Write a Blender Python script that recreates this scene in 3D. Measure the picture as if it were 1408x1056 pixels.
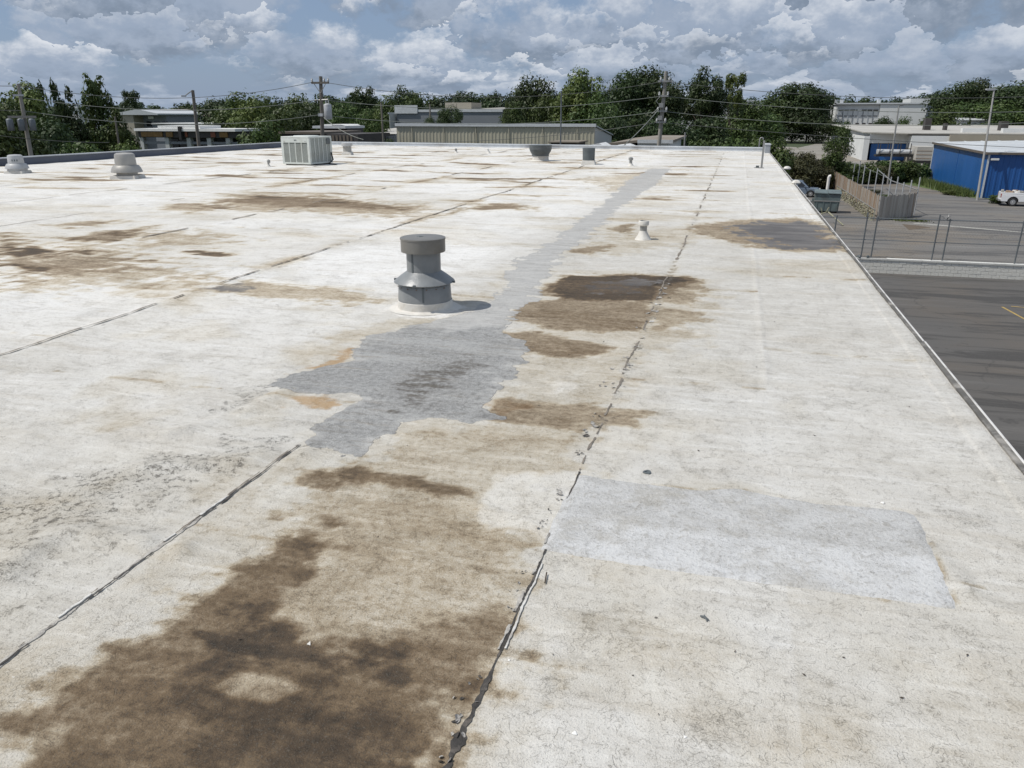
import bpy, math, random
import numpy as np
from mathutils import Vector, Matrix

for o in list(bpy.data.objects):
    bpy.data.objects.remove(o, do_unlink=True)
scene = bpy.context.scene
col = scene.collection
RAD = math.radians

# ------------------------------------------------------------------ camera
cam_data = bpy.data.cameras.new("camera")
cam_data.sensor_width = 36.0
cam_data.lens = 36.0 * 1058.0 / 1408.0
cam_data.clip_start = 0.05
cam_data.clip_end = 9000.0
camera = bpy.data.objects.new("camera", cam_data)
col.objects.link(camera)
camera.location = (0, 0, 1.6)
camera.rotation_euler = (RAD(90 - 19.179), 0, RAD(15.659))
scene.camera = camera
scene.render.resolution_x = 1024
scene.render.resolution_y = 768

# ------------------------------------------------------------------ sky
SUN_ELEV = 57.5
SUN_DIR = Vector((-0.916 * math.cos(RAD(SUN_ELEV)), -0.401 * math.cos(RAD(SUN_ELEV)), math.sin(RAD(SUN_ELEV)))).normalized()
world = bpy.data.worlds.new("World")
scene.world = world
world.use_nodes = True


class NT:
    """small helper to write node maths as calls"""
    def __init__(self, tree):
        self.t = tree
        tree.nodes.clear()

    def node(self, kind, **kw):
        n = self.t.nodes.new(kind)
        for k, v in kw.items():
            setattr(n, k, v)
        return n

    def put(self, sock, v):
        if v is None:
            return
        if isinstance(v, bpy.types.NodeSocket):
            self.t.links.new(v, sock)
        else:
            if sock.type == 'RGBA' and len(v) == 3:
                v = (*v, 1.0)
            sock.default_value = v

    def m(self, op, a, b=None, c=None, clamp=False):
        n = self.node('ShaderNodeMath', operation=op, use_clamp=clamp)
        self.put(n.inputs[0], a)
        if b is not None: self.put(n.inputs[1], b)
        if c is not None: self.put(n.inputs[2], c)
        return n.outputs[0]

    def add(self, a, b): return self.m('ADD', a, b)
    def sub(self, a, b): return self.m('SUBTRACT', a, b)
    def mul(self, a, b): return self.m('MULTIPLY', a, b)
    def madd(self, a, b, c): return self.m('MULTIPLY_ADD', a, b, c)
    def sat(self, a): return self.m('ADD', a, 0.0, clamp=True)

    def step(self, v, lo, hi):
        n = self.node('ShaderNodeMapRange', interpolation_type='SMOOTHSTEP')
        self.put(n.inputs['Value'], v)
        n.inputs['From Min'].default_value = lo
        n.inputs['From Max'].default_value = hi
        return n.outputs['Result']

    def lin(self, v, lo, hi, a=0.0, b=1.0):
        n = self.node('ShaderNodeMapRange')
        self.put(n.inputs['Value'], v)
        for k, x in (('From Min', lo), ('From Max', hi), ('To Min', a), ('To Max', b)):
            n.inputs[k].default_value = x
        return n.outputs['Result']

    def mix(self, f, a, b, mode='MIX'):
        n = self.node('ShaderNodeMix', data_type='RGBA', blend_type=mode, clamp_factor=True)
        self.put(n.inputs[0], f)
        self.put(n.inputs[6], a)
        self.put(n.inputs[7], b)
        return n.outputs[2]

    def noise(self, vec, scale, detail=4, rough=0.55, dist=0.0, out='Fac'):
        n = self.node('ShaderNodeTexNoise')
        self.put(n.inputs['Vector'], vec)
        n.inputs['Scale'].default_value = scale
        n.inputs['Detail'].default_value = detail
        n.inputs['Roughness'].default_value = rough
        n.inputs['Distortion'].default_value = dist
        return n.outputs[0] if out == 'Fac' else n.outputs[1]

    def voro(self, vec, scale, feature='DISTANCE_TO_EDGE', out='Distance'):
        n = self.node('ShaderNodeTexVoronoi', feature=feature)
        self.put(n.inputs['Vector'], vec)
        n.inputs['Scale'].default_value = scale
        return n.outputs[out]

    def map(self, vec, scale=(1, 1, 1), loc=(0, 0, 0)):
        n = self.node('ShaderNodeMapping')
        self.put(n.inputs['Vector'], vec)
        n.inputs['Scale'].default_value = scale
        n.inputs['Location'].default_value = loc
        return n.outputs[0]

    def coord(self, which='Object'):
        return self.node('ShaderNodeTexCoord').outputs[which]

    def vadd(self, a, b, s=1.0):
        n1 = self.node('ShaderNodeVectorMath', operation='SCALE')
        self.put(n1.inputs[0], b)
        n1.inputs['Scale'].default_value = s
        n = self.node('ShaderNodeVectorMath', operation='ADD')
        self.put(n.inputs[0], a)
        self.put(n.inputs[1], n1.outputs[0])
        return n.outputs[0]

    def bump(self, h, dist=0.01, strength=1.0, normal=None):
        n = self.node('ShaderNodeBump')
        self.put(n.inputs['Height'], h)
        n.inputs['Distance'].default_value = dist
        n.inputs['Strength'].default_value = strength
        if normal is not None: self.put(n.inputs['Normal'], normal)
        return n.outputs[0]


w = NT(world.node_tree)
sky = w.node('ShaderNodeTexSky', sky_type='NISHITA', sun_disc=False)
sky.sun_elevation = RAD(SUN_ELEV)
sky.sun_rotation = math.atan2(SUN_DIR.x, SUN_DIR.y)
gen = w.coord('Generated')
sx = w.node('ShaderNodeSeparateXYZ')
w.put(sx.inputs[0], gen)
elev = w.m('MAXIMUM', sx.outputs['Z'], 0.0)
le = w.m('LOGARITHM', w.add(elev, 0.055), math.e)


def cloud_pos(shift):
    c = w.node('ShaderNodeCombineXYZ')
    w.put(c.inputs[0], w.mul(sx.outputs['X'], 9.0))
    w.put(c.inputs[1], w.mul(sx.outputs['Y'], 9.0))
    w.put(c.inputs[2], w.madd(le, 2.1, shift))
    return c.outputs[0]


def puffs(scale, warp, wscale, seed):
    """heaped clouds: every cell is one cloud with a shaded base and a sunlit top"""
    p = w.map(cloud_pos(seed), (1, 1, 1), (seed * 3.1, seed * 1.7, 0))
    nz = w.node('ShaderNodeVectorMath', operation='SUBTRACT')
    w.put(nz.inputs[0], w.noise(p, wscale, 4, 0.64, out='Color'))
    nz.inputs[1].default_value = (0.5, 0.5, 0.5)
    pw = w.vadd(p, nz.outputs[0], warp)
    v = w.node('ShaderNodeTexVoronoi', feature='F1')
    w.put(v.inputs['Vector'], pw)
    v.inputs['Scale'].default_value = scale
    rel = w.node('ShaderNodeVectorMath', operation='SUBTRACT')
    w.put(rel.inputs[0], pw)
    w.put(rel.inputs[1], v.outputs['Position'])
    sz = w.node('ShaderNodeSeparateXYZ')
    w.put(sz.inputs[0], rel.outputs[0])
    sc_ = w.node('ShaderNodeSeparateColor')
    w.put(sc_.inputs[0], v.outputs['Color'])
    return w.mul(sz.outputs['Z'], scale), v.outputs['Distance'], sc_.outputs[0], sc_.outputs[1]


h1, r1, k1, j1 = puffs(1.0, 0.95, 2.5, 1.0)
h2, r2, k2, j2 = puffs(2.1, 0.55, 4.8, 2.0)
fray = w.noise(cloud_pos(4.0), 2.6, 5, 0.64)
cloudy = w.noise(cloud_pos(7.0), 0.50, 2, 0.55)
# how much of each cloud is body, base and lit top
body = w.step(w.add(w.madd(r1, -0.55, cloudy), w.mul(w.sub(fray, 0.5), 0.55)), -0.02, 0.20)
top1 = w.mul(w.step(w.madd(w.sub(fray, 0.5), 1.1, h1), 0.02, 0.70), w.step(k1, 0.10, 0.95))
top2 = w.mul(w.step(w.madd(w.sub(fray, 0.5), 0.9, h2), 0.02, 0.68), w.step(k2, 0.25, 0.95))
topl = w.m('MAXIMUM', top1, w.mul(top2, 0.85))
base = w.step(w.madd(w.sub(fray, 0.5), 0.8, h1), 0.05, -0.45)
gap = w.mix(0.75, sky.outputs[0], (2.2, 3.1, 4.8))
shade = w.mix(base, (3.3, 4.0, 5.15), (2.2, 2.75, 3.6))
shade = w.mix(w.mul(w.step(fray, 0.42, 0.62), 0.40), shade, (4.2, 4.8, 5.8))
cl = w.mix(w.mul(topl, 0.95), shade, (7.6, 7.9, 8.4))
sky_col = w.mix(w.mul(body, 0.95), gap, cl)
low = w.step(elev, 0.0, 0.05)
sky_col = w.mix(w.madd(low, -0.55, 0.55), sky_col, (2.7, 3.5, 4.8))
bg = w.node('ShaderNodeBackground')
w.put(bg.inputs['Color'], sky_col)
bg.inputs['Strength'].default_value = 0.1
wo = w.node('ShaderNodeOutputWorld')
world.node_tree.links.new(bg.outputs[0], wo.inputs[0])

# ------------------------------------------------------------------ sun and exposure
sun_data = bpy.data.lights.new("sun", 'SUN')
sun_data.energy = 3.9
sun_data.angle = RAD(0.53)
sun_data.color = (1.0, 0.96, 0.90)
sun = bpy.data.objects.new("sun", sun_data)
col.objects.link(sun)
sun.location = (0, 0, 60)
sun.rotation_euler = SUN_DIR.to_track_quat('Z', 'Y').to_euler()
vs = scene.view_settings
vs.view_transform = 'Standard'
vs.look = 'None'
vs.exposure = 0.0
vs.gamma = 1.0
vs.use_curve_mapping = False

# ------------------------------------------------------------------ mesh helpers
GROUND = -6.6
LOWER = -7.5


class MB:
    """collects simple shapes and links them as one mesh object"""
    def __init__(self):
        self.v = []
        self.f = []

    def addgeo(self, v, f):
        n = len(self.v)
        self.v += [tuple(p) for p in v]
        self.f += [tuple(i + n for i in q) for q in f]
        return self

    def box(self, c, s, rz=0.0, taper=1.0):
        x, y, z = (k / 2 for k in s)
        ca, sa = math.cos(rz), math.sin(rz)
        v = []
        for dz, t in ((-z, 1.0), (z, taper)):
            for dx, dy in ((-x, -y), (x, -y), (x, y), (-x, y)):
                dx *= t; dy *= t
                v.append((c[0] + dx * ca - dy * sa, c[1] + dx * sa + dy * ca, c[2] + dz))
        return self.addgeo(v, [(3, 2, 1, 0), (4, 5, 6, 7), (0, 1, 5, 4), (1, 2, 6, 5), (2, 3, 7, 6), (3, 0, 4, 7)])

    def span(self, x0, x1, y0, y1, z0, z1):
        return self.box(((x0 + x1) / 2, (y0 + y1) / 2, (z0 + z1) / 2), (abs(x1 - x0), abs(y1 - y0), abs(z1 - z0)))

    def lathe(self, c, prof, n=40, closed=True, wob=0.0, seed=0):
        rr = random.Random(seed)
        v, f = [], []
        for r, z in prof:
            for k in range(n):
                a = 2 * math.pi * k / n
                q = r * (1 + wob * math.sin(3 * a + seed) + wob * 0.5 * math.sin(7 * a + 2.1 * seed))
                v.append((c[0] + q * math.cos(a), c[1] + q * math.sin(a), c[2] + z))
        for i in range(len(prof) - 1):
            for k in range(n):
                k2 = (k + 1) % n
                f.append((i * n + k, i * n + k2, (i + 1) * n + k2, (i + 1) * n + k))
        if closed:
            f.append(tuple(range(n - 1, -1, -1)))
            f.append(tuple((len(prof) - 1) * n + k for k in range(n)))
        return self.addgeo(v, f)

    def tube(self, path, r, n=8, cap=True):
        path = [Vector(p) for p in path]
        rs = r if isinstance(r, (list, tuple)) else [r] * len(path)
        v, f = [], []
        prev = None
        for i, p in enumerate(path):
            d = (path[min(i + 1, len(path) - 1)] - path[max(i - 1, 0)]).normalized()
            if prev is None:
                a = Vector((0, 0, 1)) if abs(d.z) < 0.9 else Vector((1, 0, 0))
                s = d.cross(a).normalized()
            else:
                s = (prev - d * prev.dot(d)).normalized()
            prev = s
            t = d.cross(s)
            for k in range(n):
                an = 2 * math.pi * k / n
                v.append(p + (s * math.cos(an) + t * math.sin(an)) * rs[i])
        for i in range(len(path) - 1):
            for k in range(n):
                k2 = (k + 1) % n
                f.append((i * n + k, i * n + k2, (i + 1) * n + k2, (i + 1) * n + k))
        if cap:
            f.append(tuple(range(n - 1, -1, -1)))
            f.append(tuple((len(path) - 1) * n + k for k in range(n)))
        return self.addgeo(v, f)

    def prism(self, poly, axis, a0, a1):
        """extrude a polygon given in the two other axes along x, y or z"""
        n = len(poly)
        def pt(p, a):
            if axis == 'y': return (p[0], a, p[1])
            if axis == 'x': return (a, p[0], p[1])
            return (p[0], p[1], a)
        v = [pt(p, a0) for p in poly] + [pt(p, a1) for p in poly]
        f = [tuple(range(n - 1, -1, -1)), tuple(range(n, 2 * n))]
        for i in range(n):
            j = (i + 1) % n
            f.append((i, j, n + j, n + i))
        return self.addgeo(v, f)

    def quad(self, a, b, c, d):
        return self.addgeo([a, b, c, d], [(0, 1, 2, 3)])

    def build(self, name, mat, parent=None, smooth=False, bevel=0.0, fix=True):
        me = bpy.data.meshes.new(name)
        me.from_pydata(self.v, [], self.f)
        me.update()
        if fix:
            import bmesh
            b = bmesh.new()
            b.from_mesh(me)
            bmesh.ops.recalc_face_normals(b, faces=b.faces)
            b.to_mesh(me)
            b.free()
        if smooth:
            me.shade_smooth()
            if hasattr(me, 'set_sharp_from_angle'):
                me.set_sharp_from_angle(angle=RAD(38))
        o = bpy.data.objects.new(name, me)
        col.objects.link(o)
        if mat is not None:
            me.materials.append(mat)
        if parent is not None:
            o.parent = parent
        if bevel > 0:
            md = o.modifiers.new('bevel', 'BEVEL')
            md.width = bevel
            md.segments = 2
            md.limit_method = 'ANGLE'
        return o


def tag(o, label=None, cat=None, group=None, kind=None):
    if label: o['label'] = label
    if cat: o['category'] = cat
    if group: o['group'] = group
    if kind: o['kind'] = kind
    return o


def thing(name, label, cat, loc=(0, 0, 0), rz=0.0, group=None):
    o = bpy.data.objects.new(name, None)
    o.empty_display_size = 0.2
    col.objects.link(o)
    o.location = loc
    o.rotation_euler = (0, 0, rz)
    return tag(o, label, cat, group)


def copy_tree(o, parent=None):
    c = o.copy()
    col.objects.link(c)
    if parent is not None:
        c.parent = parent
    for ch in list(o.children):
        copy_tree(ch, c)
    return c


def piece(name, mesh, loc, parent, rot=(0, 0, 0), scale=(1, 1, 1)):
    o = bpy.data.objects.new(name, mesh)
    col.objects.link(o)
    o.location = loc
    o.rotation_euler = rot
    o.scale = scale
    o.parent = parent
    return o


def unit_box(mat, name='block'):
    o = MB().box((0, 0, 0), (1, 1, 1)).build(name, mat)
    me = o.data
    bpy.data.objects.remove(o)
    return me


# ------------------------------------------------------------------ materials
def simple(name, c, rough=0.6, metal=0.0, var=0.12, scale=3.0, bump=0.0, bscale=40.0, dirt=None, dirt_amt=0.0, stretch=(1, 1, 1), spec=0.5):
    m = bpy.data.materials.new(name)
    m.use_nodes = True
    g = NT(m.node_tree)
    p = g.map(g.coord('Object'), stretch)
    n = g.noise(p, scale, 6, 0.6)
    k = g.lin(n, 0.25, 0.75, 1 - var, 1 + var)
    hsv = g.node('ShaderNodeHueSaturation')
    g.put(hsv.inputs['Color'], c)
    g.put(hsv.inputs['Value'], k)
    colr = hsv.outputs[0]
    if dirt is not None:
        n2 = g.noise(p, scale * 0.6, 7, 0.65, 0.6)
        colr = g.mix(g.mul(g.step(n2, 0.48, 0.68), dirt_amt), colr, dirt)
    b = g.node('ShaderNodeBsdfPrincipled')
    g.put(b.inputs['Base Color'], colr)
    g.put(b.inputs['Roughness'], g.lin(n, 0.2, 0.8, max(0.05, rough - 0.1), min(1, rough + 0.1)))
    b.inputs['Metallic'].default_value = metal
    b.inputs['Specular IOR Level'].default_value = spec
    if bump > 0:
        g.put(b.inputs['Normal'], g.bump(g.noise(p, bscale, 4, 0.6), bump))
    o = g.node('ShaderNodeOutputMaterial')
    m.node_tree.links.new(b.outputs[0], o.inputs[0])
    return m


M = {}
M['galv'] = simple('galvanised_metal', (0.30, 0.30, 0.29), 0.45, 0.3, 0.15, 4, dirt=(0.20, 0.19, 0.17), dirt_amt=0.5)
M['galv_light'] = simple('pale_galvanised_metal', (0.47, 0.48, 0.49), 0.5, 0.2, 0.12, 5, dirt=(0.28, 0.27, 0.25), dirt_amt=0.4)
M['grey_paint'] = simple('slate_grey_paint', (0.205, 0.216, 0.22), 0.40, 0.0, 0.20, 5, 0.003, 14, dirt=(0.27, 0.27, 0.262), dirt_amt=0.5)
M['grey_paint_dark'] = simple('dark_grey_paint', (0.095, 0.11, 0.115), 0.5, 0.0, 0.2, 6, dirt=(0.16, 0.165, 0.165), dirt_amt=0.4)
M['cap_metal'] = simple('weathered_cap_metal', (0.215, 0.208, 0.192), 0.42, 0.35, 0.12, 8, 0.0008, 30, dirt=(0.15, 0.14, 0.125), dirt_amt=0.4)
M['mush'] = simple('cream_grey_aluminium', (0.36, 0.35, 0.325), 0.42, 0.2, 0.12, 5, dirt=(0.32, 0.30, 0.26), dirt_amt=0.4)
M['mush_pale'] = simple('pale_aluminium', (0.46, 0.465, 0.465), 0.42, 0.2, 0.1, 5, dirt=(0.32, 0.30, 0.27), dirt_amt=0.4)
M['flash'] = simple('white_flashing', (0.62, 0.60, 0.555), 0.7, 0, 0.10, 7, 0.004, 30, dirt=(0.40, 0.35, 0.28), dirt_amt=0.5)
M['white'] = simple('white_paint', (0.74, 0.74, 0.72), 0.5, 0, 0.06, 2, dirt=(0.45, 0.43, 0.38), dirt_amt=0.25)
M['ac'] = simple('pale_enamel', (0.60, 0.63, 0.59), 0.45, 0, 0.06, 3, dirt=(0.42, 0.40, 0.33), dirt_amt=0.4)
M['ac_grille'] = simple('grey_green_fin', (0.17, 0.185, 0.165), 0.6, 0.1, 0.2, 14)
M['black'] = simple('black_rubber', (0.018, 0.018, 0.019), 0.75, 0, 0.3, 20)
M['tar'] = simple('black_sealant', (0.042, 0.038, 0.034), 0.8, 0, 0.4, 30, 0.006, 70, dirt=(0.16, 0.14, 0.12), dirt_amt=0.6)
M['tape'] = simple('weathered_seam_tape', (0.40, 0.38, 0.345), 0.8, 0, 0.30, 30, 0.008, 90, dirt=(0.13, 0.115, 0.10), dirt_amt=0.85)
M['seam_dirt'] = simple('dirty_seam_line', (0.20, 0.175, 0.145), 0.85, 0, 0.3, 9, 0.004, 60, dirt=(0.075, 0.065, 0.055), dirt_amt=0.8)
M['lip'] = simple('torn_membrane', (0.55, 0.54, 0.51), 0.8, 0, 0.2, 22, 0.006, 60, dirt=(0.25, 0.22, 0.19), dirt_amt=0.6)
M['flap'] = simple('torn_grey_membrane', (0.30, 0.285, 0.265), 0.8, 0, 0.3, 25, 0.006, 60, dirt=(0.10, 0.09, 0.08), dirt_amt=0.8)
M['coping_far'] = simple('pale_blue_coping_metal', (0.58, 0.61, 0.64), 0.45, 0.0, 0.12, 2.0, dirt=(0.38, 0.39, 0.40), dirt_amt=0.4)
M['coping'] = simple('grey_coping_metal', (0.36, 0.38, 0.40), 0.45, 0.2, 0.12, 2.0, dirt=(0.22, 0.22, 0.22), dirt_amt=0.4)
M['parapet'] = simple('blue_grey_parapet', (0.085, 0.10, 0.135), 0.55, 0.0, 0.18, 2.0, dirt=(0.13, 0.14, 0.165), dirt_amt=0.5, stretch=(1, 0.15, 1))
M['edge_dark'] = simple('dark_edge_gap', (0.11, 0.105, 0.095), 0.8, 0, 0.3, 6, dirt=(0.36, 0.34, 0.31), dirt_amt=0.9)
M['edge_white'] = simple('white_edge_metal', (0.60, 0.59, 0.57), 0.5, 0, 0.15, 5, dirt=(0.26, 0.24, 0.21), dirt_amt=0.8)
M['brick_wall'] = simple('painted_masonry', (0.45, 0.44, 0.41), 0.8, 0, 0.1, 1.0, dirt=(0.30, 0.28, 0.25), dirt_amt=0.4)
M['block'] = simple('grey_painted_block', (0.68, 0.665, 0.61), 0.85, 0, 0.14, 2.5, 0.01, 30, dirt=(0.52, 0.50, 0.45), dirt_amt=0.5)
M['coping_block'] = simple('white_coping_block', (0.58, 0.575, 0.54), 0.8, 0, 0.1, 2, dirt=(0.4, 0.39, 0.36), dirt_amt=0.4)
M['mortar'] = simple('dark_mortar', (0.28, 0.275, 0.26), 0.9)
M['post'] = simple('grey_fence_post', (0.15, 0.165, 0.175), 0.5, 0.3, 0.2, 5)
M['wire'] = simple('fence_wire', (0.20, 0.21, 0.21), 0.5, 0.4, 0.1, 5)
M['plank_a'] = simple('weathered_brown_wood', (0.27, 0.185, 0.12), 0.85, 0, 0.3, 5, 0.004, 30, dirt=(0.36, 0.32, 0.27), dirt_amt=0.7, stretch=(3, 3, 0.4))
M['plank_b'] = simple('weathered_grey_wood', (0.40, 0.375, 0.335), 0.85, 0, 0.3, 5, 0.004, 30, dirt=(0.15, 0.135, 0.115), dirt_amt=0.7, stretch=(3, 3, 0.4))
M['plank_c'] = simple('dark_grey_wood', (0.33, 0.30, 0.265), 0.85, 0, 0.3, 5, 0.004, 30, dirt=(0.24, 0.22, 0.19), dirt_amt=0.6, stretch=(3, 3, 0.4))
M['pole_wood'] = simple('creosoted_pole_wood', (0.15, 0.135, 0.115), 0.85, 0, 0.25, 3, dirt=(0.22, 0.20, 0.17), dirt_amt=0.5, stretch=(4, 4, 0.3))
M['pole_pale'] = simple('bleached_pole_wood', (0.26, 0.245, 0.215), 0.85, 0, 0.2, 3, stretch=(4, 4, 0.3))
M['pole_steel'] = simple('grey_steel_pole', (0.36, 0.35, 0.33), 0.5, 0.3, 0.1, 3)
M['cable'] = simple('weathered_cable', (0.085, 0.09, 0.085), 0.6, 0, 0.1, 1)
M['cable_pale'] = simple('pale_aluminium_cable', (0.17, 0.185, 0.165), 0.5, 0, 0.1, 1)
M['ceramic'] = simple('grey_ceramic', (0.42, 0.43, 0.43), 0.35)
M['glass'] = simple('dark_window_glass', (0.022, 0.026, 0.032), 0.08, 0, 0.1, 2)
M['tyre'] = simple('tyre_rubber', (0.02, 0.02, 0.021), 0.8)
M['rim'] = simple('alloy_rim', (0.45, 0.45, 0.45), 0.35, 0.7)
M['lamp_red'] = simple('red_lamp_lens', (0.35, 0.03, 0.02), 0.25)
M['lamp_white'] = simple('clear_lamp_lens', (0.70, 0.70, 0.68), 0.15)
M['chrome'] = simple('bright_bumper_metal', (0.55, 0.55, 0.55), 0.25, 0.8)
M['car_white'] = simple('white_car_paint', (0.72, 0.73, 0.74), 0.25, 0, 0.03, 1)
M['car_blue'] = simple('silver_blue_car_paint', (0.20, 0.25, 0.32), 0.25, 0.3, 0.05, 1)
M['car_dark'] = simple('dark_car_paint', (0.035, 0.04, 0.05), 0.25, 0.1, 0.05, 1)
M['car_navy'] = simple('blue_car_paint', (0.05, 0.12, 0.32), 0.3, 0.1, 0.05, 1)
M['dumpster'] = simple('grey_green_dumpster_paint', (0.115, 0.15, 0.15), 0.6, 0, 0.18, 2.5, dirt=(0.08, 0.085, 0.08), dirt_amt=0.6)
M['yellow'] = simple('faded_yellow_paint', (0.36, 0.25, 0.075), 0.8, 0, 0.25, 6, dirt=(0.14, 0.12, 0.09), dirt_amt=0.7)
M['line_pale'] = simple('faded_white_paint', (0.34, 0.33, 0.30), 0.85, 0, 0.25, 2, dirt=(0.15, 0.145, 0.135), dirt_amt=0.7)
M['blue_panel'] = simple('bright_blue_panel', (0.014, 0.095, 0.30), 0.45, 0, 0.10, 0.6, dirt=(0.025, 0.12, 0.36), dirt_amt=0.5, stretch=(1, 1, 0.1))
M['blue_rib'] = simple('deep_blue_ribbed_panel', (0.014, 0.085, 0.285), 0.45, 0, 0.08, 0.6, stretch=(1, 1, 0.1))
M['fascia_dark'] = simple('brown_fascia', (0.14, 0.115, 0.09), 0.6)
M['roof_pale'] = simple('pale_metal_roof', (0.50, 0.52, 0.53), 0.5, 0.1, 0.08, 0.3)
M['roof_tan'] = simple('dusty_flat_roof', (0.40, 0.385, 0.35), 0.85, 0, 0.15, 0.2, dirt=(0.26, 0.25, 0.23), dirt_amt=0.6)
M['roof_brown'] = simple('brown_flat_roof', (0.20, 0.17, 0.135), 0.85, 0, 0.2, 0.3, dirt=(0.30, 0.28, 0.25), dirt_amt=0.6)
M['wall_white'] = simple('white_wall', (0.66, 0.67, 0.66), 0.7, 0, 0.06, 0.4)
M['wall_pale'] = simple('pale_grey_wall', (0.46, 0.47, 0.46), 0.75, 0, 0.06, 0.4)
M['wall_tan'] = simple('tan_wall', (0.33, 0.30, 0.24), 0.75, 0, 0.08, 0.4)
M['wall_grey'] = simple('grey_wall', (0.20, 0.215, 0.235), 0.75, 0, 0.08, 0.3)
M['tan_metal'] = simple('tan_corrugated_metal', (0.43, 0.405, 0.315), 0.5, 0.0, 0.12, 0.8, dirt=(0.34, 0.32, 0.26), dirt_amt=0.5, stretch=(1, 1, 0.2))
M['trim_white'] = simple('pale_trim', (0.55, 0.57, 0.58), 0.5)
M['shadow_box'] = simple('dark_brown_wall', (0.055, 0.05, 0.048), 0.8, 0, 0.3, 0.7)  # also carries the painted shade of the storefront fascia
M['sign_amber'] = simple('amber_sign', (0.20, 0.11, 0.025), 0.5, 0, 0.3, 1.5)
M['sign_red'] = simple('red_sign', (0.20, 0.06, 0.025), 0.5)
M['bark'] = simple('tree_bark', (0.075, 0.06, 0.045), 0.9, 0, 0.3, 6)
M['pebble'] = simple('white_pebble', (0.75, 0.74, 0.71), 0.7)
M['twig'] = simple('dry_twig', (0.06, 0.045, 0.032), 0.9)
M['pvc'] = simple('white_plastic_pipe', (0.72, 0.70, 0.66), 0.4)


def leaf_mat(name, dark, light, trans=0.18):
    m = bpy.data.materials.new(name)
    m.use_nodes = True
    g = NT(m.node_tree)
    a = g.node('ShaderNodeAttribute', attribute_name='tone')
    oi = g.node('ShaderNodeObjectInfo')
    c = g.mix(a.outputs['Fac'], dark, light)
    hsv = g.node('ShaderNodeHueSaturation')
    g.put(hsv.inputs['Color'], c)
    g.put(hsv.inputs['Hue'], g.lin(oi.outputs['Random'], 0, 1, 0.485, 0.515))
    g.put(hsv.inputs['Value'], g.lin(oi.outputs['Random'], 0, 1, 0.85, 1.2))
    d = g.node('ShaderNodeBsdfPrincipled')
    g.put(d.inputs['Base Color'], hsv.outputs[0])
    d.inputs['Roughness'].default_value = 0.55
    d.inputs['Specular IOR Level'].default_value = 0.3
    t = g.node('ShaderNodeBsdfTranslucent')
    g.put(t.inputs['Color'], hsv.outputs[0])
    mx = g.node('ShaderNodeMixShader')
    mx.inputs[0].default_value = trans
    m.node_tree.links.new(d.outputs[0], mx.inputs[1])
    m.node_tree.links.new(t.outputs[0], mx.inputs[2])
    o = g.node('ShaderNodeOutputMaterial')
    m.node_tree.links.new(mx.outputs[0], o.inputs[0])
    return m


M['leaf_dark'] = leaf_mat('dark_leaf', (0.022, 0.038, 0.012), (0.052, 0.078, 0.024))
M['leaf_mid'] = leaf_mat('mid_leaf', (0.032, 0.056, 0.015), (0.082, 0.118, 0.030))
M['leaf_light'] = leaf_mat('light_leaf', (0.050, 0.076, 0.018), (0.132, 0.165, 0.042))
M['leaf_far'] = leaf_mat('far_leaf', (0.018, 0.033, 0.018), (0.046, 0.068, 0.034))
M['leaf_brown'] = leaf_mat('olive_brown_leaf', (0.034, 0.036, 0.015), (0.085, 0.084, 0.034))
M['grass_blade'] = leaf_mat('grass_blade', (0.055, 0.085, 0.022), (0.14, 0.17, 0.055))

# ------------------------------------------------------------------ the roof
HASH = np.random.RandomState(11).permutation(4096)
HASH = np.concatenate([HASH, HASH])
GRAD = np.random.RandomState(5).uniform(0, 2 * np.pi, 4096)
GX, GY = np.cos(GRAD), np.sin(GRAD)


def perlin(x, y, seed=0):
    xi = np.floor(x).astype(np.int64); yi = np.floor(y).astype(np.int64)
    xf = x - xi; yf = y - yi
    u = xf * xf * xf * (xf * (xf * 6 - 15) + 10)
    v = yf * yf * yf * (yf * (yf * 6 - 15) + 10)
    def g(ix, iy, dx, dy):
        h = HASH[(HASH[(ix + seed * 57) & 4095] + iy) & 4095]
        return GX[h] * dx + GY[h] * dy
    a = g(xi, yi, xf, yf); b = g(xi + 1, yi, xf - 1, yf)
    c = g(xi, yi + 1, xf, yf - 1); d = g(xi + 1, yi + 1, xf - 1, yf - 1)
    return (a + u * (b - a)) * (1 - v) + (c + u * (d - c)) * v


def fbm(x, y, octaves=4, seed=0, gain=0.55):
    s = 0.0; amp = 1.0
    for k in range(octaves):
        s = s + amp * perlin(x * 2 ** k, y * 2 ** k, seed + k * 3)
        amp *= gain
    return s * 1.5


def sstep(v, lo, hi):
    t = np.clip((v - lo) / (hi - lo), 0, 1)
    return t * t * (3 - 2 * t)


def poly_sdf(px, py, poly):
    """signed distance, negative inside"""
    P = np.array(poly, float)
    d = np.full(px.shape, 1e9); inside = np.zeros(px.shape, bool)
    for i in range(len(P)):
        ax, ay = P[i]; bx, by = P[(i + 1) % len(P)]
        ex, ey = bx - ax, by - ay
        t = np.clip(((px - ax) * ex + (py - ay) * ey) / (ex * ex + ey * ey + 1e-12), 0, 1)
        d = np.minimum(d, (px - ax - t * ex) ** 2 + (py - ay - t * ey) ** 2)
        if ay != by:
            c = ((ay > py) != (by > py)) & (px < (bx - ax) * (py - ay) / (by - ay) + ax)
            inside ^= c
    d = np.sqrt(d)
    return np.where(inside, -d, d)


def line_dist(px, py, pts):
    d = np.full(px.shape, 1e9)
    for (ax, ay), (bx, by) in zip(pts[:-1], pts[1:]):
        ex, ey = bx - ax, by - ay
        t = np.clip(((px - ax) * ex + (py - ay) * ey) / (ex * ex + ey * ey + 1e-12), 0, 1)
        d = np.minimum(d, (px - ax - t * ex) ** 2 + (py - ay - t * ey) ** 2)
    return np.sqrt(d)


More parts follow.
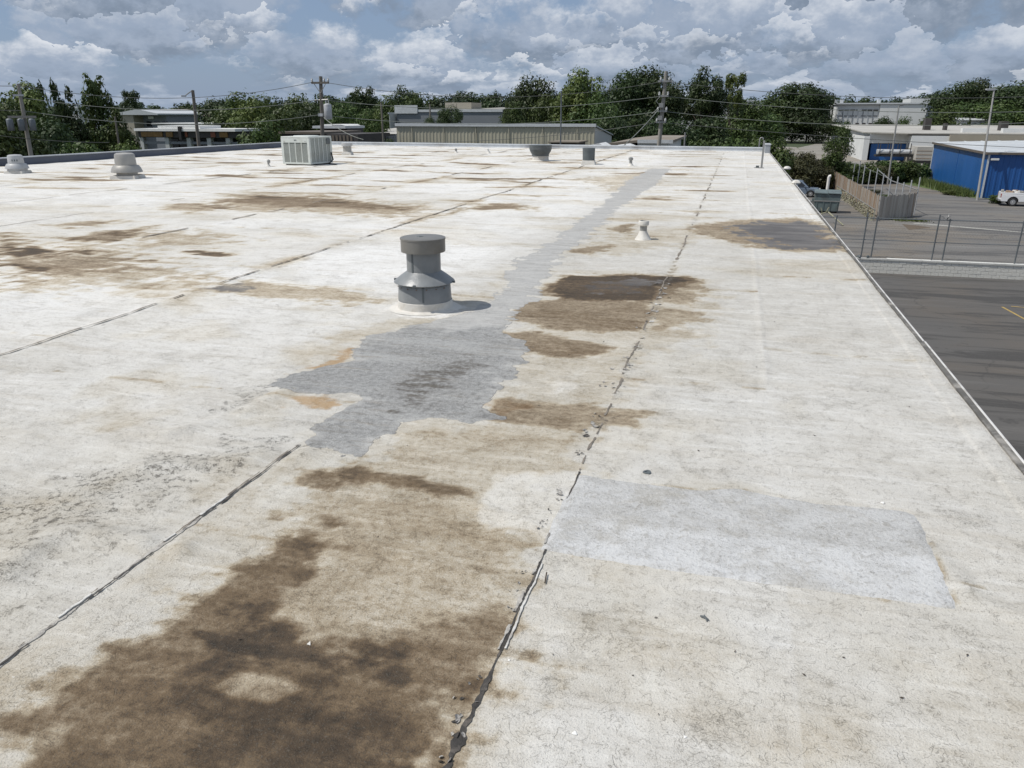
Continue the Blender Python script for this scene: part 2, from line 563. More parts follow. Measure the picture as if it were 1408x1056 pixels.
X_EDGE = 1.44


def far_y(x):
    return 40.45 - 0.10 * (x - 1.4)


# grid columns and rows: fine where the roof is walked on, coarser far off
cols = list(np.arange(X_EDGE, -2.7, -0.0105))
xx = cols[-1]
while xx > -24.0:
    xx -= max(0.0105, 0.0062 * abs(xx) - 0.005)
    cols.append(xx)
cols[-1] = -24.0
cols = np.array(cols[::-1])
rows = list(np.arange(-3.0, 1.15, 0.12))
yy = 1.15
while yy < 40.45:
    rows.append(yy)
    yy += max(0.0085, 0.0062 * yy)
rows.append(40.45)
rows = np.array(rows)
GXX, GYY = np.meshgrid(cols, rows)
FY = far_y(GXX)
GYY = np.where(GYY > 0, GYY * FY / 40.45, GYY)
RX, RY = GXX.ravel(), GYY.ravel()
NV = RX.size

WX = fbm(RX * 1.3, RY * 1.3, 4, 21)
WY = fbm(RX * 1.3, RY * 1.3, 4, 43)
FINE = fbm(RX * 5.0, RY * 5.0, 5, 77, 0.65)
STREAK = fbm(RX * 1.1, RY * 7.0, 4, 177, 0.6)
DISTV = np.sqrt(RX ** 2 + RY ** 2)
FIELD = {k: np.zeros(NV) for k in ('tan', 'brown', 'dark', 'coat', 'coat2', 'worn', 'pale', 'rust', 'slate')}


def stain(field, poly, strength=1.0, soft=0.06, warp=0.05, fine=0.5, mode='max'):
    P = np.array(poly)
    reach = soft * 4 + warp * 3
    x0, y0 = P.min(0) - reach; x1, y1 = P.max(0) + reach
    idx = np.where((RX > x0) & (RX < x1) & (RY > y0) & (RY < y1))[0]
    if idx.size == 0:
        return
    px = RX[idx] + warp * WX[idx]; py = RY[idx] + warp * 1.3 * WY[idx]
    sd = poly_sdf(px, py, poly) + (FINE[idx] * 1.6 + STREAK[idx] * 1.2) * soft * fine * 1.5
    m = strength * sstep(-sd, -soft, soft)
    F = FIELD[field]
    if field in ('brown', 'dark') and mode == 'max':
        h = 0.62 * strength * sstep(-sd, -soft * 3.6, soft * 0.5)
        FIELD['tan'][idx] = np.maximum(FIELD['tan'][idx], h)
    if mode == 'max':
        F[idx] = np.maximum(F[idx], m)
    elif mode == 'add':
        F[idx] = np.clip(F[idx] + m, 0, 1)
    else:
        F[idx] = F[idx] * (1 - m)


# base fields
pan = lambda a, b, s=0.06: sstep(RX, a - s, a + s) * (1 - sstep(RX, b - s, b + s))
far_clean = sstep(-RX, 2.2, 3.2)
FIELD['pale'] += 0.75 * far_clean * sstep(RY, 2.0, 6.0) + 0.45 * sstep(RY, 9, 16) * (1 - far_clean)  # far coating is cleaner; near tone also has the grain's self-shading painted in
# thin washes of dirt over the whole roof, thicker along the seams
wash = fbm(RX * 0.35, RY * 0.75, 5, 5)
wash2 = fbm(RX * 0.26 + 9, RY * 0.95, 6, 65, 0.62)
FIELD['tan'] += 0.42 * sstep(wash, 0.05, 0.75) * sstep(RY, 5, 10) * (1 - 0.35 * far_clean)
FIELD['tan'] += 0.80 * sstep(wash2, 0.28, 0.75) * sstep(RY, 9, 18) * sstep(-RX, -0.4, 0.6)
FIELD['brown'] += 0.75 * sstep(wash2, 0.50, 0.90) * sstep(RY, 11, 20) * sstep(-RX, -0.4, 0.6)
for sxx, yfrom in ((-4.95, 4.0), (-7.85, 12.0), (-10.75, 14.0), (-13.65, 14.0), (-17.0, 14.0), (-20.0, 14.0)):
    near = np.exp(-((RX - sxx) / 0.16) ** 2)
    along = sstep(fbm(RX * 0 + sxx, RY * 0.45, 3, 31), -0.05, 0.5)
    FIELD['brown'] += 0.75 * near * along * sstep(RY, yfrom, yfrom + 3)
    wide = np.exp(-((RX - sxx + 0.2) / 0.7) ** 2)
    FIELD['tan'] += 0.5 * wide * sstep(fbm(RX * 0.3, RY * 0.6, 4, 39), 0.05, 0.6) * sstep(RY, yfrom, yfrom + 3)

# near tan panel between the second and third seams
FIELD['tan'] += 0.42 * pan(-2.02, -0.62) * (1 - sstep(RY, 4.2, 5.6)) * (0.75 + 0.35 * WX)
FIELD['tan'] += 0.42 * pan(-6.0, -2.05, 0.3) * (1 - sstep(RY, 1.5, 4.2)) * (0.8 + 0.5 * WX)
FIELD['tan'] += 0.30 * pan(-4.9, -2.0, 0.2) * sstep(WY, 0.0, 0.6) * (1 - sstep(RY, 6, 9))
FIELD['tan'] += 0.24 * pan(-0.6, 1.6) * (1 - sstep(RY, 2.0, 5.0)) * (0.6 + 0.9 * WY)
FIELD['tan'] += 0.22 * pan(-0.6, 0.5) * sstep(WX, -0.1, 0.5) * (1 - sstep(RY, 5.5, 7.0))
FIELD['worn'] += 0.55 * (1 - sstep(RY, 2.2, 3.6)) * pan(-4.5, -2.0, 0.3)
FIELD['worn'] += 0.35 * (1 - sstep(RY, 4.5, 7.0)) * pan(-0.6, 1.6)

S = stain
S('brown', [(-1.721,2.658),(-0.992,2.794),(-0.639,2.612),(-0.614,2.065),(-0.582,1.191),(-1.67,0.886),(-1.829,1.572),(-1.705,2.023),(-1.666,2.506)], .12, .16, .06)
S('tan', [(-1.778,2.788),(-1.548,3.467),(-0.686,3.867),(-0.575,3.283),(-0.638,2.67),(-0.614,2.065),(-0.582,1.191),(-1.67,0.886),(-1.816,1.65),(-1.709,2.071),(-1.666,2.506)], .72, .10, .06)
S('tan', [(-1.585,3.457),(-0.739,4.142),(-0.591,3.362),(-0.982,2.865),(-1.344,2.987)], .55, .10, .08)
S('brown', [(-1.574,0.913),(-1.783,1.311),(-1.818,1.489),(-1.729,1.713),(-1.705,2.023),(-1.634,2.452),(-1.467,2.438),(-1.324,2.255),(-1.389,2.041),(-1.351,1.941),(-1.174,1.861),(-0.96,1.845),(-0.862,2.037),(-0.743,2.07),(-0.621,2.004),(-0.599,1.749),(-0.625,1.436),(-0.614,1.182)], .68, .07, .045)
S('brown', [(-1.697,1.61),(-1.547,1.844),(-1.141,1.802),(-0.896,1.816),(-0.656,1.814),(-0.611,1.45),(-0.614,1.182),(-1.51,0.931)], .80, .12, .04)
S('dark', [(-1.499,1.665),(-1.488,1.8),(-1.393,1.909),(-1.216,1.888),(-0.955,1.836),(-0.856,1.725),(-1.011,1.698),(-1.142,1.712),(-1.312,1.699),(-1.381,1.611),(-1.446,1.527)], .68, .07, .025)
S('dark', [(-1.305,1.504),(-1.062,1.573),(-0.84,1.59),(-0.684,1.43),(-0.975,1.348),(-1.17,1.413)], .45, .12, .03)
S('dark', [(-1.573,2.35),(-1.461,2.41),(-1.343,2.25),(-1.412,2.13)], .25, .05, .06)
S('brown', [(-1.336,1.548),(-1.307,1.615),(-1.226,1.644),(-1.125,1.64),(-1.095,1.61),(-1.147,1.558),(-1.247,1.527)], .72, .018, .015, .5, 'mul')
S('dark', [(-1.336,1.548),(-1.307,1.615),(-1.226,1.644),(-1.125,1.64),(-1.095,1.61),(-1.147,1.558),(-1.247,1.527)], .85, .018, .015, .5, 'mul')
S('brown', [(-1.325,1.957),(-1.274,2.042),(-0.982,2.133),(-0.812,2.114),(-0.914,1.973),(-1.023,1.872),(-1.181,1.874)], .5, .06, .05, .5, 'mul')
S('brown', [(-1.853,2.884),(-1.857,2.99),(-1.693,3.088),(-1.494,3.009),(-1.338,2.973),(-1.04,2.935),(-0.993,2.897),(-1.263,2.88),(-1.455,2.894),(-1.709,2.83)], .72, .035, .04)
S('dark', [(-1.815,2.952),(-1.678,3.057),(-1.507,2.981),(-1.638,2.904)], .40, .03, .03)
S('brown', [(-1.287,3.845),(-1.236,4.181),(-0.923,4.191),(-0.632,4.272),(-0.325,4.197),(-0.376,3.921),(-0.673,3.795),(-0.909,3.772),(-1.181,3.739)], .60, .035, .05)
S('brown', [(-1.645,5.574),(-1.475,5.712),(-1.019,5.619),(-0.696,5.386),(-0.931,5.151),(-1.232,5.085),(-1.471,5.266)], .70, .03, .06)
S('brown', [(-1.702,5.983),(-1.712,6.701),(-1.272,6.948),(-0.672,6.993),(-0.526,6.313),(-0.649,5.853),(-1.385,5.829)], .68, .04, .06)
S('tan', [(-1.576,5.338),(-1.739,7.146),(-0.705,7.983),(-0.04,7.622),(-0.071,6.44),(-0.416,5.102),(-0.494,4.21),(-1.029,3.613),(-1.354,3.849)], .50, .15, .10)
S('dark', [(-1.745,7.319),(-1.66,7.956),(-1.118,8.232),(-0.499,8.199),(-0.369,8.039),(-0.637,7.665),(-0.633,7.065),(-1.261,6.889),(-1.687,6.993)], .66, .03, .04)
S('slate', [(-1.467,7.579),(-1.084,7.995),(-0.701,7.946),(-0.78,7.347),(-1.252,7.215)], .55, .08, .05)
S('brown', [(-1.66,7.272),(-1.668,7.995),(-0.391,8.27),(-0.265,7.991),(-0.549,7.089),(-1.378,6.795)], .8, .06, .06)
S('brown', [(-0.68,8.109),(-0.254,8.071),(-0.133,7.528),(-0.28,6.982),(-0.57,6.961)], .46, .05, .06)
S('brown', [(-0.579,6.725),(-0.203,6.719),(-0.042,6.449),(-0.345,6.121),(-0.502,5.962)], .40, .05, .07)
S('brown', [(-0.633,12.21),(0.059,13.22),(1.106,13.809),(1.513,12.319),(1.521,10.331),(0.785,10.295),(0.169,10.667),(-0.434,11.466)], .62, .10, .10)
S('slate', [(-0.019,12.214),(0.398,13.125),(1.122,13.235),(1.399,11.979),(1.444,10.537),(0.799,10.534),(0.312,11.034)], .88, .16, .16)
S('dark', [(0.087,12.08),(0.393,12.848),(1.054,13.033),(1.358,11.968),(1.398,10.583),(0.806,10.658),(0.361,11.116)], .32, .08, .10)
S('brown', [(-1.667,11.428),(-1.677,12.09),(-1.459,12.329),(-1.379,11.353)], .65, .06, .08)
S('brown', [(-1.832,9.504),(-1.664,10.027),(-1.49,10.266),(-1.455,9.61),(-1.645,9.388)], .62, .06, .10)
S('tan', [(-2.065,9.216),(-1.584,11.451),(-0.481,12.426),(-0.31,10.928),(-1.206,9.456)], .5, .2, .12)
S('dark', [(-1.789,3.823),(-1.925,4.357),(-1.741,4.979),(-1.558,4.782),(-1.642,4.217),(-1.687,3.926)], .95, .09, .08)
S('brown', [(-2.47,5.087),(-1.718,4.912),(-1.576,5.338),(-1.471,4.806),(-1.644,4.147),(-1.751,3.738)], .25, .10, .08)
# orange staining beside the grey coating
S('rust', [(-2.737,4.254),(-2.654,4.44),(-2.579,4.897),(-2.46,4.705),(-2.565,4.399)], .65, .05, .05)
S('rust', [(-2.524,3.901),(-2.061,3.924),(-2.112,3.684),(-2.395,3.727)], .62, .06, .05)
S('rust', [(-1.407,4.004),(-1.229,4.157),(-1.077,4.097),(-1.188,3.872)], .4, .05, .05)
S('tan', [(-2.911,4.402),(-2.825,5.311),(-2.634,5.722),(-2.221,6.379),(-2.32,8.156),(-2.28,8.637),(-2.126,7.212),(-2.201,5.601),(-2.575,5.057),(-2.575,4.497)], .42, .12, .1)
# grey coating, light upper strip and bluer lower field
coat_up = [(-2.636,26.054),(-2.025,26.226),(-1.898,20.787),(-1.934,17.128),(-1.991,14.26),(-1.926,11.679),(-1.942,9.588),(-1.816,7.711),(-1.716,6.824),(-1.679,5.99),(-1.657,5.615),(-1.839,5.264),(-2.532,5.029),(-2.456,5.391),(-2.25,5.83),(-2.012,6.497),(-2.162,7.385),(-2.345,8.618),(-2.306,10.368),(-2.366,12.835),(-2.425,16.029),(-2.677,20.569)]
coat_low = [(-2.621,5.213),(-2.408,5.496),(-1.94,5.559),(-1.638,5.758),(-1.634,5.577),(-1.407,5.426),(-1.343,5.018),(-1.286,4.66),(-1.283,4.248),(-1.335,3.95),(-1.191,3.826),(-1.227,3.726),(-1.481,3.722),(-1.644,3.653),(-1.64,3.322),(-1.715,3.226),(-2.061,3.253),(-2.08,3.599),(-2.078,3.958),(-2.531,3.954),(-2.731,4.012),(-2.583,4.41),(-2.454,4.67)]
S('coat', coat_up, 1, .07, .07)
S('coat', coat_low, 1, .035, .05)
S('coat2', coat_low, 1, .10, .05)
S('coat2', [(-2.731,4.012),(-2.583,4.41),(-2.067,4.506),(-2.044,3.968),(-2.531,3.954)], 1, .05, .05, .5, 'add')
# worn granular bands on the left panel
S('worn', [(-2.815,2.152),(-2.958,2.472),(-2.664,2.781),(-2.355,3.161),(-2.099,3.417),(-2.023,3.139),(-2.192,2.749),(-2.424,2.326),(-2.486,1.853)], .95, .12, .10)
S('worn', [(-2.731,3.559),(-2.842,3.881),(-2.755,4.049),(-2.544,3.828),(-2.574,3.555)], .95, .08, .06)
S('worn', [(-2.983,2.304),(-2.88,2.517),(-2.545,2.69),(-2.49,2.442),(-2.698,2.185)], 1.0, .10, .10)
S('dark', [(-2.842,2.176),(-2.855,2.412),(-2.626,2.55),(-2.562,2.353),(-2.653,2.106)], .22, .12, .10)
# the left field
S('brown', [(-9.179,7.921),(-8.576,7.967),(-7.731,7.627),(-8.162,7.617),(-8.73,7.514)], .85, .12, .15)
S('brown', [(-7.911,6.771),(-7.402,6.822),(-7.141,6.502),(-7.502,6.401)], .9, .12, .15)
S('tan', [(-9.618,8.319),(-8.034,8.432),(-5.601,7.018),(-4.833,6.453),(-7.007,5.952)], .95, .40, .25)
S('brown', [(-8.498,7.304),(-7.479,7.59),(-6.294,7.414),(-6.528,6.888),(-7.197,6.125)], .34, .30, .25)
S('brown', [(-9.231,7.969),(-8.58,8.027),(-7.686,7.695),(-8.074,7.531),(-8.636,7.429)], 1.0, .15, .15)
S('tan', [(-8.699,9.301),(-7.827,9.943),(-6.263,8.928),(-7.444,8.284)], .85, .3, .25)
S('brown', [(-8.559,8.548),(-8.656,9.469),(-8.574,9.984),(-8.237,9.278),(-8.271,8.561)], .7, .12, .15)
S('dark', [(-10.016,11.891),(-10.338,12.811),(-9.692,13.266),(-9.058,12.776),(-9.048,11.703)], .70, .12, .15)
S('dark', [(-10.034,13.746),(-9.758,14.934),(-8.384,14.668),(-6.676,14.112),(-5.616,13.125),(-7.001,13.226),(-8.311,13.115)], .55, .18, .2)
S('brown', [(-9.913,13.344),(-9.944,15.226),(-8.421,14.977),(-5.565,13.628),(-5.343,12.415),(-7.604,12.45),(-8.859,12.098)], .55, .35, .25)
S('brown', [(-6.541,8.184),(-6.348,8.353),(-5.876,8.147),(-5.982,8.063),(-6.323,8.077)], .8, .06, .10)
S('dark', [(-6.541,8.184),(-6.348,8.353),(-5.876,8.147),(-5.982,8.063),(-6.323,8.077)], .45, .06, .10)
S('dark', [(-5.582,5.709),(-5.899,6.337),(-5.489,6.378),(-5.477,6.098),(-5.415,5.787)], .32, .06, .12)
S('tan', [(-5.817,6.003),(-5.75,6.687),(-5.258,6.592),(-4.757,6.232),(-5.187,5.851)], .55, .15, .12)
S('tan', [(-4.839,6.346),(-4.765,6.845),(-3.537,6.711),(-2.864,6.318),(-3.834,6.137),(-4.339,6.089)], .95, .08, .08)
S('slate', [(-4.846,6.379),(-4.772,6.728),(-4.521,6.541),(-4.502,6.27)], .6, .05, .06)
S('brown', [(-8.826,8.609),(-8.811,9.425),(-8.291,9.415),(-8.176,8.588)], .65, .15, .2)
S('brown', [(-10.267,9.682),(-10.002,10.4),(-9.436,10.275),(-9.637,9.601)], .6, .15, .2)
S('brown', [(-4.822,13.963),(-4.172,14.675),(-3.626,13.923),(-4.275,13.501)], .75, .15, .2)
S('brown', [(-4.779,12.68),(-4.716,14.523),(-4.72,12.176)], .7, .10, .2)
S('brown', [(-10.024,8.929),(-9.913,8.587),(-9.393,8.115),(-9.33,8.399)], .7, .1, .2)
S('brown', [(-4.033,21.477),(-3.275,23.138),(-2.317,24.038),(-1.853,20.324),(-2.536,18.032)], .35, .3, .25)
# fresh pale spots
S('pale', [(-0.957,2.77),(-0.937,3.165),(-0.578,3.298),(-0.567,2.982),(-0.624,2.674),(-0.876,2.658)], .40, .012, .03)
S('tan', [(-0.936,2.776),(-0.922,3.137),(-0.589,3.262),(-0.582,2.977),(-0.64,2.7),(-0.862,2.675)], .62, .03, .03, .5, 'mul')
S('brown', [(-0.957,2.77),(-0.937,3.165),(-0.578,3.298),(-0.567,2.982),(-0.624,2.674),(-0.876,2.658)], .6, .03, .03, .5, 'mul')
S('pale', [(-1.047,4.528),(-0.9,4.614),(-0.842,4.441),(-1.006,4.259)], .8, .05, .05)
S('tan', [(-1.019,4.611),(-0.897,4.722),(-0.811,4.521),(-0.957,4.34)], .4, .05, .05, .5, 'mul')
for fld, k in (('tan', .9), ('brown', .9), ('coat', 1.0)):
    S(fld, [(-2.903,6.045),(-2.887,6.372),(-2.374,6.516),(-2.185,6.274),(-2.232,5.937),(-2.537,5.8)], k, .05, .03, .5, 'mul')
S('pale', [(-2.903,6.045),(-2.887,6.372),(-2.374,6.516),(-2.185,6.274),(-2.232,5.937),(-2.537,5.8)], 1, .05, .03)
# every membrane sheet has aged a little differently, and the laps carry dirt and painted shadow lines
seams_x = np.array([-20.0, -17.0, -13.65, -10.75, -7.85, -4.95, -2.05, -0.6, 0.31])
ix = np.searchsorted(seams_x, RX)
off = np.array([0.3, 1.7, 0.9, 2.4, 0.1, 1.3, 2.0, 0.6, 1.1, 0.2])[ix]
iy = np.floor((RY + off + 0.03 * WX) / 2.9).astype(int)
sheet_tone = np.random.RandomState(14).uniform(-1, 1, (12, 40))[ix, np.clip(iy + 4, 0, 39)]
FIELD['pale'] += 0.20 * sheet_tone
FIELD['tan'] += 0.10 * np.clip(-sheet_tone, 0, 1)
lap_d = np.abs(((RY + off + 0.03 * WX) / 2.9) % 1.0 - 0.02) * 2.9
lap_line = np.exp(-(lap_d / (0.010 + 0.0022 * RY.clip(0))) ** 2) * sstep(FINE + 0.7 * WY, -0.1, 0.5)
FIELD['brown'] = np.maximum(FIELD['brown'], 0.42 * lap_line * (RY > 2.2))
FIELD['tan'] = np.maximum(FIELD['tan'], 0.5 * np.exp(-(lap_d / 0.16) ** 2) * sstep(WX + 0.5 * WY, 0.0, 0.6) * sstep(RY, 4, 8))
# dirt gathered along the torn seam and round the rectangular patch
s3 = np.exp(-((RX + 0.575) / 0.055) ** 2) * sstep(FINE + 0.4 * WX, -0.35, 0.5)
FIELD['worn'] = np.maximum(FIELD['worn'], s3 * sstep(RY, 2.8, 4.5))
FIELD['dark'] = np.maximum(FIELD['dark'], 0.30 * s3 * sstep(RY, 5.5, 7.0) * (1 - sstep(RY, 9, 12)))
FIELD['brown'] = np.maximum(FIELD['brown'], 0.35 * s3 * sstep(RY, 7.0, 9.0) * sstep(WY, -0.2, 0.4))
near3 = np.exp(-((RX + 0.61) / 0.03) ** 2) * (1 - sstep(RY, 1.75, 2.1)) * sstep(FINE, -0.3, 0.4)
FIELD['dark'] = np.maximum(FIELD['dark'], 0.9 * near3)
s4 = np.exp(-((RX + 0.42) / 0.10) ** 2) * sstep(FINE, 0.0, 0.6) * sstep(RY, 9, 11)
FIELD['worn'] = np.maximum(FIELD['worn'], 0.7 * s4)
PATCH_EDGE = [(-0.588,3.255),(-0.329,3.24),(-0.033,3.239),(0.131,3.308),(0.281,3.276),(0.522,3.252),(0.83,3.271),(0.875,3.199),(0.871,2.845),(0.873,2.578),(0.717,2.573),(0.552,2.572),(0.332,2.566),(0.065,2.554),(-0.27,2.556),(-0.605,2.559)]
sel = np.where((RX > -0.7) & (RX < 1.1) & (RY > 1.9) & (RY < 3.4))[0]
pe = np.exp(-(line_dist(RX[sel] + .006 * FINE[sel], RY[sel] + .006 * FINE[sel], PATCH_EDGE) / 0.016) ** 2) * sstep(FINE[sel] + .6 * WX[sel], 0.0, 0.7)
FIELD['brown'][sel] = np.maximum(FIELD['brown'][sel], 0.55 * pe)
for k in FIELD:
    FIELD[k] = np.clip(FIELD[k], 0, 1)

# relief: soft waviness, blisters and wrinkles, raised laps at the seams
Z = 0.009 * fbm(RX * 0.9, RY * 0.9, 3, 91) + 0.006 * sstep(-RX, 1.8, 2.6) * (1 - sstep(RY, 4, 7)) * fbm(RX * 2.2, RY * 2.2, 2, 92) + 0.0016 * FINE
Z += 0.0012 * fbm(RX * 18, RY * 18, 3, 15) * (DISTV < 5)
for pts, hgt, wid in (
        ([(-2.477,1.846),(-2.507,2.106),(-2.426,2.169),(-1.966,2.2)], .016, .05), ([(-2.573,2.723),(-2.29,2.886),(-1.961,3.138)], .012, .06),
        ([(-2.771,3.124),(-2.574,3.484),(-2.538,3.966)], .012, .05), ([(-1.491,2.985),(-1.013,2.856),(-0.591,2.726)], .006, .03),
        ([(-1.357,1.543),(-1.265,1.627),(-1.125,1.64)], .008, .08), ([(-1.391,2.43),(-0.95,2.334),(-0.66,2.316)], .005, .04),
        ([(0.89,2.956),(0.958,2.632),(1.072,2.579)], .006, .04), ([(-0.46,2.149),(-0.113,2.09),(0.199,2.141)], .004, .05)):
    P = np.array(pts)
    sel = np.where((RX > P[:, 0].min() - .4) & (RX < P[:, 0].max() + .4) & (RY > P[:, 1].min() - .4) & (RY < P[:, 1].max() + .4))[0]
    dd = line_dist(RX[sel] + .03 * WX[sel], RY[sel] + .03 * WY[sel], pts)
    Z[sel] += 1.7 * hgt * np.exp(-(dd / (1.35 * wid)) ** 2)
for sxx in (-4.95, -7.85, -10.75, -13.65, -17.0, -20.0):
    Z += 0.008 * sstep(RX, sxx - 0.012, sxx + 0.012) * (1 - sstep(RX, sxx, sxx + 0.35))
# raised seam ridge in the right panel
ridge = np.exp(-((RX - 0.31 - 0.012 * fbm(RX * 0, RY * 0.8, 2, 8)) / 0.028) ** 2) * sstep(RY, 4.7, 5.0)
Z += 0.005 * ridge
FIELD['pale'] = np.clip(FIELD['pale'] + 0.10 * ridge, 0, 1)
# membrane lap just inside the drip edge
lap = sstep(RX, 1.30, 1.32) * (1 - sstep(RX, 1.405, 1.44))
Z += 0.007 * lap
# shallow cross laps in the right panel
for ly in (6.1, 9.3, 13.1, 16.4, 19.5, 23.0, 26.5, 30.0, 34.0):
    Z += 0.004 * sstep(RY + 0.03 * WX, ly - 0.015, ly + 0.015) * (1 - sstep(RY, ly, ly + 0.6)) * pan(-0.5, 1.4)
Z *= 1 - 0.9 * np.exp(-((RX + 0.59) / 0.06) ** 2)
Z *= 1 - 0.9 * np.exp(-((RX + 2.045) / 0.06) ** 2)

nr, nc = len(rows), len(cols)
me = bpy.data.meshes.new('roof')
me.vertices.add(NV)
me.vertices.foreach_set('co', np.stack([RX, RY, Z], 1).astype(np.float32).ravel())
ii = np.arange((nr - 1) * (nc - 1))
r0 = ii // (nc - 1); c0 = ii % (nc - 1)
a = r0 * nc + c0
quads = np.stack([a, a + 1, a + nc + 1, a + nc], 1).astype(np.int32)
me.loops.add(quads.size)
me.loops.foreach_set('vertex_index', quads.ravel())
me.polygons.add(len(quads))
me.polygons.foreach_set('loop_start', np.arange(0, quads.size, 4, dtype=np.int32))
me.update(calc_edges=True)
me.shade_smooth()
for nm, keys in (('stain_a', ('tan', 'brown', 'dark', 'coat')), ('stain_b', ('worn', 'pale', 'rust', 'slate')), ('stain_c', ('coat2', 'coat2', 'coat2', 'coat2'))):
    at = me.attributes.new(nm, 'FLOAT_COLOR', 'POINT')
    at.data.foreach_set('color', np.stack([FIELD[k] for k in keys], 1).astype(np.float32).ravel())
roof = bpy.data.objects.new('roof', me)
col.objects.link(roof)
tag(roof, kind='structure')

rm = bpy.data.materials.new('stained_white_membrane')
rm.use_nodes = True
g = NT(rm.node_tree)
P = g.coord('Object')
sa = g.node('ShaderNodeAttribute', attribute_name='stain_a')
sb = g.node('ShaderNodeAttribute', attribute_name='stain_b')
sc = g.node('ShaderNodeAttribute', attribute_name='stain_c')
sepa = g.node('ShaderNodeSeparateColor'); g.put(sepa.inputs[0], sa.outputs['Color'])
sepb = g.node('ShaderNodeSeparateColor'); g.put(sepb.inputs[0], sb.outputs['Color'])
tanf, brownf, darkf, coatf = sepa.outputs[0], sepa.outputs[1], sepa.outputs[2], sa.outputs['Alpha']
wornf, palef, rustf, slatef = sepb.outputs[0], sepb.outputs[1], sepb.outputs[2], sb.outputs['Alpha']
coat2f = sc.outputs['Fac']
n_big = g.noise(P, 0.9, 5, 0.6, 0.4)
n_med = g.noise(P, 4.5, 5, 0.68, 0.6)
n_fine = g.noise(P, 26, 5, 0.74)
n_grain = g.noise(P, 170, 3, 0.6)
n_str = g.noise(g.map(P, (2.2, 16, 1)), 1.0, 5, 0.66, 0.3)
n_wide = g.noise(g.map(P, (0.55, 2.6, 1)), 1.0, 5, 0.68, 0.4)
pw = g.vadd(P, g.noise(P, 9, 4, 0.6, out='Color'), 0.16)
crack = g.voro(pw, 9.0)
sq1 = g.m('ABSOLUTE', g.sub(g.noise(P, 34, 2, 0.5, 0.6), 0.5))
sq2 = g.m('ABSOLUTE', g.sub(g.noise(g.map(P, (1, 1, 1), (7, 3, 0)), 13, 3, 0.55, 0.8), 0.5))

# white coating, whiter where fresh and far off
whitec = g.mix(palef, (0.525, 0.51, 0.475), (0.75, 0.742, 0.72))
whitec = g.mix(g.mul(g.step(n_big, 0.42, 0.72), 0.45), whitec, (0.44, 0.42, 0.375))
whitec = g.mix(g.mul(g.step(n_med, 0.50, 0.72), 0.30), whitec, (0.385, 0.36, 0.31))
whitec = g.mix(g.mul(g.step(n_str, 0.50, 0.68), 0.36), whitec, (0.375, 0.35, 0.305))
whitec = g.mix(g.mul(g.step(n_str, 0.46, 0.32), 0.35), whitec, (0.74, 0.735, 0.715))
whitec = g.mix(g.mul(g.step(n_wide, 0.50, 0.72), 0.38), whitec, (0.42, 0.375, 0.305))
whitec = g.mix(g.mul(g.step(n_fine, 0.52, 0.66), 0.30), whitec, (0.30, 0.28, 0.24))
whitec = g.mix(g.mul(g.step(n_med, 0.50, 0.30), 0.35), whitec, (0.66, 0.655, 0.625))


def broken(field, k, lo, hi, nz=None):
    v = g.madd(g.sub(nz if nz is not None else n_med, 0.5), k, field)
    return g.mul(g.step(v, lo, hi), g.step(field, 0.0, 0.12))


mixn = g.add(g.mul(n_wide, 0.45), g.mul(g.add(g.mul(n_med, 0.6), g.mul(n_fine, 0.4)), 0.55))


c1 = whitec
rmf = broken(rustf, 0.8, 0.12, 0.75)
c1 = g.mix(g.mul(rmf, 0.85), c1, (0.37, 0.235, 0.105))
nb = g.add(g.mul(n_med, 0.55), g.mul(n_fine, 0.45))
# one dirt depth, from pale tan through brown to near black, so every stain has a soft halo
dirt = g.madd(tanf, 0.38, g.madd(brownf, 0.52, g.mul(darkf, 0.36)))
dirt = g.madd(g.mul(g.sub(mixn, 0.5), g.step(dirt, 0.0, 0.30)), 0.78, dirt)
dirt = g.madd(g.mul(g.sub(n_fine, 0.5), g.step(dirt, 0.05, 0.40)), 0.34, dirt)
dirt = g.madd(g.mul(g.sub(n_grain, 0.5), g.step(dirt, 0.10, 0.45)), 0.30, dirt)
dirt = g.madd(g.mul(g.sub(n_str, 0.5), g.step(dirt, 0.05, 0.35)), 0.22, dirt)
ramp = g.node('ShaderNodeValToRGB')
els = ramp.color_ramp.elements
els[0].position = 0.0; els[0].color = (1, 1, 1, 1)
els[1].position = 1.0; els[1].color = (0.070, 0.058, 0.046, 1)
for pos, c in ((0.10, (0.955, 0.935, 0.895)), (0.22, (0.835, 0.775, 0.675)), (0.36, (0.655, 0.565, 0.440)), (0.50, (0.45, 0.367, 0.270)), (0.64, (0.285, 0.210, 0.136)), (0.80, (0.148, 0.108, 0.073))):
    e = els.new(pos); e.color = (*c, 1)
g.put(ramp.inputs[0], dirt)
c1 = g.mix(1.0, c1, ramp.outputs[0], 'MULTIPLY')
tide = g.mul(g.step(brownf, 0.08, 0.20), g.step(brownf, 0.42, 0.24))
c1 = g.mix(g.mul(g.mul(tide, g.step(n_med, 0.42, 0.62)), 0.30), c1, (0.16, 0.115, 0.07))
dm = g.step(g.madd(g.sub(mixn, 0.5), 1.4, darkf), 0.15, 0.95)
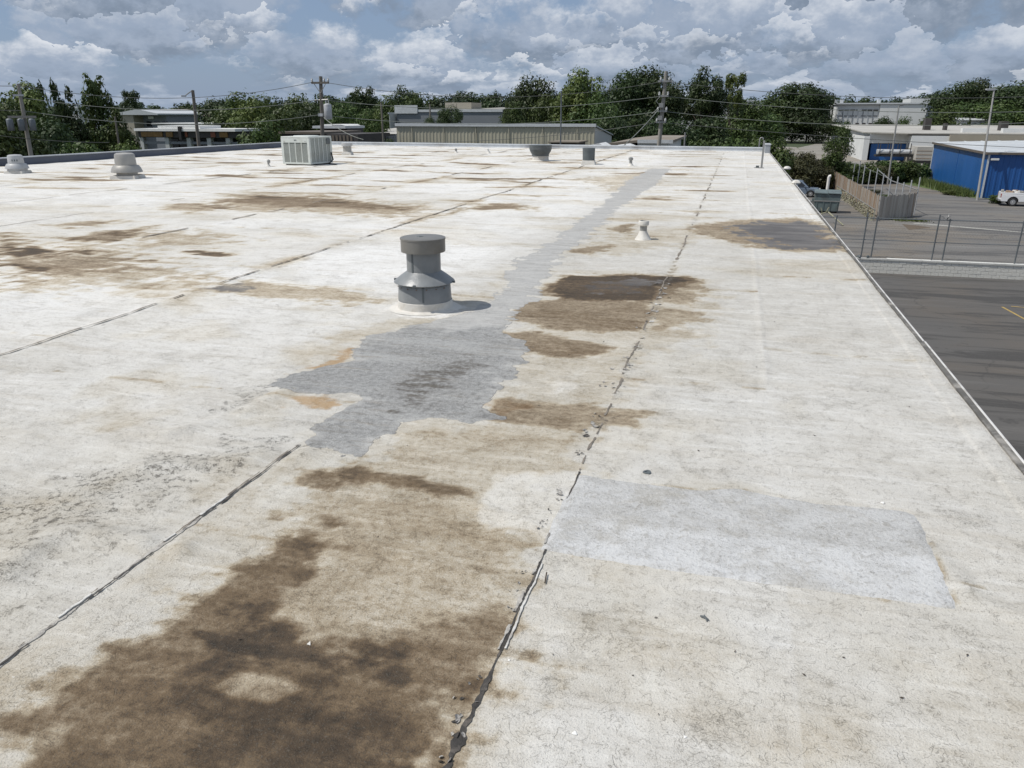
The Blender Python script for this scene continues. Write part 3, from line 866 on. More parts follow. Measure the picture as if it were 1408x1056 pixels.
# grey coating with a ragged edge
cm = g.step(g.madd(g.sub(g.add(g.mul(nb, 0.5), g.mul(n_str, 0.5)), 0.5), 1.8, coatf), 0.43, 0.53)
cm = g.mul(cm, g.step(coatf, 0.02, 0.15))
cl1 = g.mix(g.step(n_str, 0.35, 0.70), (0.44, 0.435, 0.42), (0.33, 0.33, 0.325))
cl2 = g.mix(g.step(n_fine, 0.35, 0.68), (0.315, 0.318, 0.315), (0.195, 0.198, 0.198))
cl2 = g.mix(g.mul(g.step(n_str, 0.54, 0.70), 0.20), cl2, (0.15, 0.15, 0.145))
cl2 = g.mix(g.mul(g.step(n_grain, 0.48, 0.64), 0.45), cl2, (0.13, 0.13, 0.128))
cl2 = g.mix(g.mul(g.step(n_wide, 0.48, 0.66), 0.45), cl2, (0.42, 0.425, 0.42))
ccol = g.mix(coat2f, cl1, cl2)
ccol = g.mix(g.mul(g.mul(dm, g.step(g.add(g.mul(n_str, 0.6), g.mul(n_fine, 0.4)), 0.40, 0.58)), 0.80), ccol, (0.085, 0.075, 0.06))
cstr = g.mul(g.step(n_str, 0.52, 0.66), g.step(n_wide, 0.42, 0.62))
ccol = g.mix(g.mul(cstr, 0.40), ccol, (0.21, 0.175, 0.13))
ccol = g.mix(g.mul(g.step(n_fine, 0.55, 0.70), 0.30), ccol, (0.13, 0.125, 0.115))
c2 = g.mix(g.mul(cm, 0.93), c1, ccol)
rim = g.mul(g.mul(g.step(cm, 0.05, 0.4), g.step(cm, 0.95, 0.5)), 0.6)
c2 = g.mix(rim, c2, (0.17, 0.155, 0.13))
# slate of the ponded areas
sm = broken(slatef, 2.2, 0.20, 0.80, mixn)
slc = g.mix(g.step(n_wide, 0.35, 0.65), (0.075, 0.073, 0.076), (0.17, 0.162, 0.155))
c2 = g.mix(g.mul(sm, 0.93), c2, slc)
# worn granules: dark pits in the coating
pits = g.step(g.add(g.mul(n_fine, 0.6), g.mul(n_grain, 0.4)), 0.53, 0.60)
wm = g.step(g.madd(g.sub(n_med, 0.5), 1.2, wornf), 0.25, 0.95)
c2 = g.mix(g.mul(g.mul(pits, wm), 0.72), c2, (0.12, 0.112, 0.098))
c2 = g.mix(g.mul(wm, 0.20), c2, (0.30, 0.285, 0.25))
# speckle, grit and hairline crazing over everything
grit = g.step(n_grain, 0.56, 0.70)
c2 = g.mix(g.mul(grit, 0.50), c2, (0.16, 0.145, 0.12))
c2 = g.mix(g.mul(g.mul(g.step(n_grain, 0.44, 0.32), g.step(dirt, 0.50, 0.15)), 0.30), c2, (0.72, 0.70, 0.65))
clean = g.step(dirt, 0.45, 0.15)
chip = g.step(g.noise(P, 60, 2, 0.5), 0.70, 0.76)
c2 = g.mix(g.mul(g.mul(chip, clean), 0.5), c2, (0.66, 0.65, 0.61))
cr = g.mul(g.step(crack, 0.022, 0.006), g.step(n_big, 0.52, 0.66))
cr2 = g.m('MAXIMUM', g.mul(g.step(sq1, 0.013, 0.004), g.step(n_med, 0.50, 0.62)), g.mul(g.step(sq2, 0.008, 0.002), g.step(n_fine, 0.44, 0.54)))
craze = g.m('MAXIMUM', g.mul(cr, 0.24), g.mul(cr2, 0.30))
c2 = g.mix(craze, c2, (0.13, 0.11, 0.085))
dots = g.voro(P, 5.5, 'F1')
dot = g.mul(g.step(dots, 0.045, 0.025), g.step(n_big, 0.5, 0.55))
c2 = g.mix(g.mul(dot, 0.8), c2, (0.05, 0.045, 0.04))
bs = g.node('ShaderNodeBsdfPrincipled')
g.put(bs.inputs['Base Color'], c2)
g.put(bs.inputs['Roughness'], g.mix(g.mul(sm, 0.55), (0.82, 0.82, 0.82), (0.42, 0.42, 0.42)))
bs.inputs['Specular IOR Level'].default_value = 0.28
hgt = g.add(g.mul(n_fine, 0.55), g.mul(n_grain, 0.40))
hgt = g.sub(hgt, g.mul(craze, 0.5))
hgt = g.add(hgt, g.mul(cm, 0.45))
hgt = g.sub(hgt, g.mul(g.mul(pits, wm), 0.5))
g.put(bs.inputs['Normal'], g.bump(hgt, 0.009, 1.0))
ou = g.node('ShaderNodeOutputMaterial')
rm.node_tree.links.new(bs.outputs[0], ou.inputs[0])
roof.data.materials.append(rm)


def roof_z(x, y):
    i = min(max(int(np.searchsorted(rows, y * 40.45 / far_y(x) if y > 0 else y)), 0), nr - 1)
    j = min(max(int(np.searchsorted(cols, x)), 0), nc - 1)
    return float(Z[i * nc + j])


def ribbon(name, x_of, y0, y1, dy, half, mat, lift=0.004, seed=0, thick=0.0, gaps=None, rag=0.6, parent=None, crown=0.0):
    """a long ragged strip lying on the roof along y"""
    rr = np.random.RandomState(seed)
    ys = []
    y = y0
    while y < y1:
        ys.append(y)
        y += max(dy, dy * y * 0.5)
    ys = np.array(ys)
    mb = MB()
    l = fbm(ys * 9.3 + seed, ys * 0 + seed, 4, seed + 1, 0.8)
    r = fbm(ys * 9.9 + seed, ys * 0 + 3.3, 4, seed + 2, 0.8)
    run = []
    def flush():
        if len(run) > 1:
            n0 = len(mb.v)
            for (x, y, hl, hr) in run:
                z = roof_z(x, y) + lift
                mb.v += [(x - hl, y, z - thick), (x - hl * 0.93, y, z), (x, y, z + crown), (x + hr * 0.93, y, z), (x + hr, y, z - thick)]
            for k in range(len(run) - 1):
                b0 = n0 + k * 5
                for q in range(4):
                    mb.f.append((b0 + q, b0 + q + 1, b0 + q + 6, b0 + q + 5))
        run.clear()
    for k, y in enumerate(ys):
        h = half(y) if callable(half) else half
        hl = h * max(0.12, 1 + rag * l[k]); hr = h * max(0.12, 1 + rag * r[k])
        if gaps is not None and gaps(y):
            flush(); continue
        run.append((x_of(y), y, hl, hr))
    flush()
    return mb.build(name, mat, parent if parent is not None else roof, smooth=True, fix=False)


wob = lambda f, a, s: (lambda y: float(a * fbm(np.array([y * f]), np.array([s * 1.7]), 3, s)[0]))
w3 = wob(1.1, 0.018, 3); w2 = wob(0.8, 0.014, 4); w1 = wob(0.4, 0.02, 6)
x3 = lambda y: -0.592 + w3(y) + (0.012 if y < 3 else 0)
x2 = lambda y: -2.045 + w2(y)
x1 = lambda y: -4.88 + w1(y) - 0.004 * max(0, y - 4)

# seam three: an open split with a lifted lip and torn flaps
ribbon('seam_gap', x3, 1.1, 3.3, 0.012, lambda y: 0.0036 + 0.012 * max(0, (2.0 - y)) * (1 + 0.6 * math.sin(y * 9)), M['tar'], 0.0035, 3, rag=1.0)
ribbon('seam_gap', x3, 3.3, 4.4, 0.012, lambda y: 0.0042, M['seam_dirt'], 0.0035, 5, gaps=lambda y: fbm(np.array([y * 3.1]), np.array([9.2]), 3, 11)[0] > 0.2, rag=1.2)
ribbon('seam_lip', lambda y: x3(y) + 0.010, 1.95, 3.0, 0.012, lambda y: 0.0034, M['lip'], 0.006, 13, 0.004, gaps=lambda y: fbm(np.array([y * 4.1]), np.array([2.2]), 2, 9)[0] > 0.0, rag=1.0)
ribbon('seam_lip', lambda y: x3(y) - 0.009, 1.9, 2.75, 0.010, lambda y: 0.005, M['tape'], 0.006, 17, 0.004, gaps=lambda y: fbm(np.array([y * 5.1]), np.array([4.2]), 2, 19)[0] > 0.0, rag=1.1, crown=0.001)
ribbon('seam_gap', x3, 4.4, 8.2, 0.012, lambda y: 0.006, M['seam_dirt'], 0.0035, 23, gaps=lambda y: fbm(np.array([y * 2.3]), np.array([1.2]), 3, 29)[0] > 0.12, rag=1.2)
ribbon('seam_gap', lambda y: x3(y) + 0.02, 8.2, 38.0, 0.02, lambda y: 0.012, M['seam_dirt'], 0.0035, 37, gaps=lambda y: fbm(np.array([y * 1.3]), np.array([1.2]), 3, 39)[0] > 0.05, rag=1.2)
rng = random.Random(8)


def torn_flap(x, y, r, mat, lift, name='torn_flap', ang=None):
    """a small curled scrap of membrane, one edge lifted"""
    n = 9
    ang = rng.uniform(0, 6.28) if ang is None else ang
    ca, sa_ = math.cos(ang), math.sin(ang)
    mb = MB()
    z0 = roof_z(x, y)
    top = [(x, y, z0 + lift * 0.5)]
    ring = []
    for k in range(n):
        t = 2 * math.pi * k / n
        q = r * rng.uniform(0.45, 1.15)
        u, v = q * math.cos(t) * 1.5, q * math.sin(t) * 0.8
        ring.append((x + u * ca - v * sa_, y + u * sa_ + v * ca, z0 + 0.004 + lift * max(0, math.sin(t)) ** 2 * rng.uniform(0.5, 1.2)))
    mb.addgeo(top + ring, [(0, k + 1, (k + 1) % n + 1) for k in range(n)])
    return mb.build(name, mat, roof, smooth=False, fix=False)


for (x, y, r, kind) in (
        (*(-0.654,2.708), .022, 'flap'), (*(-0.639,2.775), .018, 'flap'), (*(-0.622,3.009), .028, 'flap'), (*(-0.643,3.046), .020, 'lip'),
        (*(-0.646,3.461), .034, 'flap'), (*(-0.634,3.51), .022, 'lip'), (*(-0.616,3.811), .045, 'tar'), (*(-0.6,3.88), .05, 'flap'),
        (*(-0.638,4.003), .034, 'tape'), (*(-0.652,4.566), .036, 'flap'), (*(-0.641,4.612), .024, 'lip'), (*(-0.623,4.943), .050, 'flap'),
        (*(-0.594,4.984), .04, 'tape'), (*(-0.626,5.183), .03, 'lip'), (*(-0.599,5.452), .04, 'flap'), (*(-0.588,5.719), .04, 'lip'),
        (*(-0.565,6.013), .05, 'tape'), (*(-0.578,6.298), .05, 'lip'), (*(-0.586,6.611), .07, 'tape'), (*(-0.577,6.899), .06, 'lip'),
        (*(-0.573,7.208), .08, 'tape'), (*(-0.573,7.507), .07, 'flap'), (*(-0.581,7.754), .07, 'tape'), (*(-0.625,2.269), .02, 'lip'),
        (*(-0.624,2.385), .018, 'flap'), (*(-0.617,2.164), .016, 'flap'), (*(-0.616,1.698), .026, 'tar'), (*(-0.621,1.637), .03, 'tar'),
        (*(-0.603,1.55), .028, 'tar'), (*(-0.601,1.488), .03, 'tar'), (*(-0.619,1.775), .02, 'tar'), (*(-0.64,2.872), .014, 'tar')):
    for q in range(3):
        torn_flap(x + rng.gauss(0, r * .7), y + rng.gauss(0, r * .7), r * rng.uniform(.16, .42), M[(kind, 'flap', 'tape')[q]], rng.uniform(0.003, 0.011))

# seam two: a ragged taped lap with dark splits in it
ribbon('seam_tape', x2, 0.6, 3.22, 0.012, lambda y: 0.008, M['tape'], 0.0035, 41, 0.0035, gaps=lambda y: fbm(np.array([y * 4.0]), np.array([8.2]), 3, 43)[0] > 0.42, rag=1.0)
ribbon('seam_gap', lambda y: x2(y) + 0.006, 0.6, 3.20, 0.012, lambda y: 0.0032, M['tar'], 0.006, 47, gaps=lambda y: fbm(np.array([y * 3.3]), np.array([5.2]), 3, 49)[0] > 0.22, rag=1.2)
ribbon('seam_gap', lambda y: x2(y) - 0.009, 0.6, 3.15, 0.012, lambda y: 0.0030, M['seam_dirt'], 0.006, 57, gaps=lambda y: fbm(np.array([y * 3.0]), np.array([6.2]), 3, 59)[0] > 0.15, rag=1.2)
ribbon('seam_lip', lambda y: x2(y) - 0.004, 0.6, 3.0, 0.012, lambda y: 0.005, M['lip'], 0.009, 61, 0.004, gaps=lambda y: fbm(np.array([y * 2.6]), np.array([7.2]), 3, 69)[0] > -0.35, rag=0.9)
# seam one and the laps beyond it
ribbon('seam_gap', x1, 2.5, 40.0, 0.016, lambda y: 0.004 + 0.0007 * y, M['seam_dirt'], 0.010, 71, gaps=lambda y: fbm(np.array([y * 0.9]), np.array([3.2]), 3, 79)[0] > 0.38, rag=0.9)
ribbon('seam_gap', lambda y: x1(y) + 0.012, 2.5, 14.0, 0.016, lambda y: 0.002 + 0.0003 * y, M['tar'], 0.014, 73, gaps=lambda y: fbm(np.array([y * 1.1]), np.array([3.9]), 3, 83)[0] > -0.05, rag=1.1)
for k, sxx in enumerate((-7.85, -10.75, -13.65, -17.0)):
    ribbon('seam_gap', (lambda s: (lambda y: s - 0.01 + 0.02 * math.sin(y * 0.5)))(sxx), 9.0, 38.0, 0.03, lambda y: 0.010 + 0.0009 * y, M['seam_dirt'], 0.011, 91 + k, gaps=(lambda kk: (lambda y: fbm(np.array([y * 0.7]), np.array([kk * 3.7]), 3, 95)[0] > 0.0))(k), rag=0.9)

# the pale rectangular repair patch
pm = bpy.data.materials.new('pale_patch_coating')
pm.use_nodes = True
g = NT(pm.node_tree)
P = g.coord('Object')
pn1 = g.noise(g.map(P, (1, 1.8, 1)), 5, 7, 0.7, 0.4)
pn2 = g.noise(P, 70, 5, 0.75)
pn3 = g.noise(P, 22, 5, 0.7, 0.5)
psx = g.node('ShaderNodeSeparateXYZ'); g.put(psx.inputs[0], P)
band = g.step(g.madd(psx.outputs['X'], -0.05, psx.outputs['Y']), 2.81, 2.88)
pc = g.mix(g.madd(band, 0.5, g.mul(g.step(pn1, 0.4, 0.65), 0.5)), (0.60, 0.602, 0.598), (0.45, 0.445, 0.43))
pc = g.mix(g.mul(g.step(pn2, 0.50, 0.68), 0.55), pc, (0.25, 0.245, 0.235))
pc = g.mix(g.mul(g.step(pn3, 0.52, 0.68), 0.50), pc, (0.30, 0.28, 0.245))
pc = g.mix(g.mul(g.step(g.noise(P, 2.2, 6, 0.7, 0.5), 0.50, 0.64), 0.45), pc, (0.36, 0.335, 0.285))
pc = g.mix(g.mul(g.step(pn2, 0.46, 0.30), 0.5), pc, (0.64, 0.645, 0.645))
psq = g.m('ABSOLUTE', g.sub(g.noise(P, 30, 2, 0.5, 0.6), 0.5))
pc = g.mix(g.mul(g.mul(g.step(psq, 0.012, 0.003), g.step(pn1, 0.46, 0.55)), 0.55), pc, (0.14, 0.13, 0.115))
pb = g.node('ShaderNodeBsdfPrincipled')
g.put(pb.inputs['Base Color'], pc)
pb.inputs['Roughness'].default_value = 0.8
pb.inputs['Specular IOR Level'].default_value = 0.28
g.put(pb.inputs['Normal'], g.bump(g.add(pn2, g.mul(pn3, 0.6)), 0.008, 1.0))
pm.node_tree.links.new(pb.outputs[0], g.node('ShaderNodeOutputMaterial').inputs[0])
outline = [(-0.588,3.255),(-0.329,3.24),(-0.033,3.239),(0.131,3.308),(0.281,3.276),(0.522,3.252),(0.83,3.271),(0.863,3.254),(0.875,3.199),(0.871,2.845),(0.873,2.578),(0.717,2.573),(0.552,2.572),(0.332,2.566),(0.065,2.554),(-0.27,2.556),(-0.605,2.559),(-0.61,2.77),(-0.607,2.97)]
dense = []
for i in range(len(outline)):
    (ax, ay), (bx, by) = outline[i], outline[(i + 1) % len(outline)]
    n = max(2, int(math.hypot(bx - ax, by - ay) / 0.012))
    for k in range(n):
        t = k / n
        j = 0.004 * float(fbm(np.array([(ax + (bx - ax) * t) * 14]), np.array([(ay + (by - ay) * t) * 14]), 4, 3)[0])
        dense.append((ax + (bx - ax) * t + j, ay + (by - ay) * t + j))
cx = sum(p[0] for p in dense) / len(dense); cy = sum(p[1] for p in dense) / len(dense)
mb = MB()
NR = 28
for rI in range(NR + 1):
    t = 1 - rI / NR * 0.999
    for (x, y) in dense:
        X_, Y_ = cx + (x - cx) * t, cy + (y - cy) * t
        mb.v.append((X_, Y_, roof_z(X_, Y_) + (0.0045 + 0.002 * min(rI, 1)) if rI else roof_z(X_, Y_) - 0.002))
nd = len(dense)
for rI in range(NR):
    for k in range(nd):
        k2 = (k + 1) % nd
        mb.f.append((rI * nd + k, rI * nd + k2, (rI + 1) * nd + k2, (rI + 1) * nd + k))
patch = mb.build('repair_patch', pm, roof, smooth=True)
patch['label'] = 'pale bluish rectangular coating patch glued over the right hand membrane'

# drip edge along the right side, parapets at the far and left sides, walls below
for y0 in np.arange(-3, 40.2, 3.05):
    y1 = min(y0 + 3.04, 40.3)
    jx = rng.uniform(-0.004, 0.004)
    MB().span(1.435, 1.462 + jx, y0, y1, -0.02, 0.014).build('edge_gap', M['edge_dark'], roof)
    mb = MB().prism([(1.463 + jx, -0.12), (1.463 + jx, 0.016), (1.466 + jx, 0.019), (1.474 + jx, 0.018), (1.477 + jx, 0.012), (1.477 + jx, -0.12)], 'y', y0, y1)
    mb.build('drip_edge', M['edge_white'], roof)
MB().span(1.30, 1.462, -3, 40.3, GROUND - 0.9, -0.121).build('side_wall', M['brick_wall'], roof)
mb = MB()
n = 9
for k in range(n):
    xa, xb = 1.46 - k * 25.6 / n, 1.46 - (k + 1) * 25.6 / n + 0.006
    ya, yb = far_y(xa), far_y(xb)
    MB().addgeo([(xa, ya, -0.1), (xb, yb, -0.1), (xb, yb + .30, -0.1), (xa, ya + .30, -0.1), (xa, ya, .15), (xb, yb, .15), (xb, yb + .30, .15), (xa, ya + .30, .15)],
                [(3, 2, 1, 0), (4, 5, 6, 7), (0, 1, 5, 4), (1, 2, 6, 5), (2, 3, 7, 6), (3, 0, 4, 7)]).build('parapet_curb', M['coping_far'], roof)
    MB().addgeo([(xa, ya - .03, .151), (xb, yb - .03, .151), (xb, yb + .33, .151), (xa, ya + .33, .151), (xa, ya - .03, .19), (xb, yb - .03, .19), (xb, yb + .33, .19), (xa, ya + .33, .19)],
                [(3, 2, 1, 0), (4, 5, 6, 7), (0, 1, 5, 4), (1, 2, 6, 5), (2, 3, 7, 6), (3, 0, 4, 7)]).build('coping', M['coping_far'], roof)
for k in range(12):
    ya, yb = -3 + k * 3.84, -3 + (k + 1) * 3.84 - 0.006
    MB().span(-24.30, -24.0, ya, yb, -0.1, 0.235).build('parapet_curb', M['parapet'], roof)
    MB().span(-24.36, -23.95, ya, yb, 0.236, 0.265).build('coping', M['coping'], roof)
MB().addgeo([(-24.3, 43.3, GROUND - .9), (1.4, 40.75, GROUND - .9), (1.4, 40.75, -.101), (-24.3, 43.3, -.101), (-24.3, 43.0, GROUND - .9), (1.4, 40.5, GROUND - .9), (1.4, 40.5, -.101), (-24.3, 43.0, -.101)],
            [(0, 1, 2, 3), (7, 6, 5, 4), (0, 4, 5, 1), (3, 2, 6, 7), (0, 3, 7, 4), (1, 5, 6, 2)]).build('end_wall', M['brick_wall'], roof)
MB().span(-24.28, -24.05, -3, 43.0, GROUND - 0.9, -0.101).build('side_wall', M['brick_wall'], roof)

# ------------------------------------------------------------------ things on the roof
# the big round vent
vx, vy = (-2.546,6.23)
t = thing('roof_vent', 'big slate grey round vent with flared skirt and tan cap', 'roof vent', (vx, vy, roof_z(vx, vy) - 0.006))
MB().lathe((0, 0, 0), [(0.239, 0.0), (0.236, 0.075), (0.228, 0.215), (0.222, 0.225)], 64).build('base_pipe', M['grey_paint'], t, smooth=True)
MB().lathe((0, 0, 0), [(0.315, 0.006), (0.285, 0.011), (0.254, 0.013), (0.244, 0.018), (0.2422, 0.045), (0.2405, 0.080), (0.2365, 0.083)], 64, wob=0.012, seed=2, closed=False).build('flashing', M['flash'], t, smooth=True)
sk = MB().lathe((0, 0, 0), [(0.221, 0.226), (0.262, 0.240), (0.266, 0.243), (0.262, 0.249), (0.205, 0.295), (0.153, 0.332), (0.149, 0.336)], 64, closed=False).build('skirt', M['grey_paint'], t, smooth=True)
for k in range(4):
    a = k * math.pi / 2 + 0.05
    MB().box((0.262 * math.cos(a), 0.262 * math.sin(a), 0.247), (0.035, 0.02, 0.016), a).build('clip', M['grey_paint_dark'], sk)
MB().lathe((0, 0, 0), [(0.148, 0.32), (0.148, 0.51)], 64).build('neck', M['grey_paint'], t, smooth=True)
for (rad_, an_, z0_, z1_) in ((0.2325, -1.25, 0.085, 0.222), (0.1495, -1.9, 0.335, 0.50)):
    MB().box((rad_ * math.cos(an_), rad_ * math.sin(an_), (z0_ + z1_) / 2), (0.004, 0.016, z1_ - z0_), an_).build('lap_seam', M['grey_paint_dark'], t)
M['rust'] = simple('rust_streak', (0.16, 0.075, 0.03), 0.8, 0, 0.4, 30)
for k in range(7):
    an_ = -2.6 + k * 0.37
    MB().lathe((0.2335 * math.cos(an_), 0.2335 * math.sin(an_), 0.205), [(0.004, 0), (0.005, 0.004), (0.003, 0.007)], 8).build('screw', M['rust'], t)
cp = MB().lathe((0, 0, 0), [(0.150, 0.522), (0.186, 0.506), (0.191, 0.504), (0.1925, 0.510), (0.1925, 0.606), (0.196, 0.609), (0.196, 0.622), (0.186, 0.626), (0.10, 0.630), (0.02, 0.632)], 72).build('cap', M['cap_metal'], t, smooth=True)
MB().lathe((-0.02, -0.02, 0.631), [(0.03, 0.0), (0.028, 0.003), (0.01, 0.006)], 14, wob=0.15).build('dent_patch', M['grey_paint_dark'], cp, smooth=True)

# small stack
sx_, sy_ = (-1.143,10.763)
t = thing('plumbing_vent', 'small white plumbing vent with dark stained neck, just beyond the brown pond stain', 'vent pipe', (sx_, sy_, roof_z(sx_, sy_)))
MB().lathe((0, 0, 0), [(0.115, 0.0), (0.105, 0.012), (0.075, 0.06), (0.054, 0.105), (0.050, 0.12)], 28, wob=0.03).build('flashing_boot', M['flash'], t, smooth=True)
MB().lathe((0, 0, 0), [(0.047, 0.10), (0.049, 0.20)], 24).build('neck', M['galv'], t, smooth=True)
MB().lathe((0, 0, 0), [(0.050, 0.185), (0.070, 0.197), (0.072, 0.245), (0.066, 0.255), (0.058, 0.255), (0.055, 0.22)], 28, closed=False).build('collar', M['flash'], t, smooth=True)
MB().lathe((0, 0, 0), [(0.056, 0.215), (0.055, 0.222)], 24).build('pipe_mouth', M['black'], t)


def mushroom(x, y, s, mat, label, mark):
    t = thing('mushroom_vent', label, 'roof vent', (x, y, roof_z(x, y)), 0.3, 'mushroom exhaust vents on the left side of the roof')
    MB().box((0, 0, 0.045 * s), (0.70 * s, 0.70 * s, 0.09 * s), 0, 0.94).build('curb', M['flash'], t, bevel=0.008)
    MB().lathe((0, 0, 0.09 * s), [(0.27, 0.0), (0.265, 0.12 * s)], 40).build('throat', mat, t, smooth=True)
    MB().lathe((0, 0, 0), [(0.30 * s, 0.195 * s), (0.39 * s, 0.165 * s), (0.405 * s, 0.170 * s), (0.40 * s, 0.20 * s), (0.365 * s, 0.29 * s), (0.325 * s, 0.345 * s), (0.27 * s, 0.36 * s)], 48).build('hood', mat, t, smooth=True)
    d = MB().lathe((0, 0, 0), [(0.272 * s, 0.355 * s), (0.272 * s, 0.40 * s), (0.262 * s, 0.60 * s), (0.245 * s, 0.65 * s), (0.19 * s, 0.675 * s), (0.05 * s, 0.685 * s)], 48).build('dome', mat, t, smooth=True)
    if mark:
        # dark painted scrawl on the dome
        for a in mark:
            v = []
            for k in range(5):
                an = a + k * 0.035
                v.append((0.274 * s * math.cos(an), 0.274 * s * math.sin(an), (0.43 + 0.03 * (k % 2)) * s))
                v.append((0.268 * s * math.cos(an), 0.268 * s * math.sin(an), (0.53 - 0.02 * (k % 3)) * s))
            MB().addgeo(v, [(2 * k, 2 * k + 2, 2 * k + 3, 2 * k + 1) for k in range(4)]).build('painted_mark', M['grey_paint_dark'], d)
    return t


mushroom(*(-16.008,18.12), 0.99, M['mush'], 'cream grey mushroom vent with wide hood, the larger and nearer one on the left', None)
mushroom(*(-20.616,18.909), 0.78, M['mush_pale'], 'pale silver mushroom vent with dark scrawl on its dome, by the left parapet', (-1.55, -1.25, -0.95))

# air conditioner
ax_, ay_ = -14.55, 25.25
t = thing('air_conditioner', 'pale boxy rooftop air conditioner with four louvred panels on the front', 'air conditioner', (ax_, ay_, roof_z(ax_, ay_) + 0.05), RAD(-7))
Wd, Dp, Ht = 1.17, 1.30, 0.90
cab = MB().span(-Wd / 2 + .02, Wd / 2 - .02, -Dp / 2 + .02, Dp / 2 - .02, 0, Ht - .05).build('cabinet', M['ac_grille'], t)
MB().span(-Wd / 2, Wd / 2, -Dp / 2, Dp / 2, Ht - .05, Ht).build('top_panel', M['ac'], t, bevel=.012)
MB().span(-Wd / 2, Wd / 2, -Dp / 2, Dp / 2, -0.01, .05).build('base_rail', M['ac'], t, bevel=.008)
for sx1 in (-1, 1):
    for sy1 in (-1, 1):
        MB().span(sx1 * (Wd / 2 - .09), sx1 * Wd / 2, sy1 * (Dp / 2 - .09), sy1 * Dp / 2, .051, Ht - .051).build('corner_post', M['ac'], t)
MB().span(-Wd / 2 + .091, Wd / 2 - .091, -Dp / 2 - .002, -Dp / 2 + .018, Ht - .20, Ht - .051).build('header_panel', M['ac'], t)
fin_me = unit_box(M['ac'], 'fin')
gw = (Wd - .18 - .03 * 3) / 4
for k in range(4):
    xa = -Wd / 2 + .09 + k * (gw + .03)
    if k:
        MB().span(xa - .03, xa, -Dp / 2, -Dp / 2 + .018, .051, Ht - .201).build('mullion', M['ac'], t)
    mb = MB()
    for q in range(22):
        z = .075 + q * (Ht - .30) / 22
        mb.box((xa + gw / 2, -Dp / 2 + .012, z), (gw, .012, .009))
    mb.build('louvre_panel', M['ac'], t)
for sx1, nm in ((1, 'side_grille'), (-1, 'side_grille')):
    for k in range(5):
        yy_ = -Dp / 2 + .09 + (k + .5) * (Dp - .18) / 5
        mb = MB()
        for q in range(5):
            mb.box((sx1 * (Wd / 2 - .008), yy_ - .08 + q * .033, Ht / 2), (.012, .010, Ht - .11))
        mb.box((sx1 * (Wd / 2 - .006), yy_ + .105, Ht / 2), (.014, .035, Ht - .104))
        mb.build(nm, M['ac'], t)
MB().lathe((0, 0, Ht - .001), [(.44, 0), (.43, .02), (.40, .024)], 40).build('fan_ring', M['ac'], t, smooth=True)
for k in range(3):
    MB().box((.02 + (k - 1) * .034, -Dp / 2 - .006, Ht - .12 + .006 * (k % 2)), (.022, .006, .035 - .008 * (k % 2))).build('badge', M['grey_paint_dark'], t)
for sx1 in (-1, 1):
    MB().tube([(sx1 * .42, -Dp / 2 - .004, Ht - .17), (sx1 * .42, -Dp / 2 - .03, Ht - .155), (sx1 * .46, -Dp / 2 - .03, Ht - .155), (sx1 * .46, -Dp / 2 - .004, Ht - .17)], .006, 6).build('handle', M['galv'], t)
MB().span(Wd / 2 + .0, Wd / 2 + .035, .32, .52, Ht - .26, Ht - .08).build('switch_box', M['grey_paint_dark'], t)
MB().tube([(Wd / 2 + .02, .55, .35), (Wd / 2 + .05, .6, .10), (Wd / 2 + .04, .35, -.03), (Wd / 2 + .55, .05, -.035)], .022, 8).build('pipe', M['black'], t, smooth=True)
for sy1 in (-.5, .5):
    MB().span(-Wd / 2 + .05, Wd / 2 - .05, sy1 - .05, sy1 + .05, -.06, -.011).build('sleeper', M['plank_c'], t)

# bowl shaped vent and straight vent
x, y = (-7.203,29.71)
t = thing('bowl_vent', 'dark grey bowl shaped vent flaring upward from a white curb, before the tan building', 'roof vent', (x, y, roof_z(x, y)))
MB().lathe((0, 0, 0), [(.36, 0), (.315, .03), (.305, .20)], 40, wob=.02).build('curb', M['flash'], t, smooth=True)
MB().lathe((0, 0, 0), [(.33, .18), (.325, .23), (.385, .33), (.405, .36), (.405, .40), (.425, .415), (.435, .56), (.44, .575)], 48, closed=False).build('bowl', M['grey_paint_dark'], t, smooth=True)
MB().lathe((0, 0, 0), [(.437, .574), (.42, .578), (.30, .56), (.05, .57)], 48).build('lid', M['grey_paint_dark'], t, smooth=True)
x, y = (-5.015,27.876)
t = thing('straight_vent', 'dark grey straight cylinder vent on a square white curb, right of the bowl shaped vent', 'roof vent', (x, y, roof_z(x, y)))
MB().box((0, 0, .07), (.50, .50, .14), .1, .88).build('curb', M['flash'], t, bevel=.01)
MB().lathe((0, 0, 0), [(.205, .13), (.210, .30), (.222, .56), (.205, .566), (.1, .57)], 44).build('cylinder', M['grey_paint_dark'], t, smooth=True)
MB().box((.222, -.05, .35), (.012, .03, .42)).build('vertical_seam', M['grey_paint'], t)

# small turbine like vent behind the air conditioner
x, y = (-16.469,31.989)
t = thing('capped_vent', 'small pale capped pipe vent on a white curb, right behind the air conditioner', 'roof vent', (x, y, roof_z(x, y)))
MB().box((0, 0, .07), (.44, .44, .14), .2, .85).build('curb', M['flash'], t, bevel=.01)
MB().lathe((0, 0, 0), [(.185, .12), (.18, .40)], 36).build('pipe', M['mush'], t, smooth=True)
MB().lathe((0, 0, 0), [(.19, .36), (.235, .38), (.24, .50), (.20, .52), (.04, .53)], 36).build('cap', M['mush_pale'], t, smooth=True)


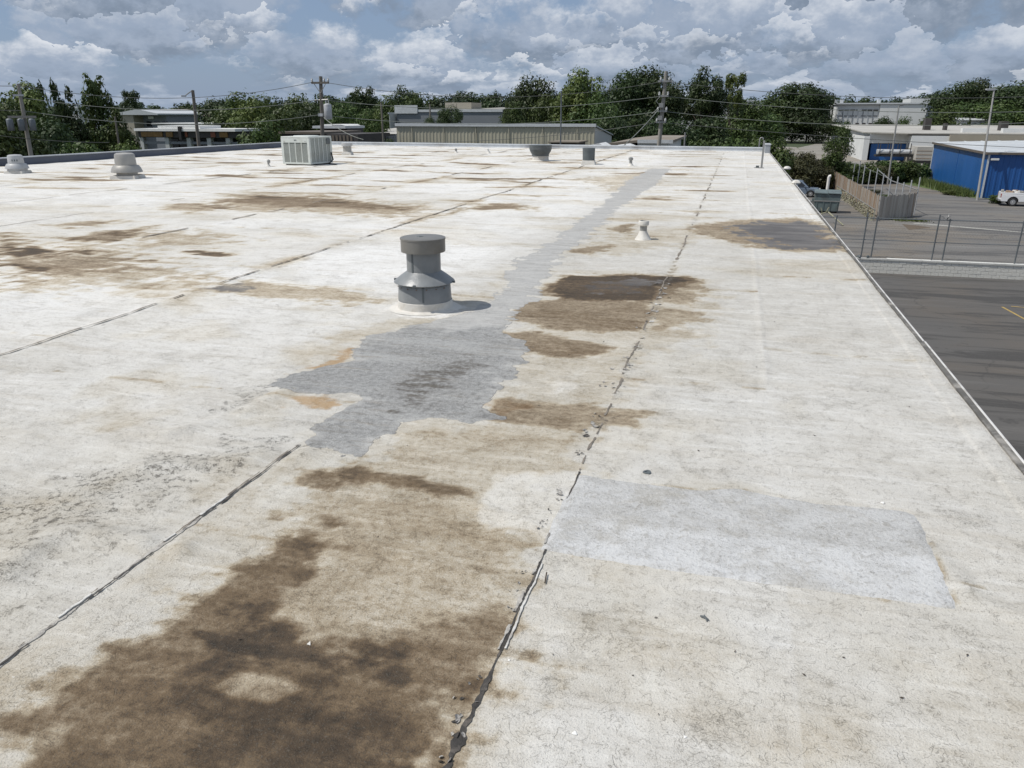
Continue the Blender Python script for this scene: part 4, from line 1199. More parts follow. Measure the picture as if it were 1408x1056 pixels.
def pipe_stub(px, label, h, r, mat, hood, lean=0.0):
    x, y = px
    t = thing('pipe_stub', label, 'vent pipe', (x, y, roof_z(x, y)))
    MB().lathe((0, 0, 0), [(r * 2.6, 0), (r * 2.0, .012), (r * 1.25, .07), (r * 1.1, .09)], 18, wob=.05).build('flashing_boot', M['flash'], t, smooth=True)
    MB().tube([(0, 0, .05), (lean * .5, 0, h * .6), (lean, 0, h)], r, 14).build('pipe', mat, t, smooth=True)
    if hood:
        MB().lathe((lean, 0, h), [(r * 1.05, -.05), (r * 1.55, -.04), (r * 1.6, .03), (r * .4, .06)], 18).build('cap', M['galv'], t, smooth=True)


pipe_stub((-15.192,23.725), 'little leaning grey pipe stub with white boot, left of the air conditioner', .17, .035, M['galv'], True, .03)
pipe_stub((-3.472,27.43), 'thin grey capped pipe stub, right of the straight vent', .24, .05, M['galv'], True)
pipe_stub((-10.916,35.004), 'short white broken pipe stub near the far coping, behind the bowl vent', .20, .045, M['pvc'], False, -.05)
pipe_stub((-12.605,35.303), 'tiny brown pipe stub near the far coping, left of the white broken stub', .14, .035, M['plank_a'], True)

# pieces at the far right corner
x, y = (0.816,27.408)
t = thing('corner_post', 'thin grey upright steel post on a foot plate at the far roof corner', 'post', (x, y, roof_z(x, y)))
MB().span(-.03, .03, -.03, .03, .012, .86).build('upright', M['galv'], t)
MB().box((-.08, -.02, .008), (.30, .16, .016)).build('foot_plate', M['galv'], t)
MB().box((-.13, -.02, .045), (.10, .07, .06)).build('anchor_block', M['grey_paint_dark'], t)
px_, py_ = 1.02, 41.4
t = thing('gooseneck_pipe', 'thin grey gooseneck pipe rising behind the far coping at the right corner', 'pipe', (px_, py_, -1.2))
hh = 0.62 + 1.2
MB().tube([(0, 0, 0), (0, 0, hh - .10), (.02, 0, hh - .03), (.09, 0, hh), (.15, 0, hh - .03), (.16, 0, hh - .10)], .032, 12).build('riser', M['galv'], t, smooth=True)
MB().span(-.12, .12, .0, .06, .6, .7).build('wall_strap', M['galv'], t)
t = thing('edge_frame', 'low grey sheet metal upstand at the far right corner of the roof', 'metal upstand', (1.25, 38.6, 0))
MB().span(-.02, .20, 0, 1.8, -.05, .36).build('panel', M['coping'], t)
MB().span(-.05, .23, -.02, 1.82, .361, .39).build('cap_strip', M['galv_light'], t)
for k, (qx, qy) in enumerate(((1.558,26.855), (1.466,21.024))):
    o = MB().lathe((qx + .02, qy, 0), [(.09, 0), (.11, .03), (.08, .08), (.03, .10)], 12, wob=.12, seed=k + 1).build('sealant_lump', M['flash'], smooth=True)
    tag(o, ('white lump of sealant on the right roof edge, the farther of two', 'white lump of sealant on the right roof edge, the nearer of two')[k], 'sealant lump', 'sealant lumps on the right roof edge')


# ------------------------------------------------------------------ scraps lying about
def pebble(x, y, r, mat, label, flat=.55, seed=1, cat='pebble', name='pebble'):
    o = MB().lathe((x, y, roof_z(x, y)), [(r * .6, 0.0), (r, r * .25), (r * .8, r * flat), (r * .3, r * flat * 1.25)], 10, wob=.18, seed=seed).build(name, mat, smooth=True)
    return tag(o, label, cat)


pebble(*(-0.287,1.66), .0075, M['pebble'], 'white pebble lying alone on the membrane right of the torn seam', .5, 3)
pebble(*(-0.543,1.904), .004, M['pebble'], 'tiny pale pebble in the brown stain left of the torn seam', .6, 4)
pebble(*(0.005,1.726), .005, M['pebble'], 'small pale stone near the bottom, right of the white pebble', .6, 7)
pebble(*(0.746,3.322), .008, M['pebble'], 'pale grit stone just above the top edge of the rectangular patch', .6, 5)
x, y = (-1.18,1.802)
o = MB().addgeo([(x - .007, y - .003, roof_z(x, y) + .003), (x + .007, y - .004, roof_z(x, y) + .002), (x - .001, y + .010, roof_z(x, y) + .007), (x - .002, y + .002, roof_z(x, y) - .003)],
                [(0, 1, 2), (0, 3, 1), (1, 3, 2), (2, 3, 0)]).build('coating_chip', M['flash'])
tag(o, 'pale triangular coating chip lying in the darkest brown stain', 'coating chip')
x, y = (-0.536,2.366)
o = MB().tube([(x - .004, y + .035, roof_z(x, y) + .010), (x, y + .005, roof_z(x, y) + .008), (x + .004, y - .026, roof_z(x, y) + .006)], .0026, 6).build('twig', M['twig'], smooth=True)
tag(o, 'short dark straight twig on the membrane right of the torn seam', 'twig')
x, y = (0.032,2.279)
o = MB().tube([(x - .012, y + .012, roof_z(x, y) + .004), (x + .002, y, roof_z(x, y) + .012), (x + .016, y - .004, roof_z(x, y) + .004)], .003, 6).tube([(x, y + .02, roof_z(x, y) + .004), (x + .004, y, roof_z(x, y) + .012), (x + .010, y - .012, roof_z(x, y) + .004)], .0022, 6).build('twig', M['grey_paint_dark'], smooth=True)
tag(o, 'forked dark twig below the lower edge of the rectangular patch', 'twig')
x, y = (-0.276,3.367)
o = MB().lathe((x, y, roof_z(x, y)), [(.017, .0), (.020, .004), (.018, .007), (.012, .006), (.010, .002)], 18, wob=.12, seed=4).build('bottle_cap', M['grey_paint_dark'], smooth=True)
tag(o, 'dark flattened ring shaped cap above the rectangular patch', 'bottle cap')
litter = random.Random(31)
leafs = []
for k, (px, py) in enumerate(((-1.023,5.144), (0.254,5.189), (0.422,6.529), (-0.316,5.079), (-1.503,3.361), (-0.839,5.544), (0.528,4.049), (0.461,2.197), (-0.163,1.936), (0.335,2.075), (1.096,4.656), (0.277,3.149), (-1.25,2.469), (-1.408,1.764), (-0.055,3.691), (0.133,2.122), (0.603,2.054), (-0.073,1.79), (0.838,2.32), (-0.418,1.968))):
    r = litter.uniform(.003, .0055) * (1 + .25 * math.hypot(px, py))
    a = litter.uniform(0, 6.28)
    z = roof_z(px, py)
    pts = []
    for q, (u, v, h) in enumerate(((-1, 0, .2), (-.2, .4, .5), (1, .1, .9), (.1, -.35, .3))):
        pts.append((px + r * (u * math.cos(a) - v * math.sin(a)), py + r * (u * math.sin(a) + v * math.cos(a)), z + .003 + r * h * .4))
    o = MB().addgeo(pts + [(px, py, z + .001)], [(0, 1, 2, 3), (0, 4, 1), (1, 4, 2), (2, 4, 3), (3, 4, 0)]).build('dry_leaf_scrap', M['twig'])
    tag(o, 'tiny dark dry leaf scrap lying on the membrane', 'leaf scrap', 'leaf scraps scattered on the roof')

# ------------------------------------------------------------------ ground, lots and roads
def sheet(name, pts, z, mat, kind='structure', label=None):
    o = MB().addgeo([(p[0], p[1], z) for p in pts], [tuple(range(len(pts)))]).build(name, mat, fix=False)
    if o.data.polygons[0].normal.z < 0:
        o.data.flip_normals()
    return tag(o, label, None, None, kind)


def asphalt(name, base, brown, pale, dark, scale=0.12, crackw=0.02):
    m = bpy.data.materials.new(name)
    m.use_nodes = True
    g = NT(m.node_tree)
    P = g.coord('Object')
    a = g.noise(P, scale, 6, 0.6, 0.6)
    b = g.noise(g.map(P, (0.10, 0.75, 1)), 1.0, 6, 0.65, 0.5)
    f = g.noise(P, 14, 4, 0.7)
    c = g.mix(g.step(a, 0.45, 0.72), base, brown)
    c = g.mix(g.mul(g.step(b, 0.50, 0.60), 0.85), c, dark)
    sp = g.step(g.noise(P, 0.9, 3, 0.6), 0.62, 0.70)
    c = g.mix(g.mul(sp, 0.6), c, dark)
    c = g.mix(g.mul(g.step(b, 0.44, 0.34), 0.55), c, pale)
    c = g.mix(g.mul(g.step(f, 0.45, 0.75), 0.25), c, pale)
    cr = g.voro(g.vadd(P, g.noise(P, 0.5, 4, 0.6, out='Color'), 1.6), 0.16)
    c = g.mix(g.mul(g.mul(g.step(cr, crackw, crackw * 0.3), g.step(a, 0.44, 0.58)), 0.32), c, (0.04, 0.04, 0.04))
    bs = g.node('ShaderNodeBsdfPrincipled')
    g.put(bs.inputs['Base Color'], c)
    bs.inputs['Roughness'].default_value = 0.9
    bs.inputs['Specular IOR Level'].default_value = 0.25
    g.put(bs.inputs['Normal'], g.bump(f, 0.01, 0.6))
    o = g.node('ShaderNodeOutputMaterial')
    m.node_tree.links.new(bs.outputs[0], o.inputs[0])
    return m


M['lot_upper'] = asphalt('worn_grey_asphalt', (0.150, 0.145, 0.138), (0.185, 0.155, 0.120), (0.215, 0.208, 0.195), (0.085, 0.083, 0.082), 0.10, 0.012)
M['lot_lower'] = asphalt('dark_asphalt', (0.100, 0.096, 0.092), (0.112, 0.098, 0.084), (0.142, 0.136, 0.128), (0.056, 0.054, 0.052), 0.10, 0.010)
M['gravel'] = asphalt('dusty_gravel_yard', (0.26, 0.245, 0.215), (0.24, 0.205, 0.165), (0.32, 0.31, 0.29), (0.15, 0.145, 0.13), 0.06, 0.004)
M['ground'] = simple('dark_grassy_ground', (0.045, 0.062, 0.024), 0.95, 0, 0.25, 0.08, dirt=(0.075, 0.078, 0.035), dirt_amt=0.7)
M['lawn'] = simple('green_lawn', (0.075, 0.11, 0.030), 0.95, 0, 0.2, 0.3, dirt=(0.11, 0.12, 0.05), dirt_amt=0.6)
M['soil'] = simple('ploughed_brown_soil', (0.105, 0.080, 0.055), 0.95, 0, 0.2, 0.1)

sheet('ground', [(-4500, 51.35), (4500, 51.35), (4500, 6000), (-4500, 6000)], GROUND - .012, M['ground'])
sheet('lower_lot', [(-400, -200), (400, -200), (400, 51.25), (-400, 51.25)], LOWER, M['lot_lower'])
sheet('upper_lot', [(1, 51.35), (90, 51.35), (90, 112), (24, 118.6), (19, 118), (13, 108), (5, 108), (1, 104)], GROUND - .004, M['lot_upper'])
sheet('yard', [(14, 126), (36, 121), (120, 150), (150, 225), (70, 262), (30, 300), (16, 235)], GROUND - .004, M['gravel'])
sheet('far_yard', [(-2, 170), (15, 165), (15.9, 240), (6, 250)], GROUND - .004, M['gravel'])
sheet('lawn', [(1.13,216.92),(14.03,175.11),(14.06,122.67),(7.49,98.16),(4.35,101.32),(-0.07,123.27)], GROUND - .002, M['lawn'])
sheet('verge', [(19.5, 119.5), (24.7, 93.6), (25.35, 93.9), (25.35, 119.5)], GROUND + .002, M['lawn'])
sheet('verge', [(26.2, 92.4), (60, 90.5), (60, 94.2), (25.5, 94.2)], GROUND + .002, M['lawn'])
sheet('side_street', [(-70, 52), (-9, 52), (-9, 59), (-70, 60)], GROUND - .004, M['lot_upper'])
sheet('dirt_path', [(14.2, 69.6), (21.4, 66.0), (21.6, 66.3), (14.6, 70.3)], GROUND + .002, M['line_pale'])
sheet('dirt_path', [(13.31,69.01),(14.37,68.4),(15.09,67.28),(13.2,65.48)], GROUND + .002, M['soil'])
rz_ = random.Random(77)
mb = MB()
for a_, b_ in (((13.6,43.31), (13.98,39.69)), ((14.08,43.6), (15.57,43.22))):
    d = Vector((b_[0] - a_[0], b_[1] - a_[1], 0)); n_ = Vector((-d.y, d.x, 0)).normalized() * .06
    mb.addgeo([(a_[0] + n_.x, a_[1] + n_.y, LOWER + .004), (a_[0] - n_.x, a_[1] - n_.y, LOWER + .004), (b_[0] - n_.x, b_[1] - n_.y, LOWER + .004), (b_[0] + n_.x, b_[1] + n_.y, LOWER + .004)], [(0, 1, 2, 3)])
tag(mb.build('parking_marking', M['yellow'], fix=False), kind='structure')

# far hills
M['hill'] = simple('far_wooded_hill', (0.035, 0.055, 0.040), 0.95, 0, 0.2, 0.02)
mb = MB()
for k in range(60):
    pass
hx = np.linspace(-2600, 2200, 90)
hz = 20 + 14 * fbm(hx * 0.0016, hx * 0, 4, 51) + 4 * fbm(hx * 0.02, hx * 0, 3, 52)
for i, xh in enumerate(hx):
    mb.v += [(xh, 2600, GROUND - 1), (xh, 2780, GROUND + hz[i] + 8), (xh, 3300, GROUND - 1)]
for i in range(len(hx) - 1):
    for q in range(2):
        mb.f.append((i * 3 + q, i * 3 + 3 + q, i * 3 + 4 + q, i * 3 + 1 + q))
tag(mb.build('hills', M['hill'], smooth=True), kind='structure')

# ------------------------------------------------------------------ retaining wall of blocks and the chain link fence on it
WY0 = 51.25
t = thing('retaining_wall', 'long low grey block retaining wall with white coping between the two parking lots', 'retaining wall', (0, WY0, LOWER))
MB().span(1.6, 60, .02, .30, -.1, .80).build('core', M['mortar'], t)
blk = unit_box(M['block'], 'block')
br = random.Random(4)
BH, BL = .20, .41
for c in range(4):
    x0 = 6.6 + (c % 2) * BL / 2
    k = 0
    while x0 + k * BL < 18.6:
        piece('block', blk, (x0 + k * BL + BL / 2, .02 + br.uniform(-.006, .006), c * BH + BH / 2), t, (0, 0, br.uniform(-.008, .008)), (BL - .014, .06, BH - .014))
        k += 1
mb = MB()
for c in range(4):
    for k in range(100):
        xx_ = 18.9 + k * BL + (c % 2) * BL / 2
        mb.box((xx_ + BL / 2, .02, c * BH + BH / 2), (BL - .014, .06, BH - .014))
tag(mb.build('far_blocks', M['block'], t), kind='stuff')
for k in range(30):
    xa = 1.6 + k * 1.95
    MB().span(xa, xa + 1.94, -.05, .34, .801, .895 + br.uniform(0, .006)).build('coping_slab', M['coping_block'], t)

t = thing('chain_link_fence', 'tall grey chain link fence standing on the white coped retaining wall', 'fence', (0, WY0 + .18, GROUND - .005))
FH = -4.23 - GROUND
posts = [6.17, 7.9, 8.47, 11.85, 12.43, 16.28]
for k in range(1, 8):
    posts.append(posts[5] + 3.0 * k)
posts.append(4.4)
for k, xp_ in enumerate(posts):
    extra = .35 if k in (1, 3) else .12
    MB().tube([(xp_ + .02, 0, 0), (xp_ + .06, 0, FH + extra)], .042, 8).build('post', M['post'], t, smooth=True)
MB().tube([(1.8, 0, FH), (14, 0.02, FH + .03), (40, 0, FH)], .032, 6).build('top_rail', M['post'], t, smooth=True)
MB().tube([(1.8, 0.02, FH * .46), (12, 0.02, FH * .455), (20, 0.02, FH * .45), (40, 0.02, FH * .46)], .022, 6).build('middle_rail', M['post'], t, smooth=True)
mb = MB()
for k in range(150):
    x0 = 1.8 + k * .17
    for sgn in (1, -1):
        xa, xb = (x0, x0 + FH * .6) if sgn > 0 else (x0 + FH * .6, x0)
        mb.quad((xa, .03, .04), (xa + .003, .03, .04), (xb + .003, .03, FH), (xb, .03, FH))
tag(mb.build('wire_mesh', M['wire'], t, fix=False), kind='stuff')
# bits of dead vine on the fence top
for k, (px, pz) in enumerate((((12.32), FH + .05),)):
    mb = MB()
    vr = random.Random(9)
    for q in range(7):
        dx, dz = vr.uniform(-.4, .4), vr.uniform(.05, .42)
        mb.tube([(px, 0, pz), (px + dx * .5, vr.uniform(-.1, .1), pz + dz * .7), (px + dx, vr.uniform(-.15, .15), pz + dz)], .016, 5)
    o = mb.build('dead_vine', M['galv'])
    o.location = (0, WY0 + .18, GROUND)
    tag(o, 'tangled dead vine on top of the chain link fence beside a post', 'vine')
for k, (px, sz) in enumerate(((7.79, .10), (8.29, .08))):
    o = MB().lathe((px, WY0 + .05, GROUND - .0), [(sz, 0), (sz * 1.2, .06), (sz * .7, .14), (sz * .3, .16)], 9, wob=.25, seed=k).build('dark_stone', M['grey_paint_dark'], smooth=True)
    tag(o, ('larger dark stone on the white coping at the fence foot', 'smaller dark stone on the white coping beside the fence posts')[k], 'stone', 'dark stones on the coping')

# ------------------------------------------------------------------ board fence enclosure
t = thing('board_fence', 'tall weathered brown and grey board fence enclosing a strip of shrubs', 'fence', (0, 0, GROUND))
pm_ = [unit_box(M[k], 'plank') for k in ('plank_a', 'plank_b', 'plank_c')]
fr = random.Random(17)
A0, A1 = (11.7,70.95), (11.48,105.47)
B1 = (14.42,73.74)
HF = 1.97


def planks(p0, p1, n, weights, hgt, taper=0.0):
    d = Vector((p1[0] - p0[0], p1[1] - p0[1], 0)); L = d.length; an = math.atan2(d.y, d.x)
    for k in range(n):
        q = Vector((p0[0], p0[1], 0)) + d * ((k + .5) / n)
        h = hgt + fr.uniform(-.08, .06)
        nrm = Vector((-d.y, d.x, 0)).normalized() * fr.uniform(-.02, .02)
        piece('plank', fr.choices(pm_, weights)[0], (q.x + nrm.x, q.y + nrm.y, h / 2), t, (fr.uniform(-.012, .012), 0, an + fr.uniform(-.02, .02)), (L / n * .96, .03, h))


planks(A0, A1, 170, (5, 2, 2), HF)
planks((A0[0] + .05, A0[1]), B1, 22, (1, 4, 3), HF - .02)
C1 = (B1[0] + .9, B1[1] + 1.6)
planks((B1[0] + .05, B1[1] + .03), C1, 9, (1, 2, 3), HF)
for z in (.4, 1.6):
    d = Vector((A1[0] - A0[0], A1[1] - A0[1], 0))
    MB().tube([(A0[0] + .08, A0[1] + .1, z), (A1[0] + .08, A1[1], z)], .04, 4).build('rail', M['plank_c'], t)
    MB().tube([(A0[0] + .1, A0[1] + .1, z), (B1[0], B1[1] + .1, z)], .04, 4).build('rail', M['plank_c'], t)
MB().box((B1[0], B1[1] - .03, 1.05), (.14, .14, 2.1)).build('corner_post', M['plank_c'], t)
# steel posts behind the boards, carrying a wire
t = thing('post_row', 'row of thin pale steel posts rising above the board fence enclosure', 'fence posts', (0, 0, GROUND))
prow = [(12.77,82.07), (12.92,86.98), (12.97,91.67), (13.11,96.9), (13.23,101.75), (13.22,105.95), (12.7,77.7), (12.76,74.88), (13.22,74.47), (13.73,74.08), (14.5,74.83)]
for k, (x, y) in enumerate(prow):
    MB().tube([(x + 1.0, y + 1.2, 0), (x + 1.02, y + 1.2, 3.0 + .25 * math.sin(k * 2.1))], .055, 6).build('post', M['galv_light'], t)
MB().tube([(x + 1.01, y + 1.2, 2.75) for x, y in sorted(prow[:7], key=lambda p: p[1])], .016, 4).build('strand', M['wire'], t)
D1 = ((15.15,86.88), (16.29,81.76))
MB().tube([(A1[0] + 5.0, A1[1] - 2, 2.1), (D1[0][0], D1[0][1], 2.1), (C1[0], C1[1], 2.2)], .05, 6).build('back_rail', M['galv'], t)
# low wire fence with creeper before the boards
t = thing('low_wire_fence', 'low wire fence overgrown with pale dry creeper in front of the board fence', 'fence', (0, 0, GROUND))
Q0, Q1 = (11.34,70.35), (10.99,93.64)
d = Vector((Q1[0] - Q0[0], Q1[1] - Q0[1], 0))
MB().tube([(Q0[0], Q0[1], .95), (Q1[0], Q1[1], .95)], .035, 6).build('top_rail', M['galv'], t)
for k in range(9):
    q = Vector((*Q0, 0)) + d * k / 8
    MB().tube([(q.x, q.y, 0), (q.x, q.y, 1.0)], .035, 6).build('post', M['galv'], t)
mb = MB()
for k in range(1500):
    f_ = fr.random()
    q = Vector((*Q0, 0)) + d * f_
    h = fr.random() ** 1.3 * .9
    s = fr.uniform(.03, .09)
    ax = Vector((fr.uniform(-1, 1), fr.uniform(-1, 1), fr.uniform(-1, 1))).normalized() * s
    bx = Vector((fr.uniform(-1, 1), fr.uniform(-1, 1), fr.uniform(-1, 1))).normalized() * s
    c_ = Vector((q.x + fr.uniform(-.12, .12), q.y + fr.uniform(-.12, .12), h))
    mb.quad(c_ - ax, c_ + bx, c_ + ax, c_ - bx)
M['creeper'] = simple('pale_dry_creeper', (0.30, 0.29, 0.21), 0.9, 0, 0.3, 5, dirt=(0.10, 0.12, 0.05), dirt_amt=0.7)
tag(mb.build('creeper', M['creeper'], t, fix=False), kind='stuff')

# ------------------------------------------------------------------ dumpster, pipes and junk beside it
dx, dy = (8.19,75.27)
t = thing('dumpster', 'grey green steel dumpster with flat lids parked beside the low wire fence', 'dumpster', (dx, dy + .8, GROUND), RAD(-3))
dw = 2.2
MB().prism([(-dw / 2 + .12, .16), (dw / 2 - .12, .16), (dw / 2, 1.62), (-dw / 2, 1.70)], 'y', -.75, .8).build('bin', M['dumpster'], t, bevel=.02)
for k, (xa, xb) in enumerate(((-dw / 2 - .03, -.02), (.02, dw / 2 + .03))):
    MB().addgeo([(xa, -.85, 1.70), (xb, -.85, 1.68), (xb, .85, 1.86), (xa, .85, 1.88), (xa, -.85, 1.75), (xb, -.85, 1.73), (xb, .85, 1.91), (xa, .85, 1.93)],
                [(3, 2, 1, 0), (4, 5, 6, 7), (0, 1, 5, 4), (1, 2, 6, 5), (2, 3, 7, 6), (3, 0, 4, 7)]).build('lid', M['dumpster'], t)
MB().span(-dw / 2 - .02, dw / 2 + .02, -.80, -.755, 1.0, 1.09).build('front_rib', M['galv'], t)
for k in range(4):
    xx_ = -dw / 2 + .25 + k * (dw - .5) / 3
    MB().span(xx_ - .04, xx_ + .04, -.79, -.752, .2, .98).build('stiffener', M['dumpster'], t)
MB().span(-dw / 2 - .16, -dw / 2 + .0, -.2, .2, .95, 1.2).build('lift_pocket', M['dumpster'], t)
for sx1 in (-1, 1):
    MB().lathe((0, 0, 0), [(.11, -.05), (.11, .05)], 14).build('caster', M['tyre'], t, smooth=True).matrix_local = Matrix.Translation((sx1 * (dw / 2 - .3), -.5, .11)) @ Matrix.Rotation(math.pi / 2, 4, 'X')
x, y = (8.86,80.32)
t = thing('upright_pipe', 'short white upright pipe with bent top rising behind the dumpster', 'pipe', (x, y + 3.0, GROUND))
MB().tube([(0, 0, 0), (.02, 0, 2.55), (.05, 0, 2.66), (.20, 0, 2.70)], .14, 10).build('pipe', M['pvc'], t, smooth=True)
x, y = (6.61,68.07)
t = thing('broken_branch', 'pale broken branch with stubs lying before the dumpster', 'branch', (x, y, GROUND))
MB().tube([(0, 0, .05), (.5, .0, .75), (1.0, .1, .9)], [.07, .06, .04], 6).build('limb', M['creeper'], t)
MB().tube([(.5, 0, .75), (.35, 0, 1.2)], .04, 5).build('stub', M['creeper'], t)
MB().tube([(.75, 0, .8), (.95, 0, 1.25)], .04, 5).build('stub', M['creeper'], t)
MB().tube([(.9, .1, .9), (2.0, -1.6, .06)], [.06, .05], 6).build('limb', M['creeper'], t)
x, y = (7.02,81.12)
o = MB().box((x, y, GROUND + .25), (1.1, .7, .5), .3).build('cardboard_box', M['roof_tan'])
tag(o, 'pale cardboard box on the lot between the parked car and the dumpster', 'box')


# ------------------------------------------------------------------ vehicles
def wheel(t, x, y, r, w=.22):
    m_ = Matrix.Translation((x, y, r)) @ Matrix.Rotation(math.pi / 2, 4, 'X')
    wl = MB().lathe((0, 0, 0), [(r * .62, -w / 2), (r * .93, -w / 2), (r, -w / 3), (r, w / 3), (r * .93, w / 2), (r * .62, w / 2)], 24).build('wheel', M['tyre'], t, smooth=True)
    wl.matrix_local = m_
    rim = MB().lathe((0, 0, 0), [(r * .60, -w / 2 - .004), (r * .52, -w / 2 - .012), (r * .2, -w / 2 + .02), (r * .08, -w / 2 - .02)], 20).build('rim', M['rim'], wl, smooth=True)
    rim2 = MB().lathe((0, 0, 0), [(r * .60, w / 2 + .004), (r * .52, w / 2 + .012), (r * .2, w / 2 - .02), (r * .08, w / 2 + .02)], 20).build('rim', M['rim'], wl, smooth=True)


def arch_profile(L, zb, zt, wheels, r, nose=.0):
    """lower body outline along x with round wheel openings"""
    pts = [(-L / 2, zb + .12), (-L / 2, zt - .05), (-L / 2 + .06, zt), (L / 2 - .25, zt - nose), (L / 2 - .03, zt - nose - .12), (L / 2, zb + .15), (L / 2 - .06, zb)]
    for wx in sorted(wheels, reverse=True):
        for k in range(9):
            a = math.pi * k / 8
            pts.append((wx + r * math.cos(a), zb + (r * 1.02) * math.sin(a) * .98))
    pts.append((-L / 2 + .06, zb))
    return pts


def suv(loc, rz, label, paint, group=None):
    t = thing('parked_car', label, 'car', loc, rz, group)
    L, Wc, r = 4.5, 1.82, .36
    wh = (-1.35, 1.38)
    MB().prism(arch_profile(L, .30, 1.02, wh, r + .07, .10), 'y', -Wc / 2, Wc / 2).build('body', paint, t, bevel=.04)
    MB().span(-L / 2 + .2, L / 2 - .2, -Wc / 2 + .15, Wc / 2 - .15, .32, .6).build('underbody', M['black'], t)
    cabp = [(-2.1, 1.0), (-1.95, 1.55), (-1.75, 1.68), (.15, 1.70), (.45, 1.62), (1.15, 1.0)]
    cb = MB()
    n = len(cabp)
    for s, yy_ in ((1, -Wc / 2 + .06), (1, Wc / 2 - .06)):
        for (x, z) in cabp:
            inset = (z - 1.0) * .22
            cb.v.append((x, yy_ + (inset if yy_ < 0 else -inset), z))
    cb.f = [tuple(range(n - 1, -1, -1)), tuple(range(n, 2 * n))] + [(i, (i + 1) % n, n + (i + 1) % n, n + i) for i in range(n)]
    cb.build('cabin', paint, t, bevel=.03)
    for sy1 in (-1, 1):
        def pt(x, z): return (x, sy1 * (Wc / 2 - .06 - (z - 1.0) * .22 + .012), z)
        for nm, q in (('side_window', ((-1.85, 1.06), (-1.72, 1.52), (-1.05, 1.56), (-1.0, 1.06))), ('side_window', ((-.92, 1.06), (-.95, 1.57), (-.10, 1.58), (-.05, 1.06))), ('side_window', ((.03, 1.06), (-.02, 1.58), (.35, 1.53), (.90, 1.06)))):
            MB().quad(*[pt(*k) for k in q]).build(nm, M['glass'], t)
        MB().box((.75, sy1 * (Wc / 2 + .08), 1.08), (.12, .16, .12)).build('mirror', paint, t, bevel=.02)
        MB().box((L / 2 - .03, sy1 * .68, .78), (.10, .34, .16)).build('headlight', M['lamp_white'], t, bevel=.02)
        MB().box((-L / 2 + .02, sy1 * .74, .85), (.08, .22, .22)).build('tail_light', M['lamp_red'], t, bevel=.02)
        MB().box((-.5, sy1 * (Wc / 2 + .004), .92), (.20, .02, .035)).build('door_handle', M['chrome'], t)
        for wx in wh: wheel(t, wx, sy1 * (Wc / 2 - .10), r)
    MB().quad((1.19, -.70, 1.02), (1.19, .70, 1.02), (.50, .62, 1.62), (.50, -.62, 1.62)).build('windscreen', M['glass'], t)
    MB().quad((-2.115, -.70, 1.08), (-2.115, .70, 1.08), (-1.985, .62, 1.54), (-1.985, -.62, 1.54)).build('rear_window', M['glass'], t)
    for sx1 in (-1, 1):
        MB().box((sx1 * (L / 2 - .02), 0, .45), (.16, Wc - .1, .22)).build('bumper', M['black'], t, bevel=.03)
    return t


def pickup(loc, rz, label):
    t = thing('pickup_truck', label, 'pickup truck', loc, rz)
    L, Wc, r = 5.6, 1.95, .39
    wh = (-1.75, 1.80)
    MB().prism(arch_profile(L, .42, 1.10, wh, r + .08, .06), 'y', -Wc / 2, Wc / 2).build('body', M['car_white'], t, bevel=.04)
    MB().span(-L / 2 + .25, L / 2 - .3, -Wc / 2 + .15, Wc / 2 - .15, .40, .75).build('underbody', M['black'], t)
    MB().span(-2.72, -.55, -.84, .84, 1.02, 1.115).build('load_bed', M['black'], t)
    for sy1 in (-1, 1):
        MB().span(-2.78, -.52, sy1 * .86, sy1 * .965, 1.09, 1.26).build('bed_rail', M['car_white'], t, bevel=.02)
        MB().box((L / 2 - .02, sy1 * .74, .88), (.10, .36, .22)).build('headlight', M['lamp_white'], t, bevel=.02)
        MB().box((-L / 2 + .0, sy1 * .90, .98), (.07, .14, .34)).build('tail_light', M['lamp_red'], t)
        MB().box((.95, sy1 * 1.08, 1.22), (.12, .20, .20)).build('mirror', M['black'], t, bevel=.02)
        for wx in wh: wheel(t, wx, sy1 * (Wc / 2 - .11), r, .25)
    MB().span(-2.83, -2.76, -.85, .85, .62, 1.25).build('tailgate', M['car_white'], t, bevel=.015)
    MB().box((-2.90, 0, .55), (.16, 1.8, .18)).build('bumper', M['chrome'], t, bevel=.03)
    MB().box((2.80, 0, .55), (.18, 1.9, .26)).build('bumper', M['chrome'], t, bevel=.03)
    cabp = [(-.52, 1.08), (-.46, 1.74), (-.30, 1.83), (.75, 1.84), (1.0, 1.76), (1.62, 1.08)]
    cb = MB(); n = len(cabp)
    for yy_ in (-Wc / 2 + .06, Wc / 2 - .06):
        for (x, z) in cabp:
            i_ = (z - 1.08) * .2
            cb.v.append((x, yy_ + (i_ if yy_ < 0 else -i_), z))
    cb.f = [tuple(range(n - 1, -1, -1)), tuple(range(n, 2 * n))] + [(i, (i + 1) % n, n + (i + 1) % n, n + i) for i in range(n)]
    cb.build('cab', M['car_white'], t, bevel=.03)
    for sy1 in (-1, 1):
        def pt(x, z): return (x, sy1 * (Wc / 2 - .06 - (z - 1.08) * .2 + .012), z)
        MB().quad(*[pt(*k) for k in ((-.38, 1.16), (-.34, 1.66), (.15, 1.70), (.2, 1.16))]).build('side_window', M['glass'], t)
        MB().quad(*[pt(*k) for k in ((.28, 1.16), (.23, 1.70), (.82, 1.68), (1.36, 1.16))]).build('side_window', M['glass'], t)
    MB().quad((1.62, -.74, 1.12), (1.62, .74, 1.12), (1.03, .66, 1.74), (1.03, -.66, 1.74)).build('windscreen', M['glass'], t)
    MB().quad((-.535, -.68, 1.2), (-.535, .68, 1.2), (-.475, .62, 1.68), (-.475, -.62, 1.68)).build('rear_window', M['glass'], t)
    return t


